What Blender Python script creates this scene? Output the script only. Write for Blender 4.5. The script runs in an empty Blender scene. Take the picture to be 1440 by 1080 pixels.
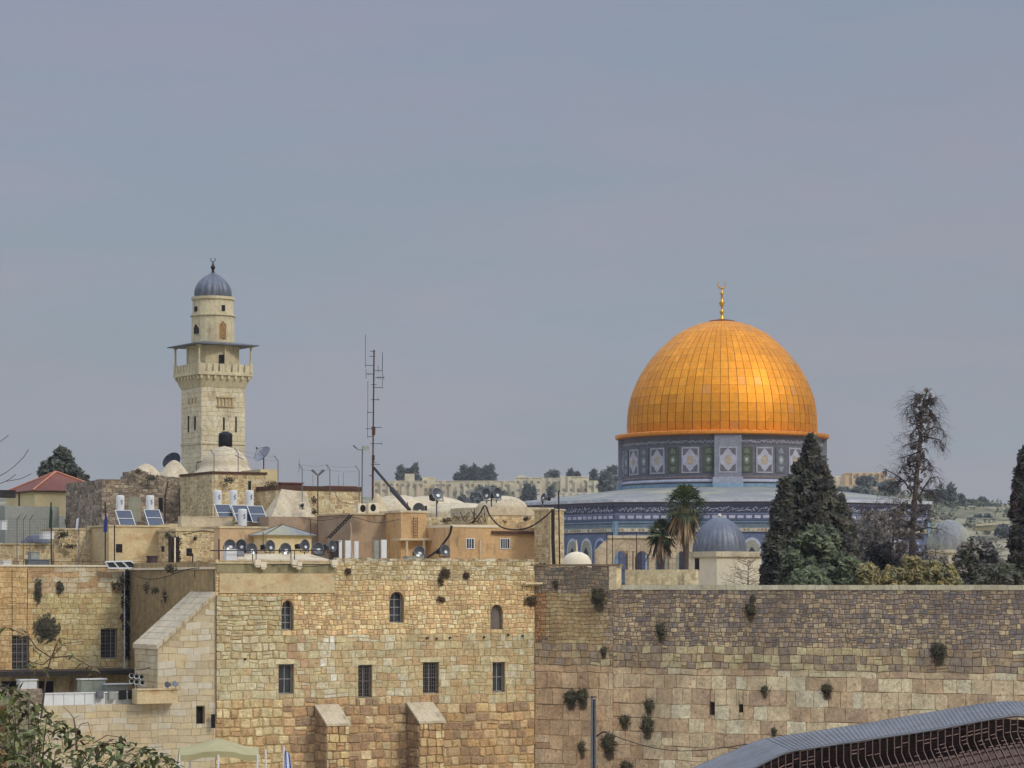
import bpy, math, random
from mathutils import Vector, Matrix
R = math.radians
rnd = random.Random(7)
sc = bpy.context.scene
col = sc.collection

# ------------------------------------------------------------ camera, light, exposure
F = 3800.0      # focal length in pixels of the 1440 px wide photograph
HY = 822.0      # row of the horizon
cam = bpy.data.cameras.new('camera'); camo = bpy.data.objects.new('camera', cam); col.objects.link(camo)
cam.sensor_width = 36; cam.lens = 36*F/1440; cam.shift_y = (HY-540)/1440
cam.clip_start = 0.5; cam.clip_end = 9000
camo.location = (0, 0, 0); camo.rotation_euler = (R(90), 0, 0)
sc.camera = camo
SUN_AZ, SUN_EL = 130, 37
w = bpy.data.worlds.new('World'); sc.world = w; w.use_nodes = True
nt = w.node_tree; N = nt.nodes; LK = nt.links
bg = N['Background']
sky = N.new('ShaderNodeTexSky'); sky.sky_type = 'NISHITA'; sky.sun_disc = False
sky.sun_elevation = R(SUN_EL); sky.sun_rotation = R(SUN_AZ); sky.air_density = 1.2; sky.dust_density = 3.5; sky.ozone_density = 1.5
hs = N.new('ShaderNodeHueSaturation'); hs.inputs['Saturation'].default_value = 0.62; hs.inputs['Value'].default_value = 1.0
LK.new(sky.outputs[0], hs.inputs['Color'])
tc = N.new('ShaderNodeTexCoord')
mp = N.new('ShaderNodeMapping'); mp.inputs['Scale'].default_value = (2.2, 2.2, 9.0)
LK.new(tc.outputs['Generated'], mp.inputs[0])
nz = N.new('ShaderNodeTexNoise'); nz.inputs['Scale'].default_value = 1.6; nz.inputs['Detail'].default_value = 5; nz.inputs['Roughness'].default_value = 0.5
LK.new(mp.outputs[0], nz.inputs['Vector'])
mr = N.new('ShaderNodeMapRange'); mr.inputs[1].default_value = 0.38; mr.inputs[2].default_value = 0.66; mr.inputs[3].default_value = 0.80; mr.inputs[4].default_value = 0.97
LK.new(nz.outputs['Fac'], mr.inputs[0])
sep = N.new('ShaderNodeSeparateXYZ'); LK.new(tc.outputs['Generated'], sep.inputs[0])
zr = N.new('ShaderNodeMapRange'); zr.inputs[1].default_value = 0.0; zr.inputs[2].default_value = 0.24; LK.new(sep.outputs['Z'], zr.inputs[0])
veil = N.new('ShaderNodeMix'); veil.data_type = 'RGBA'
veil.inputs[6].default_value = (4.02, 4.26, 4.72, 1); veil.inputs[7].default_value = (3.2, 3.68, 4.9, 1)
LK.new(zr.outputs[0], veil.inputs[0])
mp2 = N.new('ShaderNodeMapping'); mp2.inputs['Scale'].default_value = (4, 4, 22); mp2.inputs['Rotation'].default_value = (0.12, 0.1, 0); LK.new(tc.outputs['Generated'], mp2.inputs[0])
nz2 = N.new('ShaderNodeTexNoise'); nz2.inputs['Scale'].default_value = 1.3; nz2.inputs['Detail'].default_value = 9; nz2.inputs['Roughness'].default_value = 0.62; LK.new(mp2.outputs[0], nz2.inputs['Vector'])
mr2 = N.new('ShaderNodeMapRange'); mr2.inputs[1].default_value = 0.4; mr2.inputs[2].default_value = 0.62; LK.new(nz2.outputs['Fac'], mr2.inputs[0])
mot2 = N.new('ShaderNodeMix'); mot2.data_type = 'RGBA'; mot2.inputs[6].default_value = (1.06, 1.0, 1.0, 1); mot2.inputs[7].default_value = (0.94, 1.005, 1.0, 1); LK.new(mr2.outputs[0], mot2.inputs[0])
vm = N.new('ShaderNodeVectorMath'); vm.operation = 'MULTIPLY'; LK.new(veil.outputs[2], vm.inputs[0]); LK.new(mot2.outputs[2], vm.inputs[1])
cm = N.new('ShaderNodeMix'); cm.data_type = 'RGBA'
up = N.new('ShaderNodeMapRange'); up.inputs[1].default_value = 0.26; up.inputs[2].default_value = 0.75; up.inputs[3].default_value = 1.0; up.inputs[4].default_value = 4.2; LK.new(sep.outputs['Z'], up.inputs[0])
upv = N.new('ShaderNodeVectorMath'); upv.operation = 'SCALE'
LK.new(mr.outputs[0], cm.inputs[0]); LK.new(hs.outputs[0], cm.inputs[6]); LK.new(vm.outputs[0], cm.inputs[7])
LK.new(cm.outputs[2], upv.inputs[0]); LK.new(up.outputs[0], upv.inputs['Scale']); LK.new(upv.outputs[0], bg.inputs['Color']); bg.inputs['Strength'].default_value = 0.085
sl = bpy.data.lights.new('sun', 'SUN'); sl.energy = 1.2; sl.angle = R(9); sl.color = (1.0, 0.95, 0.86)
slo = bpy.data.objects.new('sun', sl); col.objects.link(slo)
TS = Vector((math.sin(R(SUN_AZ))*math.cos(R(SUN_EL)), math.cos(R(SUN_AZ))*math.cos(R(SUN_EL)), math.sin(R(SUN_EL))))
slo.rotation_euler = TS.to_track_quat('Z', 'Y').to_euler(); slo.location = (60, -40, 90)
sc.view_settings.view_transform = 'Standard'; sc.view_settings.look = 'None'; sc.view_settings.gamma = 1; sc.view_settings.exposure = 0.0
sc.render.engine = 'CYCLES'

# ------------------------------------------------------------ helpers
def P(px, py, D): return Vector(((px-720)*D/F, D, (HY-py)*D/F))
def lin(c):
    f = lambda v: (v/255)/12.92 if v <= 10 else (((v/255)+0.055)/1.055)**2.4
    return (f(c[0]), f(c[1]), f(c[2]))
class Fr:
    """a vertical plane: o a point on it, u runs right, n comes out towards the viewer"""
    def __init__(s, o, ang):
        s.o = Vector(o); a = R(ang); s.a = ang
        s.u = Vector((math.cos(a), math.sin(a), 0)); s.n = Vector((math.sin(a), -math.cos(a), 0))
    def p(s, u, v, w=0.0): return s.o + s.u*u + s.n*w + Vector((0, 0, v - s.o.z))
    def uv(s, px, py, w=0.0):
        d = Vector(((px-720)/F, 1, (HY-py)/F)); o = s.o + s.n*w
        t = s.n.dot(o)/s.n.dot(d); q = d*t
        return ((q-s.o).dot(s.u), q.z)
    def pix(s, u, v):
        q = s.p(u, v); return (720+F*q.x/q.y, HY-F*q.z/q.y)
class MB:
    def __init__(s): s.v = []; s.f = []; s.c = []; s.smooth = False
    def add(s, vs, fs, c=(1, 1, 1)):
        b = len(s.v); s.v.extend([tuple(x) for x in vs])
        for f in fs: s.f.append(tuple(b+i for i in f)); s.c.append(c)
    def quad(s, a, b, c_, d, c=(1, 1, 1)): s.add([a, b, c_, d], [(0, 1, 2, 3)], c)
    def hexa(s, p, c=(1, 1, 1)):   # 8 corners: bottom 4 then top 4
        s.add(p, [(0, 3, 2, 1), (4, 5, 6, 7), (0, 1, 5, 4), (1, 2, 6, 5), (2, 3, 7, 6), (3, 0, 4, 7)], c)
    def box(s, x0, x1, y0, y1, z0, z1, c=(1, 1, 1)):
        s.hexa([(x0, y0, z0), (x1, y0, z0), (x1, y1, z0), (x0, y1, z0), (x0, y0, z1), (x1, y0, z1), (x1, y1, z1), (x0, y1, z1)], c)
    def fbox(s, fr, u0, u1, v0, v1, w0, w1, c=(1, 1, 1)):
        g = fr.p
        s.hexa([g(u0, v0, w1), g(u1, v0, w1), g(u1, v0, w0), g(u0, v0, w0), g(u0, v1, w1), g(u1, v1, w1), g(u1, v1, w0), g(u0, v1, w0)], c)
    def tube(s, a, b, r0, r1=None, n=6, c=(1, 1, 1), caps=True):
        a = Vector(a); b = Vector(b); r1 = r0 if r1 is None else r1
        d = (b-a)
        if d.length < 1e-6: return
        d.normalize(); x = d.orthogonal().normalized(); y = d.cross(x)
        vs = []
        for q, r in ((a, r0), (b, r1)):
            for i in range(n):
                t = 2*math.pi*i/n; vs.append(q + x*math.cos(t)*r + y*math.sin(t)*r)
        fs = [(i, (i+1) % n, n+(i+1) % n, n+i) for i in range(n)]
        if caps: fs += [tuple(range(n-1, -1, -1)), tuple(range(n, 2*n))]
        s.add(vs, fs, c)
    def path(s, pts, r, n=5, c=(1, 1, 1), r1=None):
        k = len(pts)-1; r1 = r if r1 is None else r1
        for i in range(k): s.tube(pts[i], pts[i+1], r+(r1-r)*i/k, r+(r1-r)*(i+1)/k, n, c, caps=True)
    def lathe(s, prof, cen, n=32, c=(1, 1, 1), ph=0.0, flute=None, arc=None):
        cx, cy, cz = cen; b = len(s.v); m = len(prof)
        for (r, z) in prof:
            for i in range(n):
                t = 2*math.pi*(i)/n + ph; rr = r*(1 + (flute[1]*(abs(math.sin(flute[0]*t/2))-.5) if flute else 0))
                s.v.append((cx+rr*math.sin(t), cy-rr*math.cos(t), cz+z))
        for j in range(m-1):
            for i in range(n):
                i2 = (i+1) % n
                s.f.append((b+j*n+i, b+j*n+i2, b+(j+1)*n+i2, b+(j+1)*n+i)); s.c.append(c)
    def prism(s, fr, poly, w0, w1, c=(1, 1, 1)):   # polygon in (u,v), extruded
        n = len(poly)
        vs = [fr.p(u, v, w1) for u, v in poly]+[fr.p(u, v, w0) for u, v in poly]
        fs = [tuple(range(n)), tuple(range(2*n-1, n-1, -1))]+[(i, n+i, n+(i+1) % n, (i+1) % n) for i in range(n)]
        s.add(vs, fs, c)
    def build(s, name, m, parent=None, loc=None):
        org = Vector((0, 0, 0))
        if parent is not None: org = ORG[parent]
        elif loc is not None: org = Vector(loc)
        me = bpy.data.meshes.new(name)
        me.from_pydata([(x-org.x, y-org.y, z-org.z) for x, y, z in s.v], [], s.f)
        at = me.color_attributes.new('Col', 'FLOAT_COLOR', 'CORNER')
        buf = []
        for f, c in zip(s.f, s.c): buf.extend([c[0], c[1], c[2], 1.0]*len(f))
        at.data.foreach_set('color', buf)
        if s.smooth: me.polygons.foreach_set('use_smooth', [True]*len(me.polygons))
        me.materials.append(m); me.update()
        o = bpy.data.objects.new(name, me); col.objects.link(o)
        if parent is not None: o.parent = parent
        else: o.location = org
        ORG[o] = org
        return o
ORG = {}
def thing(name, label, cat, loc, group=None):
    o = bpy.data.objects.new(name, None); o.empty_display_size = .3; col.objects.link(o)
    o.location = loc; o['label'] = label; o['category'] = cat
    if group: o['group'] = group
    ORG[o] = Vector(loc); return o
def tag(o, label, cat, group=None, kind=None):
    o['label'] = label; o['category'] = cat
    if group: o['group'] = group
    if kind: o['kind'] = kind
    return o
def struct(o, kind='structure'): o['kind'] = kind; return o
def kids(o): return [c for c in col.objects if c.parent == o]
def clone(root, loc, rz=None, label=None, scale=None):
    def rec(o, par):
        c = o.copy(); col.objects.link(c)
        if par is not None: c.parent = par
        for k in KID.get(o, []): KID.setdefault(c, []).append(rec(k, c))
        return c
    KID = {}
    for o in col.objects:
        if o.parent: KID.setdefault(o.parent, []).append(o)
    r = rec(root, None); r.location = loc
    if rz is not None: r.rotation_euler = (0, 0, rz)
    if scale is not None: r.scale = (scale,)*3 if not isinstance(scale, tuple) else scale
    if label: r['label'] = label
    return r

MATS = {}
def M(name, c=None, rough=.85, metal=0.0, nz=((1.2, .18), (9., .15)), tints=(), bump=(14., .25), spec=.25, attr=False, vor=None, sat=1.0):
    if name in MATS: return MATS[name]
    m = bpy.data.materials.new(name); m.use_nodes = True; t = m.node_tree; n = t.nodes; l = t.links
    b = n['Principled BSDF']; b.inputs['Roughness'].default_value = rough; b.inputs['Metallic'].default_value = metal
    b.inputs['Specular IOR Level'].default_value = spec
    co = n.new('ShaderNodeTexCoord'); src = co.outputs['Object']
    if attr:
        a = n.new('ShaderNodeAttribute'); a.attribute_name = 'Col'; cur = a.outputs['Color']
    else:
        rgb = n.new('ShaderNodeRGB'); rgb.outputs[0].default_value = (*lin(c), 1); cur = rgb.outputs[0]
    h = None
    def noise(scale, detail=4, z=None, off=0.0):
        k = n.new('ShaderNodeTexNoise'); k.inputs['Scale'].default_value = scale; k.inputs['Detail'].default_value = detail
        q = n.new('ShaderNodeMapping'); q.inputs['Location'].default_value = (off, off*1.7, off*.6); q.inputs['Scale'].default_value = (1, 1, z if z else 1)
        l.new(src, q.inputs[0]); l.new(q.outputs[0], k.inputs['Vector']); return k.outputs['Fac']
    if vor:   # irregular stones: (scale, z squeeze, colour variation, joint darkness)
        q = n.new('ShaderNodeMapping'); q.inputs['Scale'].default_value = (1, 1, vor[1]); l.new(src, q.inputs[0])
        v1 = n.new('ShaderNodeTexVoronoi'); v1.inputs['Scale'].default_value = vor[0]; l.new(q.outputs[0], v1.inputs['Vector'])
        v2 = n.new('ShaderNodeTexVoronoi'); v2.feature = 'DISTANCE_TO_EDGE'; v2.inputs['Scale'].default_value = vor[0]; l.new(q.outputs[0], v2.inputs['Vector'])
        sx = n.new('ShaderNodeSeparateColor'); l.new(v1.outputs['Color'], sx.inputs[0])
        r1 = n.new('ShaderNodeMapRange'); r1.inputs[3].default_value = 1-vor[2]; r1.inputs[4].default_value = 1+vor[2]; l.new(sx.outputs[0], r1.inputs[0])
        r2 = n.new('ShaderNodeMapRange'); r2.inputs[1].default_value = 0.0; r2.inputs[2].default_value = .1; r2.inputs[3].default_value = 1-vor[3]; r2.inputs[4].default_value = 1; l.new(v2.outputs['Distance'], r2.inputs[0])
        mm = n.new('ShaderNodeMath'); mm.operation = 'MULTIPLY'; l.new(r1.outputs[0], mm.inputs[0]); l.new(r2.outputs[0], mm.inputs[1])
        vs = n.new('ShaderNodeVectorMath'); vs.operation = 'SCALE'; l.new(cur, vs.inputs[0]); l.new(mm.outputs[0], vs.inputs['Scale']); cur = vs.outputs[0]
        h = r2.outputs[0]
    for i, (s_, a_) in enumerate(nz):
        r1 = n.new('ShaderNodeMapRange'); r1.inputs[1].default_value = .3; r1.inputs[2].default_value = .7; r1.inputs[3].default_value = 1-a_; r1.inputs[4].default_value = 1+a_
        l.new(noise(s_, 5, None, 3.1*i), r1.inputs[0])
        vs = n.new('ShaderNodeVectorMath'); vs.operation = 'SCALE'; l.new(cur, vs.inputs[0]); l.new(r1.outputs[0], vs.inputs['Scale']); cur = vs.outputs[0]
    for i, (s_, tcx, lo, hi, st, zq) in enumerate(tints):
        r1 = n.new('ShaderNodeMapRange'); r1.inputs[1].default_value = lo; r1.inputs[2].default_value = hi; r1.inputs[3].default_value = 0; r1.inputs[4].default_value = st
        l.new(noise(s_, 6, zq, 11.7+7*i), r1.inputs[0])
        mx = n.new('ShaderNodeMix'); mx.data_type = 'RGBA'; mx.inputs[7].default_value = (*lin(tcx), 1)
        l.new(r1.outputs[0], mx.inputs[0]); l.new(cur, mx.inputs[6]); cur = mx.outputs[2]
    if sat != 1.0:
        hsv = n.new('ShaderNodeHueSaturation'); hsv.inputs['Saturation'].default_value = sat; l.new(cur, hsv.inputs['Color']); cur = hsv.outputs[0]
    l.new(cur, b.inputs['Base Color'])
    if bump:
        bp = n.new('ShaderNodeBump'); bp.inputs['Strength'].default_value = bump[1]; bp.inputs['Distance'].default_value = .05
        fac = noise(bump[0], 6)
        if h is not None:
            ad = n.new('ShaderNodeMath'); ad.operation = 'ADD'; l.new(fac, ad.inputs[0]); l.new(h, ad.inputs[1]); fac = ad.outputs[0]
        l.new(fac, bp.inputs['Height']); l.new(bp.outputs[0], b.inputs['Normal'])
    MATS[name] = m; return m

# stone and plaster
m_block = M('limestone_blocks', attr=True, sat=.93, nz=((.35, .10), (1.6, .16), (4.5, .18), (15, .24)), tints=((.5, (140, 116, 78), .52, .72, .35, .5), (1.1, (190, 140, 72), .55, .75, .4, 1), (3.2, (206, 194, 150), .58, .72, .35, 1), (5.5, (72, 56, 40), .60, .72, .55, .8)), bump=(7, .8), rough=.95, spec=.1)
m_wall = M('weathered_wall_blocks', attr=True, sat=.94, nz=((.25, .12), (1.3, .16), (4., .2), (13, .24)), tints=((.33, (112, 98, 80), .50, .68, .35, .35), (1.3, (176, 140, 92), .55, .75, .35, 1), (3., (196, 182, 144), .58, .74, .3, 1), (5.5, (62, 52, 44), .60, .72, .55, .6)), bump=(7, .85), rough=.95, spec=.1)
m_mort = M('mortar', (170, 146, 104), nz=((2., .25), (12, .3)), bump=(20, .6), rough=1, spec=.05)
m_mortd = M('dark_mortar', (136, 116, 90), nz=((2., .25), (12, .3)), bump=(20, .6), rough=1, spec=.05)
m_plast = M('ochre_plaster', (200, 176, 124), sat=.9, nz=((.5, .12), (6, .12)), tints=((.9, (178, 122, 62), .5, .72, .6, 1.4), (1.2, (110, 98, 74), .6, .75, .5, 2)), bump=(12, .3))
m_plastg = M('mossy_plaster', (150, 138, 100), nz=((.8, .2), (8, .15)), tints=((1.6, (86, 78, 60), .45, .7, .6, .4),), bump=(12, .3))
m_sand = M('pale_lime_render', (196, 180, 148), nz=((.5, .12), (5, .14)), tints=((1.1, (140, 122, 94), .50, .75, .55, .6), (3., (96, 84, 66), .60, .75, .5, .35)), bump=(10, .25))
m_cream = M('cream_render', (222, 208, 176), nz=((.8, .06), (6, .06)), bump=(10, .15))
m_yellow = M('yellow_stone_wall', (210, 188, 134), vor=(3.6, 1.5, .13, .2), sat=.85, nz=((.4, .14), (5, .16)), tints=((2.2, (84, 70, 52), .57, .72, .55, .3), (.7, (176, 128, 76), .52, .75, .5, .7), (1.5, (92, 78, 58), .6, .8, .5, .4)), bump=(9, .45))
m_rubble = M('grey_rubble_wall', (150, 134, 112), vor=(3.6, 1.4, .35, .4), nz=((.5, .2), (6, .2)), tints=((.8, (72, 64, 56), .5, .72, .55, .5),), bump=(9, .6))
m_house = M('yellow_washed_wall', (210, 190, 142), nz=((.6, .06), (6, .08)), bump=(12, .15))
m_mauve = M('mauve_plaster', (160, 138, 112), nz=((.4, .14), (5, .12)), tints=((2.2, (84, 70, 52), .57, .72, .55, .3), (.9, (174, 120, 74), .5, .8, .45, .5),), bump=(12, .2))
m_orange = M('orange_plaster', (198, 162, 114), nz=((.4, .12), (5, .12)), tints=((2.2, (84, 70, 52), .57, .72, .55, .3), (.9, (160, 118, 84), .55, .8, .4, .4),), bump=(12, .2))
m_salmon = M('salmon_plaster', (198, 166, 128), nz=((.5, .1), (6, .1)), tints=((2.2, (84, 70, 52), .57, .72, .55, .3), (1., (206, 182, 130), .5, .7, .5, 1),), bump=(12, .2))
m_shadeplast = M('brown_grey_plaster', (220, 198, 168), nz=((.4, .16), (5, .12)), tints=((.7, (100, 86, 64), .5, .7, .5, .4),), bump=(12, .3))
m_concrete = M('grey_concrete', (150, 150, 138), nz=((.5, .12), (6, .12)), tints=((1.2, (96, 92, 84), .55, .8, .5, .5),), bump=(12, .2))
m_roofst = M('pale_roof_screed', (196, 178, 140), nz=((.6, .12), (5, .14)), tints=((1., (120, 104, 82), .55, .75, .5, 1),), bump=(10, .3))
m_min = M('minaret_stone', (202, 188, 150), nz=((.6, .1), (4, .14)), tints=((.8, (150, 130, 98), .5, .75, .5, .6), (2.4, (118, 104, 84), .58, .76, .5, .35)), bump=(8, .2))
m_min_attr = M('minaret_blocks', attr=True, nz=((.8, .09), (6, .14)), tints=((1.0, (140, 120, 88), .5, .75, .5, .5), (2.6, (120, 106, 86), .58, .75, .5, .4), (5., (96, 84, 66), .62, .75, .5, 1)), bump=(10, .3), rough=.95, spec=.1)
m_tile = M('glazed_tiles', attr=True, sat=.60, nz=((1.5, .12), (7, .22)), bump=None, rough=.5, spec=.3)
m_attr = M('painted_surfaces', attr=True, nz=((3, .08),), bump=None, rough=.6)
m_lead = M('lead_sheet', (100, 104, 110), nz=((.8, .14), (5, .14)), tints=((2.2, (70, 72, 78), .55, .75, .5, .4), (1.4, (160, 160, 158), .6, .8, .4, .3)), bump=(6, .15), rough=.5, metal=.35, spec=.5)
m_leadb = M('pale_lead_roof', (130, 131, 127), nz=((.5, .1), (4, .16)), tints=((.35, (168, 162, 124), .45, .7, .7, 1),), bump=(6, .15), rough=.75, metal=.0)
m_gold = M('gilded_plates', attr=True, nz=((.35, .10), (2.5, .10)), bump=(3., .05), rough=.56, metal=.78, spec=.5)
m_goldj = M('gilded_seams', (120, 62, 20), nz=((2, .2),), bump=None, rough=.5, metal=.6)
m_goldf = M('gold_finial', (214, 160, 60), nz=((2, .1),), bump=None, rough=.35, metal=.8)
m_redroof = M('red_roof_tiles', (122, 76, 62), nz=((1.2, .12), (8, .22)), bump=(16, .4))
m_dark = M('dark_opening', (26, 22, 20), nz=(), bump=None, rough=.6)
m_glass = M('dim_window_glass', (58, 60, 62), nz=((2, .3),), bump=None, rough=.15, spec=.6)
m_iron = M('dark_iron', (52, 46, 42), nz=((3, .25),), bump=None, rough=.6, metal=.3)
m_steel = M('grey_galvanised_steel', (112, 112, 112), nz=((3, .15),), bump=None, rough=.5, metal=.4)
m_rust = M('rusty_steel', (84, 58, 44), nz=((4, .3),), bump=None, rough=.8)
m_white = M('white_enamel', (214, 214, 208), nz=((2, .06),), bump=None, rough=.5)
m_panel = M('solar_glass', (62, 68, 80), nz=((1.5, .2),), bump=None, rough=.25, spec=.6)
m_black = M('black_plastic', (20, 20, 20), nz=((3, .2),), bump=None, rough=.5)
m_silver = M('silver_reflector', (176, 178, 180), nz=((3, .1),), bump=None, rough=.3, metal=.7)
m_roofmet = M('ribbed_blue_grey_roof', (112, 112, 111), nz=((.4, .12), (2.5, .14)), tints=((.8, (96, 92, 84), .55, .75, .4, 1),), bump=None, rough=.7)
m_lattice = M('dark_red_timber', (60, 42, 40), nz=((3, .25),), bump=None, rough=.8)
m_rib = M('pinkish_steel_rib', (128, 104, 92), nz=((3, .15),), bump=None, rough=.6)
m_leaf = M('leaves', attr=True, nz=((1.2, .15),), bump=None, rough=.7, spec=.25)
m_bark = M('bark', (92, 78, 68), nz=((3, .25),), bump=(12, .4), rough=.95)
m_barkp = M('pale_bark', (150, 134, 122), nz=((3, .25),), bump=(12, .4), rough=.95)
m_twig = M('dead_twigs', (72, 60, 56), nz=((3, .2),), bump=None, rough=.95)
m_far = M('far_limestone', attr=True, nz=((.08, .10), (.4, .10)), bump=None, rough=.95, spec=.1)
m_canvas = M('olive_canvas', (166, 156, 112), nz=((1, .1),), bump=(5, .2), rough=.9)
m_cloth = M('cloth', attr=True, nz=((4, .05),), bump=None, rough=.9)
m_pave = M('stone_paving', (170, 158, 136), vor=(1.2, 1, .15, .4), nz=((.4, .1),), bump=(6, .2))
m_hill = M('dry_hillside', (146, 138, 112), nz=((.02, .18), (.15, .15)), tints=((.012, (98, 98, 76), .46, .60, .8, 1), (.03, (190, 174, 134), .58, .70, .6, 3), (.08, (84, 84, 66), .50, .60, .75, 1), (.25, (76, 78, 60), .56, .64, .8, 1)), bump=None, rough=1, spec=.05)

# ------------------------------------------------------------ masonry
def subtract(r, holes):
    out = [r]
    for (a, b, c, d) in holes:
        nx = []
        for (u0, u1, v0, v1) in out:
            if a >= u1 or b <= u0 or c >= v1 or d <= v0: nx.append((u0, u1, v0, v1)); continue
            if a > u0: nx.append((u0, a, v0, v1))
            if b < u1: nx.append((b, u1, v0, v1))
            m0, m1 = max(u0, a), min(u1, b)
            if c > v0: nx.append((m0, m1, v0, c))
            if d < v1: nx.append((m0, m1, d, v1))
        out = nx
    return [q for q in out if q[1]-q[0] > .07 and q[3]-q[2] > .05]
WOB = .035
def stone(mb, fr, u0, u1, v0, v1, c, proud, bev, gap, rg):
    u0 += gap; u1 -= gap; v0 += gap; v1 -= gap
    b = min(bev*rg.uniform(.5, 1.3), (u1-u0)*.22, (v1-v0)*.22)
    if b <= 0: return
    j = lambda: rg.uniform(-.5, .5)*b
    wb = lambda x, y: y+WOB*(math.sin(x*1.9+y*1.1)+.7*math.sin(x*4.3-y*2.3+1))
    hgt = proud*rg.uniform(.5, 1.5)
    o = [(u0+j(), v0+j()), (u1+j(), v0+j()), (u1+j(), v1+j()), (u0+j(), v1+j())]
    i = [(u0+b+j(), v0+b+j()), (u1-b+j(), v0+b+j()), (u1-b+j(), v1-b+j()), (u0+b+j(), v1-b+j())]
    if bev >= .045:
        mn_ = min(u1-u0, v1-v0); oc = []; ic = []
        for q, (x, y) in enumerate(((u0, v0), (u1, v0), (u1, v1), (u0, v1))):
            sx, sy = (1, -1, -1, 1)[q], (1, 1, -1, -1)[q]; c1, c2 = min(.09, mn_*rg.uniform(.03, .26)), min(.09, mn_*rg.uniform(.03, .26))
            e1 = (x+sx*c1, y+sy*mn_*rg.uniform(0, .05)); e2 = (x+sx*mn_*rg.uniform(0, .05), y+sy*c2)
            prs = [e2, e1] if q % 2 == 0 else [e1, e2]
            for (ex, ey) in prs: oc.append((ex, ey)); ic.append((ex+(x+sx*(u1-u0)/2-ex)*b*1.6/mn_, ey+(y+sy*(v1-v0)/2-ey)*b*1.6/mn_))
        vs = [fr.p(x, wb(x, y), -.03) for x, y in oc]+[fr.p(x, wb(x, y), hgt+rg.uniform(-.3, .3)*proud) for x, y in ic]
        mb.add(vs, [tuple(range(8, 16))]+[(k, (k+1) % 8, 8+(k+1) % 8, 8+k) for k in range(8)], c); return
    vs = [fr.p(x, wb(x, y), -.03) for x, y in o]+[fr.p(x, wb(x, y), hgt+rg.uniform(-.25, .25)*proud) for x, y in i]
    mb.add(vs, [(4, 5, 6, 7), (0, 1, 5, 4), (1, 2, 6, 5), (2, 3, 7, 6), (3, 0, 4, 7)], c)
def masonry(mb, fr, u0, u1, v0, v1, spec, cfn, holes=(), keep=None, gap=.006, seed=1, backs=None, drift=0.02):
    """spec(px,py)->(row height, mean width, proud, bevel, split probability)"""
    rg = random.Random(seed); v = v1
    while v > v0+.03:
        um = (u0+u1)/2; h = spec(*fr.pix(um, v-.1))[0]*rg.uniform(.88, 1.12); h = min(h, v-v0)
        if v-h-v0 < .12: h = v-v0
        u = u0-rg.random()*.5
        while u < u1:
            px, py = fr.pix(max(u, u0), v-h/2); sp = spec(px, py)
            wd = sp[1]*rg.uniform(.6, 1.5)
            a, b = max(u, u0), min(u+wd, u1)
            if b-a > .08:
                k = max(1, round(h/sp[0])) if h > sp[0]*1.5 else 1
                parts = []
                for q in range(k):
                    lo = v-h+h*q/k; hi = v-h+h*(q+1)/k
                    if rg.random() < sp[4] and hi-lo > .2:
                        m = lo+(hi-lo)*rg.uniform(.35, .65); parts += [(a, b, lo, m), (a, b, m, hi)]
                    else: parts.append((a, b, lo, hi))
                    if k > 1 and b-a > 2*sp[0]:
                        pa, pb, pl, ph = parts.pop(); mid = (pa+pb)/2; parts += [(pa, mid, pl, ph), (mid, pb, pl, ph)]
                for pr in parts:
                    for (x0, x1, y0, y1) in subtract(pr, holes):
                        cx, cy = (x0+x1)/2, (y0+y1)/2
                        if keep and not keep(cx, cy): continue
                        ppx, ppy = fr.pix(cx, cy)
                        stone(mb, fr, x0, x1, y0, y1, cfn(ppx, ppy, rg), sp[2], sp[3], gap, rg)
            u += wd
        v -= h
def backing(mb, fr, u0, u1, v0, v1, holes, w=-.02, th=.5, c=(1, 1, 1)):
    # a slab with real openings: vertical strips between hole edges
    us = sorted(set([u0, u1]+[x for h in holes for x in h[:2] if u0 < x < u1]))
    for a, b in zip(us, us[1:]):
        cuts = sorted([(h[2], h[3]) for h in holes if h[0] <= a+1e-6 and h[1] >= b-1e-6])
        lo = v0
        for c0, c1 in cuts:
            if c0 > lo: mb.fbox(fr, a, b, lo, c0, w-th, w, c)
            lo = max(lo, c1)
        if lo < v1: mb.fbox(fr, a, b, lo, v1, w-th, w, c)
def pick(cols, rg, var=.10, gain=1.0):
    c = lin(rg.choice(cols)); k = rg.uniform(1-var, 1+var)*gain; return (c[0]*k, c[1]*k, c[2]*k)
def arch_pts(u0, u1, vs, v1, n=6, pointed=True):
    um = (u0+u1)/2; hw = (u1-u0)/2; out = []
    for i in range(n+1):
        t = i/n
        if pointed: x = u0+hw*(1-math.cos(t*math.pi/2*.92)/1.0) if False else u0+hw*t**1.6; y = vs+(v1-vs)*math.sin(t*math.pi/2)**.8
        else: x = um-hw*math.cos(t*math.pi/2); y = vs+(v1-vs)*math.sin(t*math.pi/2)
        out.append((x, y))
    return out
def arch_fill(mb, fr, u0, u1, vs, v1, w0, w1, c, pointed=True):
    pts = arch_pts(u0, u1, vs, v1, 6, pointed); um = (u0+u1)/2
    left = [(x, y) for x, y in pts]+[(u0, v1)]
    mb.prism(fr, left[::-1], w0, w1, c)
    mb.prism(fr, [(2*um-x, y) for x, y in left], w0, w1, c)
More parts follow.
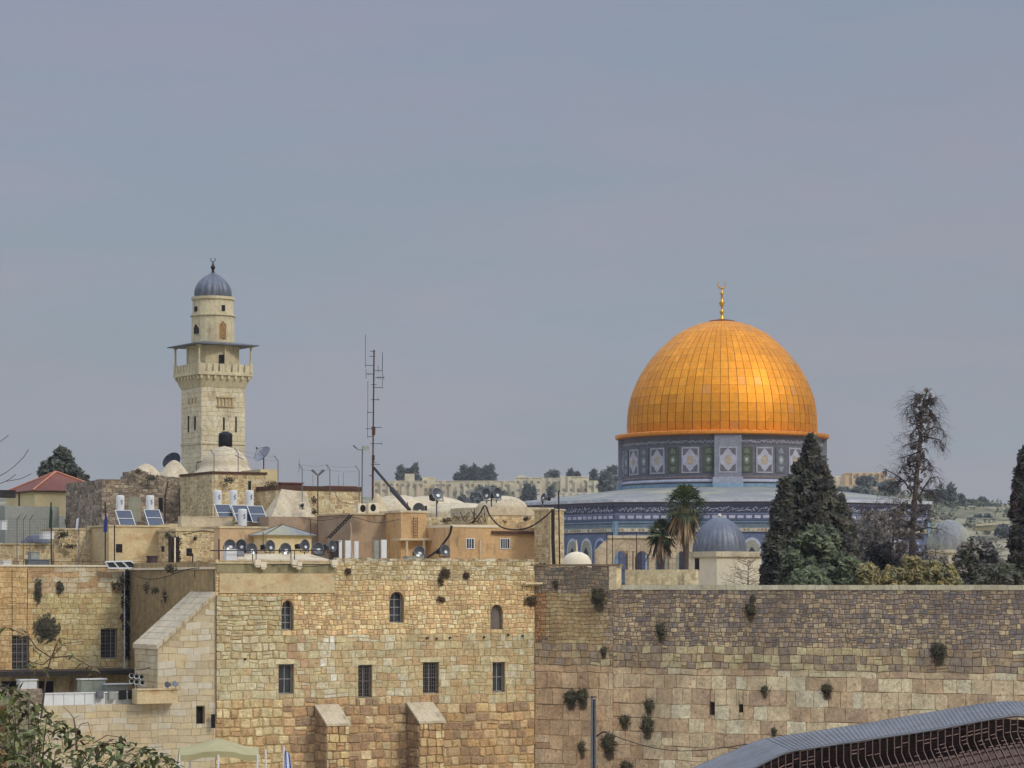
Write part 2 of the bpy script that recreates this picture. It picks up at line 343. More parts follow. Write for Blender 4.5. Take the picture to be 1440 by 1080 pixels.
def window(fr, hole, par, label=None, arch=None, bars=(2, 3), grille=False, depth=.42, half=False, nm='window', stonem=None, scol=(.5, .4, .25)):
    u0, u1, v0, v1 = hole; mb = MB(); d = -depth
    mb.quad(fr.p(u0, v0, d), fr.p(u1, v0, d), fr.p(u1, v1, d), fr.p(u0, v1, d))
    o = mb.build(nm, m_glass if not grille else m_dark, par)
    if label: o['label'] = label
    fm = MB(); t = .05; wz = d+.03
    def bar(a, b, c_, e): fm.fbox(fr, a, b, c_, e, d+.01, d+.07)
    bar(u0+.02, u0+.02+t, v0+.02, v1-.02); bar(u1-.02-t, u1-.02, v0+.02, v1-.02)
    fm.fbox(fr, u0+.07, u1-.07, v0+.02, v0+.07, d+.012, d+.068); fm.fbox(fr, u0+.07, u1-.07, v1-.07, v1-.02, d+.012, d+.068)
    for i in range(1, bars[0]):
        x = u0+(u1-u0)*i/bars[0]; fm.fbox(fr, x-.02, x+.02, v0+.07, v1-.07, d+.014, d+.06)
    for i in range(1, bars[1]):
        y = v0+(v1-v0)*i/bars[1]; fm.fbox(fr, u0+.07, u1-.07, y-.02, y+.02, d+.018, d+.055)
    fm.build('window_frame', m_wfr, o)
    if grille:
        g = MB(); n1 = max(3, int((u1-u0)/.16)); n2 = max(4, int((v1-v0)/.26))
        for i in range(1, n1): x = u0+(u1-u0)*i/n1; g.fbox(fr, x-.012, x+.012, v0, v1, -.12, -.095)
        for i in range(1, n2): y = v0+(v1-v0)*i/n2; g.fbox(fr, u0, u1, y-.012, y+.012, -.092, -.07)
        g.build('grille', m_grl, o)
    return o
m_wfr = M('weathered_white_window_paint', (170, 168, 162), nz=((3, .15),), bump=None, rough=.6)
m_grl = M('window_iron_grille', (118, 108, 100), nz=((3, .2),), bump=None, rough=.6)

# ------------------------------------------------------------ the setting: ground, terrain
def smooth(t): t = max(0, min(1, t)); return t*t*(3-2*t)
SKY = [(-400, 703), (0, 703), (500, 702), (560, 699), (700, 697), (860, 696), (1000, 692), (1120, 696), (1180, 694), (1215, 692), (1250, 694), (1290, 700), (1345, 711), (1440, 713), (1800, 716)]
def interp(T, x):
    for (a, b), (c, d) in zip(T, T[1:]):
        if x <= c: return b+(d-b)*max(0, (x-a))/(c-a)
    return T[-1][1]
def terrain(x, y):
    if y < 520: return -16.6 if y < 400 else -16.6-12*smooth((y-400)/120)
    px = 720+F*x/y
    Dr = 1450-450*smooth((px-1050)/200)
    top = (HY-interp(SKY, px))*Dr/F
    if y < Dr: z = -28.6+(top+28.6)*smooth((y-520)/(Dr-520))**.9
    else: z = top-20*smooth((y-Dr)/900)
    return z+1.2*math.sin(x*.021+y*.013)*smooth((y-520)/300)*(1 if y < Dr*.93 else .3)
g = MB(); xs = []; nx, ny = 150, 130
ys = [-300+850*(j/30) for j in range(30)]+[560+(1700-560)*(j/80) for j in range(81)]+[1780]
rows = []
for y in ys:
    half = max(320, abs(y)*.34+120)
    rows.append([(-half+2*half*i/nx, y, terrain(-half+2*half*i/nx, y)) for i in range(nx+1)])
for r_ in rows: g.v.extend(r_)
for j in range(len(rows)-1):
    for i in range(nx):
        a = j*(nx+1)+i; g.f.append((a, a+1, a+nx+2, a+nx+1)); g.c.append((1, 1, 1))
g.smooth = True
struct(g.build('terrain', m_hill))
FA = Fr(P(752, HY, 190), 28)        # the stone building's facade
FW = Fr(P(752, HY, 190), -28.8)     # the great wall
g = MB(); g.box(-120, 150, 20, 186, -16.9, -16.45)
struct(g.build('plaza_pavement', m_pave))
g = MB()
A0 = FW.p(-1, 0, -2.4); B0 = FW.p(90, 0, -2.4)
pl = [(A0.x-8, A0.y+2), (B0.x, B0.y), (B0.x+60, 420), (A0.x-30, 420)]
g.hexa([(x, y, -3.0) for x, y in pl]+[(x, y, -1.6) for x, y in pl])
struct(g.build('platform_ground', m_pave))

# ------------------------------------------------------------ the great wall
def s_wall(px, py):
    v = -(py-HY)
    if py > 938+(px-752)*.02: return (1.04, 1.1, .02, .03, .05)
    if py > 905+(px-752)*.018: return (.5, .6, .04, .04, .12)
    if 770 < px < 850 and 832 < py < 905: return (.27, .5, .015, .03, 0)
    return (.32, .36, .022, .045, .3)
def c_wall(px, py, rg):
    if py > 938+(px-752)*.02:
        if px < 900: cs = [(192, 160, 118), (198, 168, 126), (184, 150, 108), (204, 178, 136), (194, 162, 120), (178, 146, 108)]
        else: cs = [(196, 172, 130), (202, 178, 136), (188, 160, 120), (212, 194, 150), (196, 166, 124), (180, 152, 118), (206, 184, 140), (214, 200, 160)]
        return pick(cs, rg, .08, 1.15)
    if py > 905+(px-752)*.018:
        pale = .55 if 925 < px < 1300 else .15
        return pick([(206, 190, 140), (198, 178, 128)] if rg.random() < pale else [(180, 156, 118), (166, 144, 114), (174, 146, 106), (158, 140, 116)], rg, .08)
    if px < 765+(905-py)*.05 and py > 835: return pick([(178, 130, 80), (166, 120, 76), (184, 142, 90)], rg)
    if 768 < px < 852 and 832 < py < 905: return pick([(190, 164, 110), (182, 152, 100), (176, 148, 100), (196, 174, 122)], rg, .08)
    if px < 865 and py < 828: return pick([(140, 126, 108), (124, 114, 102), (154, 138, 114), (168, 148, 118), (130, 120, 104)], rg, .1)
    t = max(0, min(1, (px-860)/500))
    dk = [(134, 122, 110), (146, 132, 116), (124, 114, 106), (156, 138, 118), (162, 144, 120), (142, 126, 108), (128, 120, 114)]
    md = [(176, 150, 114), (166, 142, 110), (186, 162, 122), (156, 134, 106), (180, 158, 122), (148, 130, 108), (192, 170, 130)]
    if py < 838+t*60+rg.uniform(-25, 25): return pick(dk if rg.random() < .62 else md, rg, .07, 1.1)
    if rg.random() < .07: return pick([(196, 178, 138), (188, 170, 132)], rg, .06)
    return pick(dk if rg.random() < .28+.45*t else md, rg, .08, 1.15)
uR = FW.uv(1545, 822)[0]; uS = FW.uv(862, 822)[0]
wall_t = thing('stone_wall', 'huge weathered limestone retaining wall with big ashlar courses below small grey stones', 'wall', FW.p(10, -16.4, 0))
mb = MB()
u0w = .02
holes_w = [(FW.uv(998, 0)[0], FW.uv(1005, 0)[0], -8.85+.0, -7.95), (FW.uv(1039, 0)[0], FW.uv(1045, 0)[0], -8.7, -8.1)]
masonry(mb, FW, u0w, uS, -16.4, 1.25, s_wall, c_wall, seed=3)
masonry(mb, FW, uS, uR, -16.4, -.36, s_wall, c_wall, holes=holes_w, seed=4)
mb.build('masonry', m_wall, wall_t)
mb = MB(); backing(mb, FW, u0w-.4, uS, -16.4, 1.2, []); backing(mb, FW, uS, uR, -16.4, -.38, holes_w, th=2.0)
mb.build('wall_core', m_mortd, wall_t)
mb = MB()
u = uS+.62; rg = random.Random(5)
while u < uR:
    L = rg.uniform(.9, 1.9); c = pick([(206, 196, 160), (196, 184, 150), (212, 202, 170)], rg, .06)
    mb.fbox(FW, u+.008, min(u+L, uR)-.008, -.355, -.03+rg.uniform(-.012, .012), -1.2, .07+rg.uniform(-.01, .01), c); u += L
mb.build('coping', m_min_attr, wall_t)
mb = MB(); mb.fbox(FW, uS-.28, uS+.30, -.37, 1.33, -.7, .06); mb.build('end_pier', m_yellow, wall_t)
mb = MB(); mb.fbox(FW, uS+.31, FW.uv(968, 822)[0], -.05, 1.03, -1.62, -1.25)
tag(mb.build('garden_wall', m_yellow, None, FW.p(uS+3, -.05, -1.4)), 'low sunlit yellow stone wall behind the coping beneath the palms', 'wall')
mb = MB(); mb.fbox(FW, u0w, uS+.5, 1.27, 1.42, -.55, .07); mb.build('parapet_cap', m_mortd, wall_t)
# ledge at the inner corner
mb = MB(); mb.fbox(FA, -1.0, .95, .02, .16, -.1, .55); mb.fbox(FA, -.98, .93, -.08, .018, -.1, .35)
tag(mb.build('stone_ledge', m_yellow, None, FA.p(0, 0, 0)), 'small yellow stone ledge jutting out where the building meets the great wall', 'ledge')

# ------------------------------------------------------------ main stone building
uL = FA.uv(303, 822)[0]
def s_fac(px, py):
    if px < 400 and 838 < py < 930: return (.58, .66, .05, .07, .2)
    if py < 893: return (.34, .40, .02, .05, .3)
    if py < 984: return (.54, .64, .018, .035, .18)
    return (.62, .70, .05, .09, .1)
def c_fac(px, py, rg):
    if py >= 984:
        cs = [(196, 156, 104), (184, 144, 96), (206, 172, 120), (168, 134, 96), (190, 160, 114), (158, 130, 96), (212, 186, 136)]
        if px > 620: cs = cs+[(200, 160, 100), (206, 172, 112)]
        if px < 400: cs = [(206, 180, 124), (196, 164, 108), (214, 192, 138), (184, 148, 98)]
        return pick(cs, rg, .09)
    if px < 400 and py > 838: return pick([(200, 186, 140), (196, 180, 130), (204, 192, 150), (188, 166, 118)], rg, .07)
    if py >= 893:
        cs = [(198, 184, 138), (194, 174, 124), (204, 192, 154), (194, 168, 118), (196, 178, 130), (192, 160, 112)]
        if 396 < px < 430 and rg.random() < .45: cs = [(196, 146, 108), (194, 156, 114)]
        if 455 < px < 470: cs = [(224, 216, 190)]+cs
        return pick(cs, rg, .07)
    if py < 815 and px > 470: return pick([(212, 194, 146), (204, 184, 130), (196, 176, 126), (184, 158, 110), (216, 202, 160)], rg, .09)
    return pick([(214, 190, 134), (208, 176, 120), (200, 166, 114), (216, 196, 146), (188, 156, 110), (210, 172, 118), (212, 182, 122)], rg, .08, 1.22)
main = thing('stone_building', 'tall old ochre limestone building with three arched and four barred windows', 'building', FA.p(-11, -16.4, -5))
def hole(fr, x0, x1, y0, y1):
    xm, ym = (x0+x1)/2, (y0+y1)/2
    return (fr.uv(x0, ym)[0], fr.uv(x1, ym)[0], fr.uv(xm, y1)[1], fr.uv(xm, y0)[1])
W_arch = [hole(FA, 396, 413, 844, 886), hole(FA, 548, 568, 832, 876), hole(FA, 690, 707, 850, 885)]
W_rect = [hole(FA, 392, 413, 934, 976), hole(FA, 504, 523, 935, 981), hole(FA, 595, 617, 931, 975), hole(FA, 693, 710, 931, 973)]
holes = W_arch+W_rect
vT = 1.62; uP = FA.uv(472, 800)[0]
vP0, vP1 = FA.uv(400, 834)[1], FA.uv(400, 793)[1]
HP = (uL+.25, uP-.1, vP0, vP1+.5)
mb = MB(); masonry(mb, FA, uL, -.01, -16.4, vT, s_fac, c_fac, holes=holes+[HP], seed=11)
for h in W_arch: arch_fill(mb, FA, h[0], h[1], h[3]-.62, h[3], -.4, .03, lin((196, 160, 106)))
mb.build('masonry', m_block, main)
mb = MB(); backing(mb, FA, uL, .35, -16.4, vT-.05, holes); mb.fbox(FA, uL, .35, -16.4, 1.0, -24.5, -.6)
mb.fbox(FA, uL, uL+.4, 1.0, vT-.1, -24.5, -.6)
mb.build('wall', m_mort, main)
mb = MB(); mb.fbox(FA, uL+.25, uP-.1, vP0, vP1-.62, -.02, .09); mb.build('ochre_render_band', m_plast, main)
mb = MB(); mb.fbox(FA, uL+.05, uP+.02, vP1-.61, vP1, -.9, .11); mb.build('mossy_parapet', m_plastg, main)
mb = MB(); mb.fbox(FA, uL-.02, uP, vP1+.005, vP1+.1, -1.0, .2); mb.build('parapet_cap', m_roofst, main)
mb = MB(); mb.fbox(FA, uL+.4, .3, .98, 1.04, -24.4, -.65); mb.build('roof', m_roofst, main)
rg = random.Random(8); mb = MB(); u = uP+.05
while u < -.1:
    L = rg.uniform(.25, .6); mb.fbox(FA, u+.01, min(-.05, u+L)-.01, vT+.005, vT+rg.uniform(.08, .2), -.5, .03, pick([(206, 194, 160), (190, 172, 130), (160, 140, 104)], rg)); u += L
mb.build('parapet_stones', m_block, main)
def blocked(fr, h, par):
    mb = MB(); mb.fbox(fr, h[0]-.02, h[1]+.02, h[2]-.02, h[3]+.02, -.42, -.3); o = mb.build('arched_window', M('grey_board', (112, 102, 92), nz=((1., .2),), bump=None), par); o['label'] = 'small arched window blocked with a grey board'
for i, h in enumerate(W_arch): window(FA, h, main, bars=(2, 4), nm='arched_window', label=['arched window with white glazing bars', 'arched window with an open left leaf', 'small arched window blocked with grey board'][i], depth=.5 if i < 2 else .3) if i < 2 else blocked(FA, h, main)
for i, h in enumerate(W_rect):
    window(FA, h, main, bars=(2, 2), grille=i in (1, 2), nm='window', label=['rectangular window with pale frame', 'window behind a rusty iron grille', 'window behind a rusty iron grille', 'half open window'][i])
for h in W_rect:
    mb = MB(); mb.fbox(FA, h[0]-.25, h[1]+.25, h[3]+.01, h[3]+.32, -.02, .05, lin((214, 196, 146))); mb.build('window_lintel', m_block, main)
for i, (px0, px1, pyt) in enumerate([(443, 474, 994), (572, 607, 991)]):
    a0, v0 = FA.uv(px0, pyt); a1, _ = FA.uv(px1, pyt)
    pr, dz = 1.95, 1.15
    b = thing('buttress', ['sloping topped stone buttress, the left of the two against the building', 'sloping topped stone buttress, the right of the two against the building'][i], 'buttress', FA.p((a0+a1)/2, -16.4, .8))
    mb = MB(); FB = Fr(FA.p(a0, 0, pr), 28)
    mb.prism(FA, [(a0, -16.4), (a1, -16.4), (a1, v0-.1), (a0, v0-.1)], .02, .12)
    g0, g1 = a0, a1
    mb.hexa([FA.p(g0, -16.4, pr-.04), FA.p(g1, -16.4, pr-.04), FA.p(g1, -16.4, .1), FA.p(g0, -16.4, .1), FA.p(g0, v0-dz, pr-.04), FA.p(g1, v0-dz, pr-.04), FA.p(g1, v0-.02, .1), FA.p(g0, v0-.02, .1)])
    mb.build('core', m_mortd, b)
    mb = MB(); masonry(mb, Fr(FA.p(a0, 0, pr), 28), 0, a1-a0, -16.4, v0-dz-.02, lambda px, py: (.55, .55, .05, .05, .1), lambda px, py, rg: pick([(206, 176, 116), (196, 160, 104), (180, 140, 92), (214, 190, 136)], rg), seed=20+i)
    FS = Fr(FA.p(a0-.02, 0, .1), 28-90)
    masonry(mb, FS, 0, pr-.1, -16.4, v0-.1, lambda px, py: (.6, .75, .05, .06, .1), lambda px, py, rg: pick([(160, 130, 92), (140, 114, 82), (170, 140, 98)], rg), keep=lambda u, v: v < v0-.25-dz*u/pr, seed=30+i)  # left side stones in a darker palette, shade put into their colour
    mb.build('masonry', m_block, b)
    mb = MB(); t = .16; e = .07
    mb.hexa([FA.p(g0-e, v0-dz-.06, pr+.12), FA.p(g1+e, v0-dz-.06, pr+.12), FA.p(g1+e, v0-.01, .08), FA.p(g0-e, v0-.01, .08), FA.p(g0-e, v0-dz+t-.06, pr+.12), FA.p(g1+e, v0-dz+t-.06, pr+.12), FA.p(g1+e, v0+t, .08), FA.p(g0-e, v0+t, .08)])
    mb.build('sloping_cap', m_sand, b)

# ------------------------------------------------------------ pale stair building left of it, with its diagonal coping
FP = Fr(FA.p(uL, 0, .03), 28)
ux = lambda px, py=900: FP.uv(px, py)[0]
vx = lambda px, py: FP.uv(px, py)[1]
pale = thing('stair_building', 'pale smooth ashlar building whose diagonal coping climbs to the right', 'building', FP.p(-3, -16.4, -2))
diag0 = (ux(222), vx(222, 913)); diag1 = (-.02, vx(303, 838)+.02)
dslope = (diag1[1]-diag0[1])/(diag1[0]-diag0[0])
s_p = lambda px, py: (.44, .85, .012, .012, 0)
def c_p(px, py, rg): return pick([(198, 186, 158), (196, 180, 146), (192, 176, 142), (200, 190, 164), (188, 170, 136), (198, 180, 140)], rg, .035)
mb = MB()
hb = [hole(FP, 276, 288, 993, 1018)]
uE = ux(50)
masonry(mb, FP, diag0[0], -.02, -16.4, diag1[1], s_p, c_p, holes=hb, keep=lambda u, v: v < diag0[1]+(u-diag0[0])*dslope-.05, seed=41, gap=.006)
masonry(mb, FP, uE, diag0[0], -16.4, vx(150, 991), s_p, c_p, seed=42, gap=.006)
mb.build('masonry', M('pale_ashlar', attr=True, nz=((.4, .07), (3, .07), (14, .08)), tints=((.6, (196, 150, 84), .56, .75, .5, .6), (1.8, (150, 128, 96), .6, .8, .3, .7)), bump=(12, .25), rough=.95, spec=.1), pale)
TD = 4.3
mb = MB()
mb.prism(FP, [(diag0[0], -16.4), (-.02, -16.4), (-.02, diag1[1]-.02), diag0], -TD, -.5)
backing(mb, FP, diag0[0], -.02, -16.4, vx(260, 950), hb, w=-.015, th=.48)
mb.prism(FP, [(diag0[0], vx(260, 950)), (-.02, vx(260, 950)), (-.02, diag1[1]-.02), diag0], -.5, -.015)
mb.fbox(FP, uE, diag0[0], -16.4, vx(150, 991)-.01, -6, -.015)
mb.build('wall', M('pale_wall_core', (176, 158, 120)), pale)
FQ = Fr(FP.p(diag0[0]-.02, 0, 0), 28-90)   # shaded return, its stones also coloured a little darker for the shade
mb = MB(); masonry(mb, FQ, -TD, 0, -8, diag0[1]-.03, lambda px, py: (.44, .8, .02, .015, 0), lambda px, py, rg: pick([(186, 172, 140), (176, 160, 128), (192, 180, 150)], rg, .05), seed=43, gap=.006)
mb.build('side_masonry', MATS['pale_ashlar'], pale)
mb = MB(); nseg = 9; e = .16; t = .3
for i in range(nseg):
    f0, f1 = i/nseg+.004, (i+1)/nseg-.004
    a = (diag0[0]-.12+(diag1[0]-diag0[0]+.1)*f0, diag0[1]-.03+(diag1[1]-diag0[1])*f0); b = (diag0[0]-.12+(diag1[0]-diag0[0]+.1)*f1, diag0[1]-.03+(diag1[1]-diag0[1])*f1)
    mb.prism(FP, [a, b, (b[0], b[1]+t), (a[0], a[1]+t)], -TD-e, .12)
mb.build('coping', m_sand, pale)
mb = MB(); u0, u1, v0, v1 = hb[0]; mb.quad(FP.p(u0, v0, -.4), FP.p(u1, v0, -.4), FP.p(u1, v1, -.4), FP.p(u0, v1, -.4)); mb.build('window', m_dark, pale)
mb = MB(); a, b = FP.uv(193, 990, 1.0), FP.uv(250, 970, 1.0)
mb.fbox(FP, a[0], b[0], a[1]-.0, b[1], .03, 1.0)
mb.fbox(FP, a[0]-.0, b[0]+.02, b[1]+.003, b[1]+.08, .03, 1.08)
mb.build('stone_plinth', m_plast, pale)

# ------------------------------------------------------------ left building with shaded return wall
CL = FA.p(uL, 0, -16.6)               # inner corner
FL = Fr(CL, 28)
left = thing('left_stone_building', 'ochre stone building with two tall grilled windows above the shed roof', 'building', FL.p(-6, -16.4, -3))
vLt = FL.uv(90, 797)[1]
h1 = hole(FL, 17, 41, 894, 942); h2 = hole(FL, 142, 165, 884, 926)
def s_l(px, py):
    if py < 835: return (.40, .7, .008, .02, .1)
    return (.38, .55, .012, .025, .05)
def c_l(px, py, rg):
    if px < 45: return pick([(206, 168, 108), (198, 160, 100), (212, 178, 120)], rg, .05)
    if py < 832: return pick([(196, 176, 136), (188, 160, 116), (200, 184, 148), (182, 146, 98)], rg, .07)
    return pick([(202, 182, 124), (194, 172, 114), (208, 190, 136), (186, 158, 104), (198, 176, 118)], rg, .06)
mb = MB(); masonry(mb, FL, FL.uv(-90, 850)[0], -.02, -16.4, vLt, s_l, c_l, holes=[h1, h2], seed=51)
mb.build('masonry', m_block, left)
mb = MB(); backing(mb, FL, FL.uv(-90, 850)[0], -.02, -16.4, vLt-.02, [h1, h2]); mb.fbox(FL, -22, 0, -16.4, vLt-.3, -4, -.55)
mb.build('wall', m_mort, left)
mb = MB(); mb.fbox(FL, -22, .0, vLt+.005, vLt+.13, -.9, .08); mb.build('parapet_cap', m_cream, left)
for h in (h1, h2): window(FL, h, left, bars=(3, 4), grille=True, depth=.3)
# return wall (faces left, in shade)
FR_ = Fr(CL, 28-90)                    # u runs towards the viewer
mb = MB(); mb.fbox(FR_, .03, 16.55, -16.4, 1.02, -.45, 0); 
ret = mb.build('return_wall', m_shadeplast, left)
mb = MB(); mb.fbox(FR_, .0, 16.5, 1.025, 1.17, -.9, .1); mb.build('return_wall_cap', m_cream, left)
rg = random.Random(6)
# drain, dark strip with climbing plant
def leaves(mb, c, r, n, size, cols, rg, asp=1.0, shell=0.0):
    c = Vector(c)
    for _ in range(n):
        while True:
            d = Vector((rg.uniform(-1, 1), rg.uniform(-1, 1), rg.uniform(-1, 1)))
            if shell < d.length <= 1: break
        q = c+Vector((d.x*r[0], d.y*r[1], d.z*r[2]))
        a = Vector((rg.gauss(0, 1), rg.gauss(0, 1), rg.gauss(0, 1))).normalized(); b = a.orthogonal().normalized()
        s = size*rg.uniform(.6, 1.4); k = rg.uniform(.8, 1.2); cc = lin(rg.choice(cols)); cc = (cc[0]*k, cc[1]*k, cc[2]*k)
        mb.add([q-a*s*asp-b*s*.1, q-b*s*.5, q+a*s*asp, q+b*s*.5], [(0, 1, 2, 3)], cc)
mb = MB()
for i in range(60):
    v = vLt-.2-rg.random()*6.4; leaves(mb, FL.p(-.2+rg.gauss(0, .14), v, .12), (.2, .15, .3), 26, .09, [(50, 42, 34), (62, 52, 42), (44, 40, 30)], rg)
tag(mb.build('creeper', m_leaf, None, FL.p(-.2, -6, .1)), 'dead dark creeper hanging down the corner between ochre and grey walls', 'creeper')
mb = MB(); mb.path([FL.p(-.42, vLt-.2, .2), FL.p(-.42, -6.5, .2)], .05, 6)
tag(mb.build('drainpipe', m_white, None, FL.p(-.42, -6.5, .2)), 'thin pale drainpipe beside the dead dark creeper', 'pipe')

# ------------------------------------------------------------ rooftop blocks
YP = [(206, 186, 136), (198, 174, 122), (190, 162, 110), (210, 194, 150), (184, 158, 114), (176, 146, 100)]
RP = [(150, 134, 112), (128, 112, 94), (166, 150, 126), (112, 100, 86), (176, 158, 128), (138, 120, 100)]
def block(name, label, cat, x0, x1, yt, yb, D, depth, mat, ang=28, zb=None, cap=None, capm=None, mas=None, mh=()):
    xc = (x0+x1)/2; fr = Fr(P(xc, HY, D), ang)
    u0 = fr.uv(x0, yt)[0]; u1 = fr.uv(x1, yt)[0]; v1 = fr.uv(xc, yt)[1]; v0 = fr.uv(xc, yb)[1] if zb is None else zb
    t = thing(name, label, cat, fr.p((u0+u1)/2, v0, -depth/2))
    mb = MB(); mb.fbox(fr, u0, u1, v0, v1, -depth, 0); mb.build('wall', mat, t)
    if mas:
        mb = MB(); lo = max(v0, .6); hs_ = [hole(fr, *q) for q in mh]; sp = lambda px, py: (.34, .42, .018, .045, .3); cf = lambda px, py, rg: pick(mas, rg, .08)
        masonry(mb, fr, u0, u1, lo, v1-.01, sp, cf, holes=hs_, seed=int(x0)+900, gap=.012)
        masonry(mb, Fr(fr.p(u0, 0, -depth), ang-90), 0, depth, lo, v1-.01, sp, cf, seed=int(x0)+901, gap=.012); mb.build('masonry', m_block, t)
    if cap:
        mb = MB(); mb.fbox(fr, u0-.08, u1+.08, v1+.003, v1+cap, -depth-.08, .08); mb.build('roof', capm or m_roofst, t)
    return t, fr, (u0, u1, v0, v1)
def rect_on(fr, par, x0, x1, y0, y1, mat, name, w0=-.05, w1=.03, label=None):
    h = hole(fr, x0, x1, y0, y1); mb = MB(); mb.fbox(fr, *h, w0, w1); o = mb.build(name, mat, par)
    if label: o['label'] = label
    return o, h
def small_window(fr, par, x0, x1, y0, y1, frame=m_white, nb=2):
    o, h = rect_on(fr, par, x0, x1, y0, y1, m_glass, 'window', -.03, .012)
    mb = MB(); u0, u1, v0, v1 = h; t = .06
    mb.fbox(fr, u0-t, u0, v0-t, v1+t, -.02, .05); mb.fbox(fr, u1, u1+t, v0-t, v1+t, -.02, .05); mb.fbox(fr, u0, u1, v1, v1+t, -.02, .048); mb.fbox(fr, u0, u1, v0-t, v0, -.02, .048)
    for i in range(1, nb+1): x = u0+(u1-u0)*i/(nb+1); mb.fbox(fr, x-.02, x+.02, v0, v1, .013, .04)
    mb.build('window_frame', frame, o); return o
def vault(name, label, cat, xc, yb, yt, hw, D, mat, prof='dome', flare=.0, n=28):
    c = P(xc, yb, D); r = hw*D/F; H = (yb-yt)*D/F; mb = MB(); mb.smooth = True
    if prof == 'dome': pf = [(r*math.cos(t), H*math.sin(t)) for t in [i*math.pi/2/9 for i in range(10)]]
    elif prof == 'cone': pf = [(r, 0), (r*.98, .06), (0.02, H)]
    else:  # bell
        pf = [(r*(1-s)**1.0*(1+.0)+0.0, H*smooth(s)) for s in [i/12 for i in range(13)]]
    if prof == 'bell2': pf = [(r*(1-.36*smooth(s*2.2))*(1 if s < .45 else math.cos((s-.45)/.55*math.pi/2)**.6), H*s) for s in [i/14 for i in range(15)]]
    pf[-1] = (.01, pf[-1][1]); pf = [(pf[0][0], -.6)]+pf
    mb.lathe(pf, c, n)
    return tag(mb.build(name, mat, None, c), label, cat)

# red-roofed house
t, fr, (u0, u1, v0, v1) = block('hip_roofed_house', 'pale yellow house with a red tiled hip roof at the far left', 'house', 49, 150, 691, 760, 250, 8.6, m_house)
mb = MB(); e = .25
ap = P(84, 662, 253.5)
C4 = [fr.p(u0-e, v1+.02, e), fr.p(u1+e, v1+.02, e), fr.p(u1+e, v1+.02, -8.6-e), fr.p(u0-e, v1+.02, -8.6-e)]
ap = (C4[0]+C4[2])/2; ap.z = v1+(691-662)*255/F
mb.add(C4+[ap], [(0, 1, 4), (1, 2, 4), (2, 3, 4), (3, 0, 4), (3, 2, 1, 0)]); ro = mb.build('roof', m_redroof, t)
mb = MB(); mb.tube(C4[0]+Vector((0, 0, .06)), ap+Vector((0, 0, .05)), .09); mb.tube(C4[1]+Vector((0, 0, .06)), ap+Vector((0, 0, .05)), .09); mb.tube(C4[3]+Vector((0, 0, .06)), ap+Vector((0, 0, .05)), .09)
mb.build('hip_tiles', M('hip_tile', (196, 130, 96)), ro)
mb = MB(); 
for i in range(4): mb.tube(C4[i]-Vector((0, 0, .04)), C4[(i+1) % 4]-Vector((0, 0, .04)), .08)
mb.build('gutter', m_rust, ro)
mb = MB(); mb.path([fr.p(u0-.08, v1, -4.5), fr.p(u0-.08, v0, -4.5)], .06); mb.build('downpipe', m_rust, t)
t, fr, r_ = block('annex', 'low dark windowed annex below the yellow house', 'annex', 83, 129, 726, 745, 235, 3, m_concrete, zb=P(0, 760, 235).z)
for x in (91, 101, 112): small_window(fr, t, x, x+7, 730, 737, m_concrete, 1)
block('concrete_block', 'bare grey concrete block in front of the red roofed house', 'building', 7, 83, 712, 770, 225, 4, m_concrete)
# terraces behind the left building
block('yellow_terrace_wall', 'sunlit yellow terrace wall with posts along it, below the annex', 'wall', 76, 152, 745, 800, 205, 3, m_yellow, cap=.12, mas=YP, mh=())
block('low_yellow_wall', 'low stained yellow wall at the far left edge', 'wall', -60, 72, 766, 800, 200, 3, m_yellow, cap=.12, mas=YP, mh=())
t, fr, r_ = block('ochre_block', 'ochre rendered block with one tiny dark window, left of the tall drain gap', 'building', 153, 238, 741, 800, 203, 5, m_plast, cap=.14)
rect_on(fr, t, 163, 172, 765, 777, m_dark, 'window', -.02, .01)
t, fr, r_ = block('yellow_block', 'yellow stone block with small square window below the pale screed terrace', 'building', 248, 312, 747, 800, 201, 6, m_yellow, cap=.16, mas=YP, mh=((262, 270, 771, 782),))
rect_on(fr, t, 262, 270, 771, 782, m_dark, 'window', -.02, .01)
rect_on(fr, t, 227, 231, 768, 776, m_dark, 'window', -.02, .01)
block('screed_terrace', 'pale uneven screed terrace in front of the grey rubble building', 'terrace', 238, 366, 737, 756, 206, 5, m_roofst)
# rubble building
t, fr, (u0, u1, v0, v1) = block('rubble_building', 'dark weathered rubble stone building with a boarded door and drainpipe', 'building', 143, 300, 676, 760, 222, 9, m_rubble, mas=RP, mh=((180, 198, 699, 734), (223, 229, 700, 720), (252, 268, 690, 722)))
rg = random.Random(12); mb = MB(); n = 46
for i in range(n):
    a = u0+(u1-u0)*i/n; b = u0+(u1-u0)*(i+1)/n; px = fr.pix(a, v1)[0]
    yt = interp([(140, 675), (155, 680), (172, 677), (182, 663), (200, 662), (212, 668), (240, 671), (300, 671)], px)
    mb.fbox(fr, a, b, v1-.05, max(v1+.05, fr.uv(px, yt)[1]+rg.uniform(-.08, .08)), -1.4+rg.uniform(-.1, .1), .02)
mb.build('broken_parapet', m_rubble, t)
rect_on(fr, t, 180, 198, 699, 734, M('grey_boarding', (150, 146, 124), nz=((2, .15),)), 'boarded_door', -.05, .04)
rect_on(fr, t, 223, 229, 700, 720, m_dark, 'doorway', -.02, .012)
mb = MB(); mb.path([fr.p(fr.uv(236, 680)[0], v1, .1), fr.p(fr.uv(232, 690)[0], v1-1.2, .1), fr.p(fr.uv(231, 730)[0], v0, .1)], .05); mb.build('drainpipe', m_rust, t)
rect_on(fr, t, 252, 268, 690, 722, M('weathered_planks', (104, 96, 84), nz=((2, .2),)), 'blocked_arch', -.05, .03)
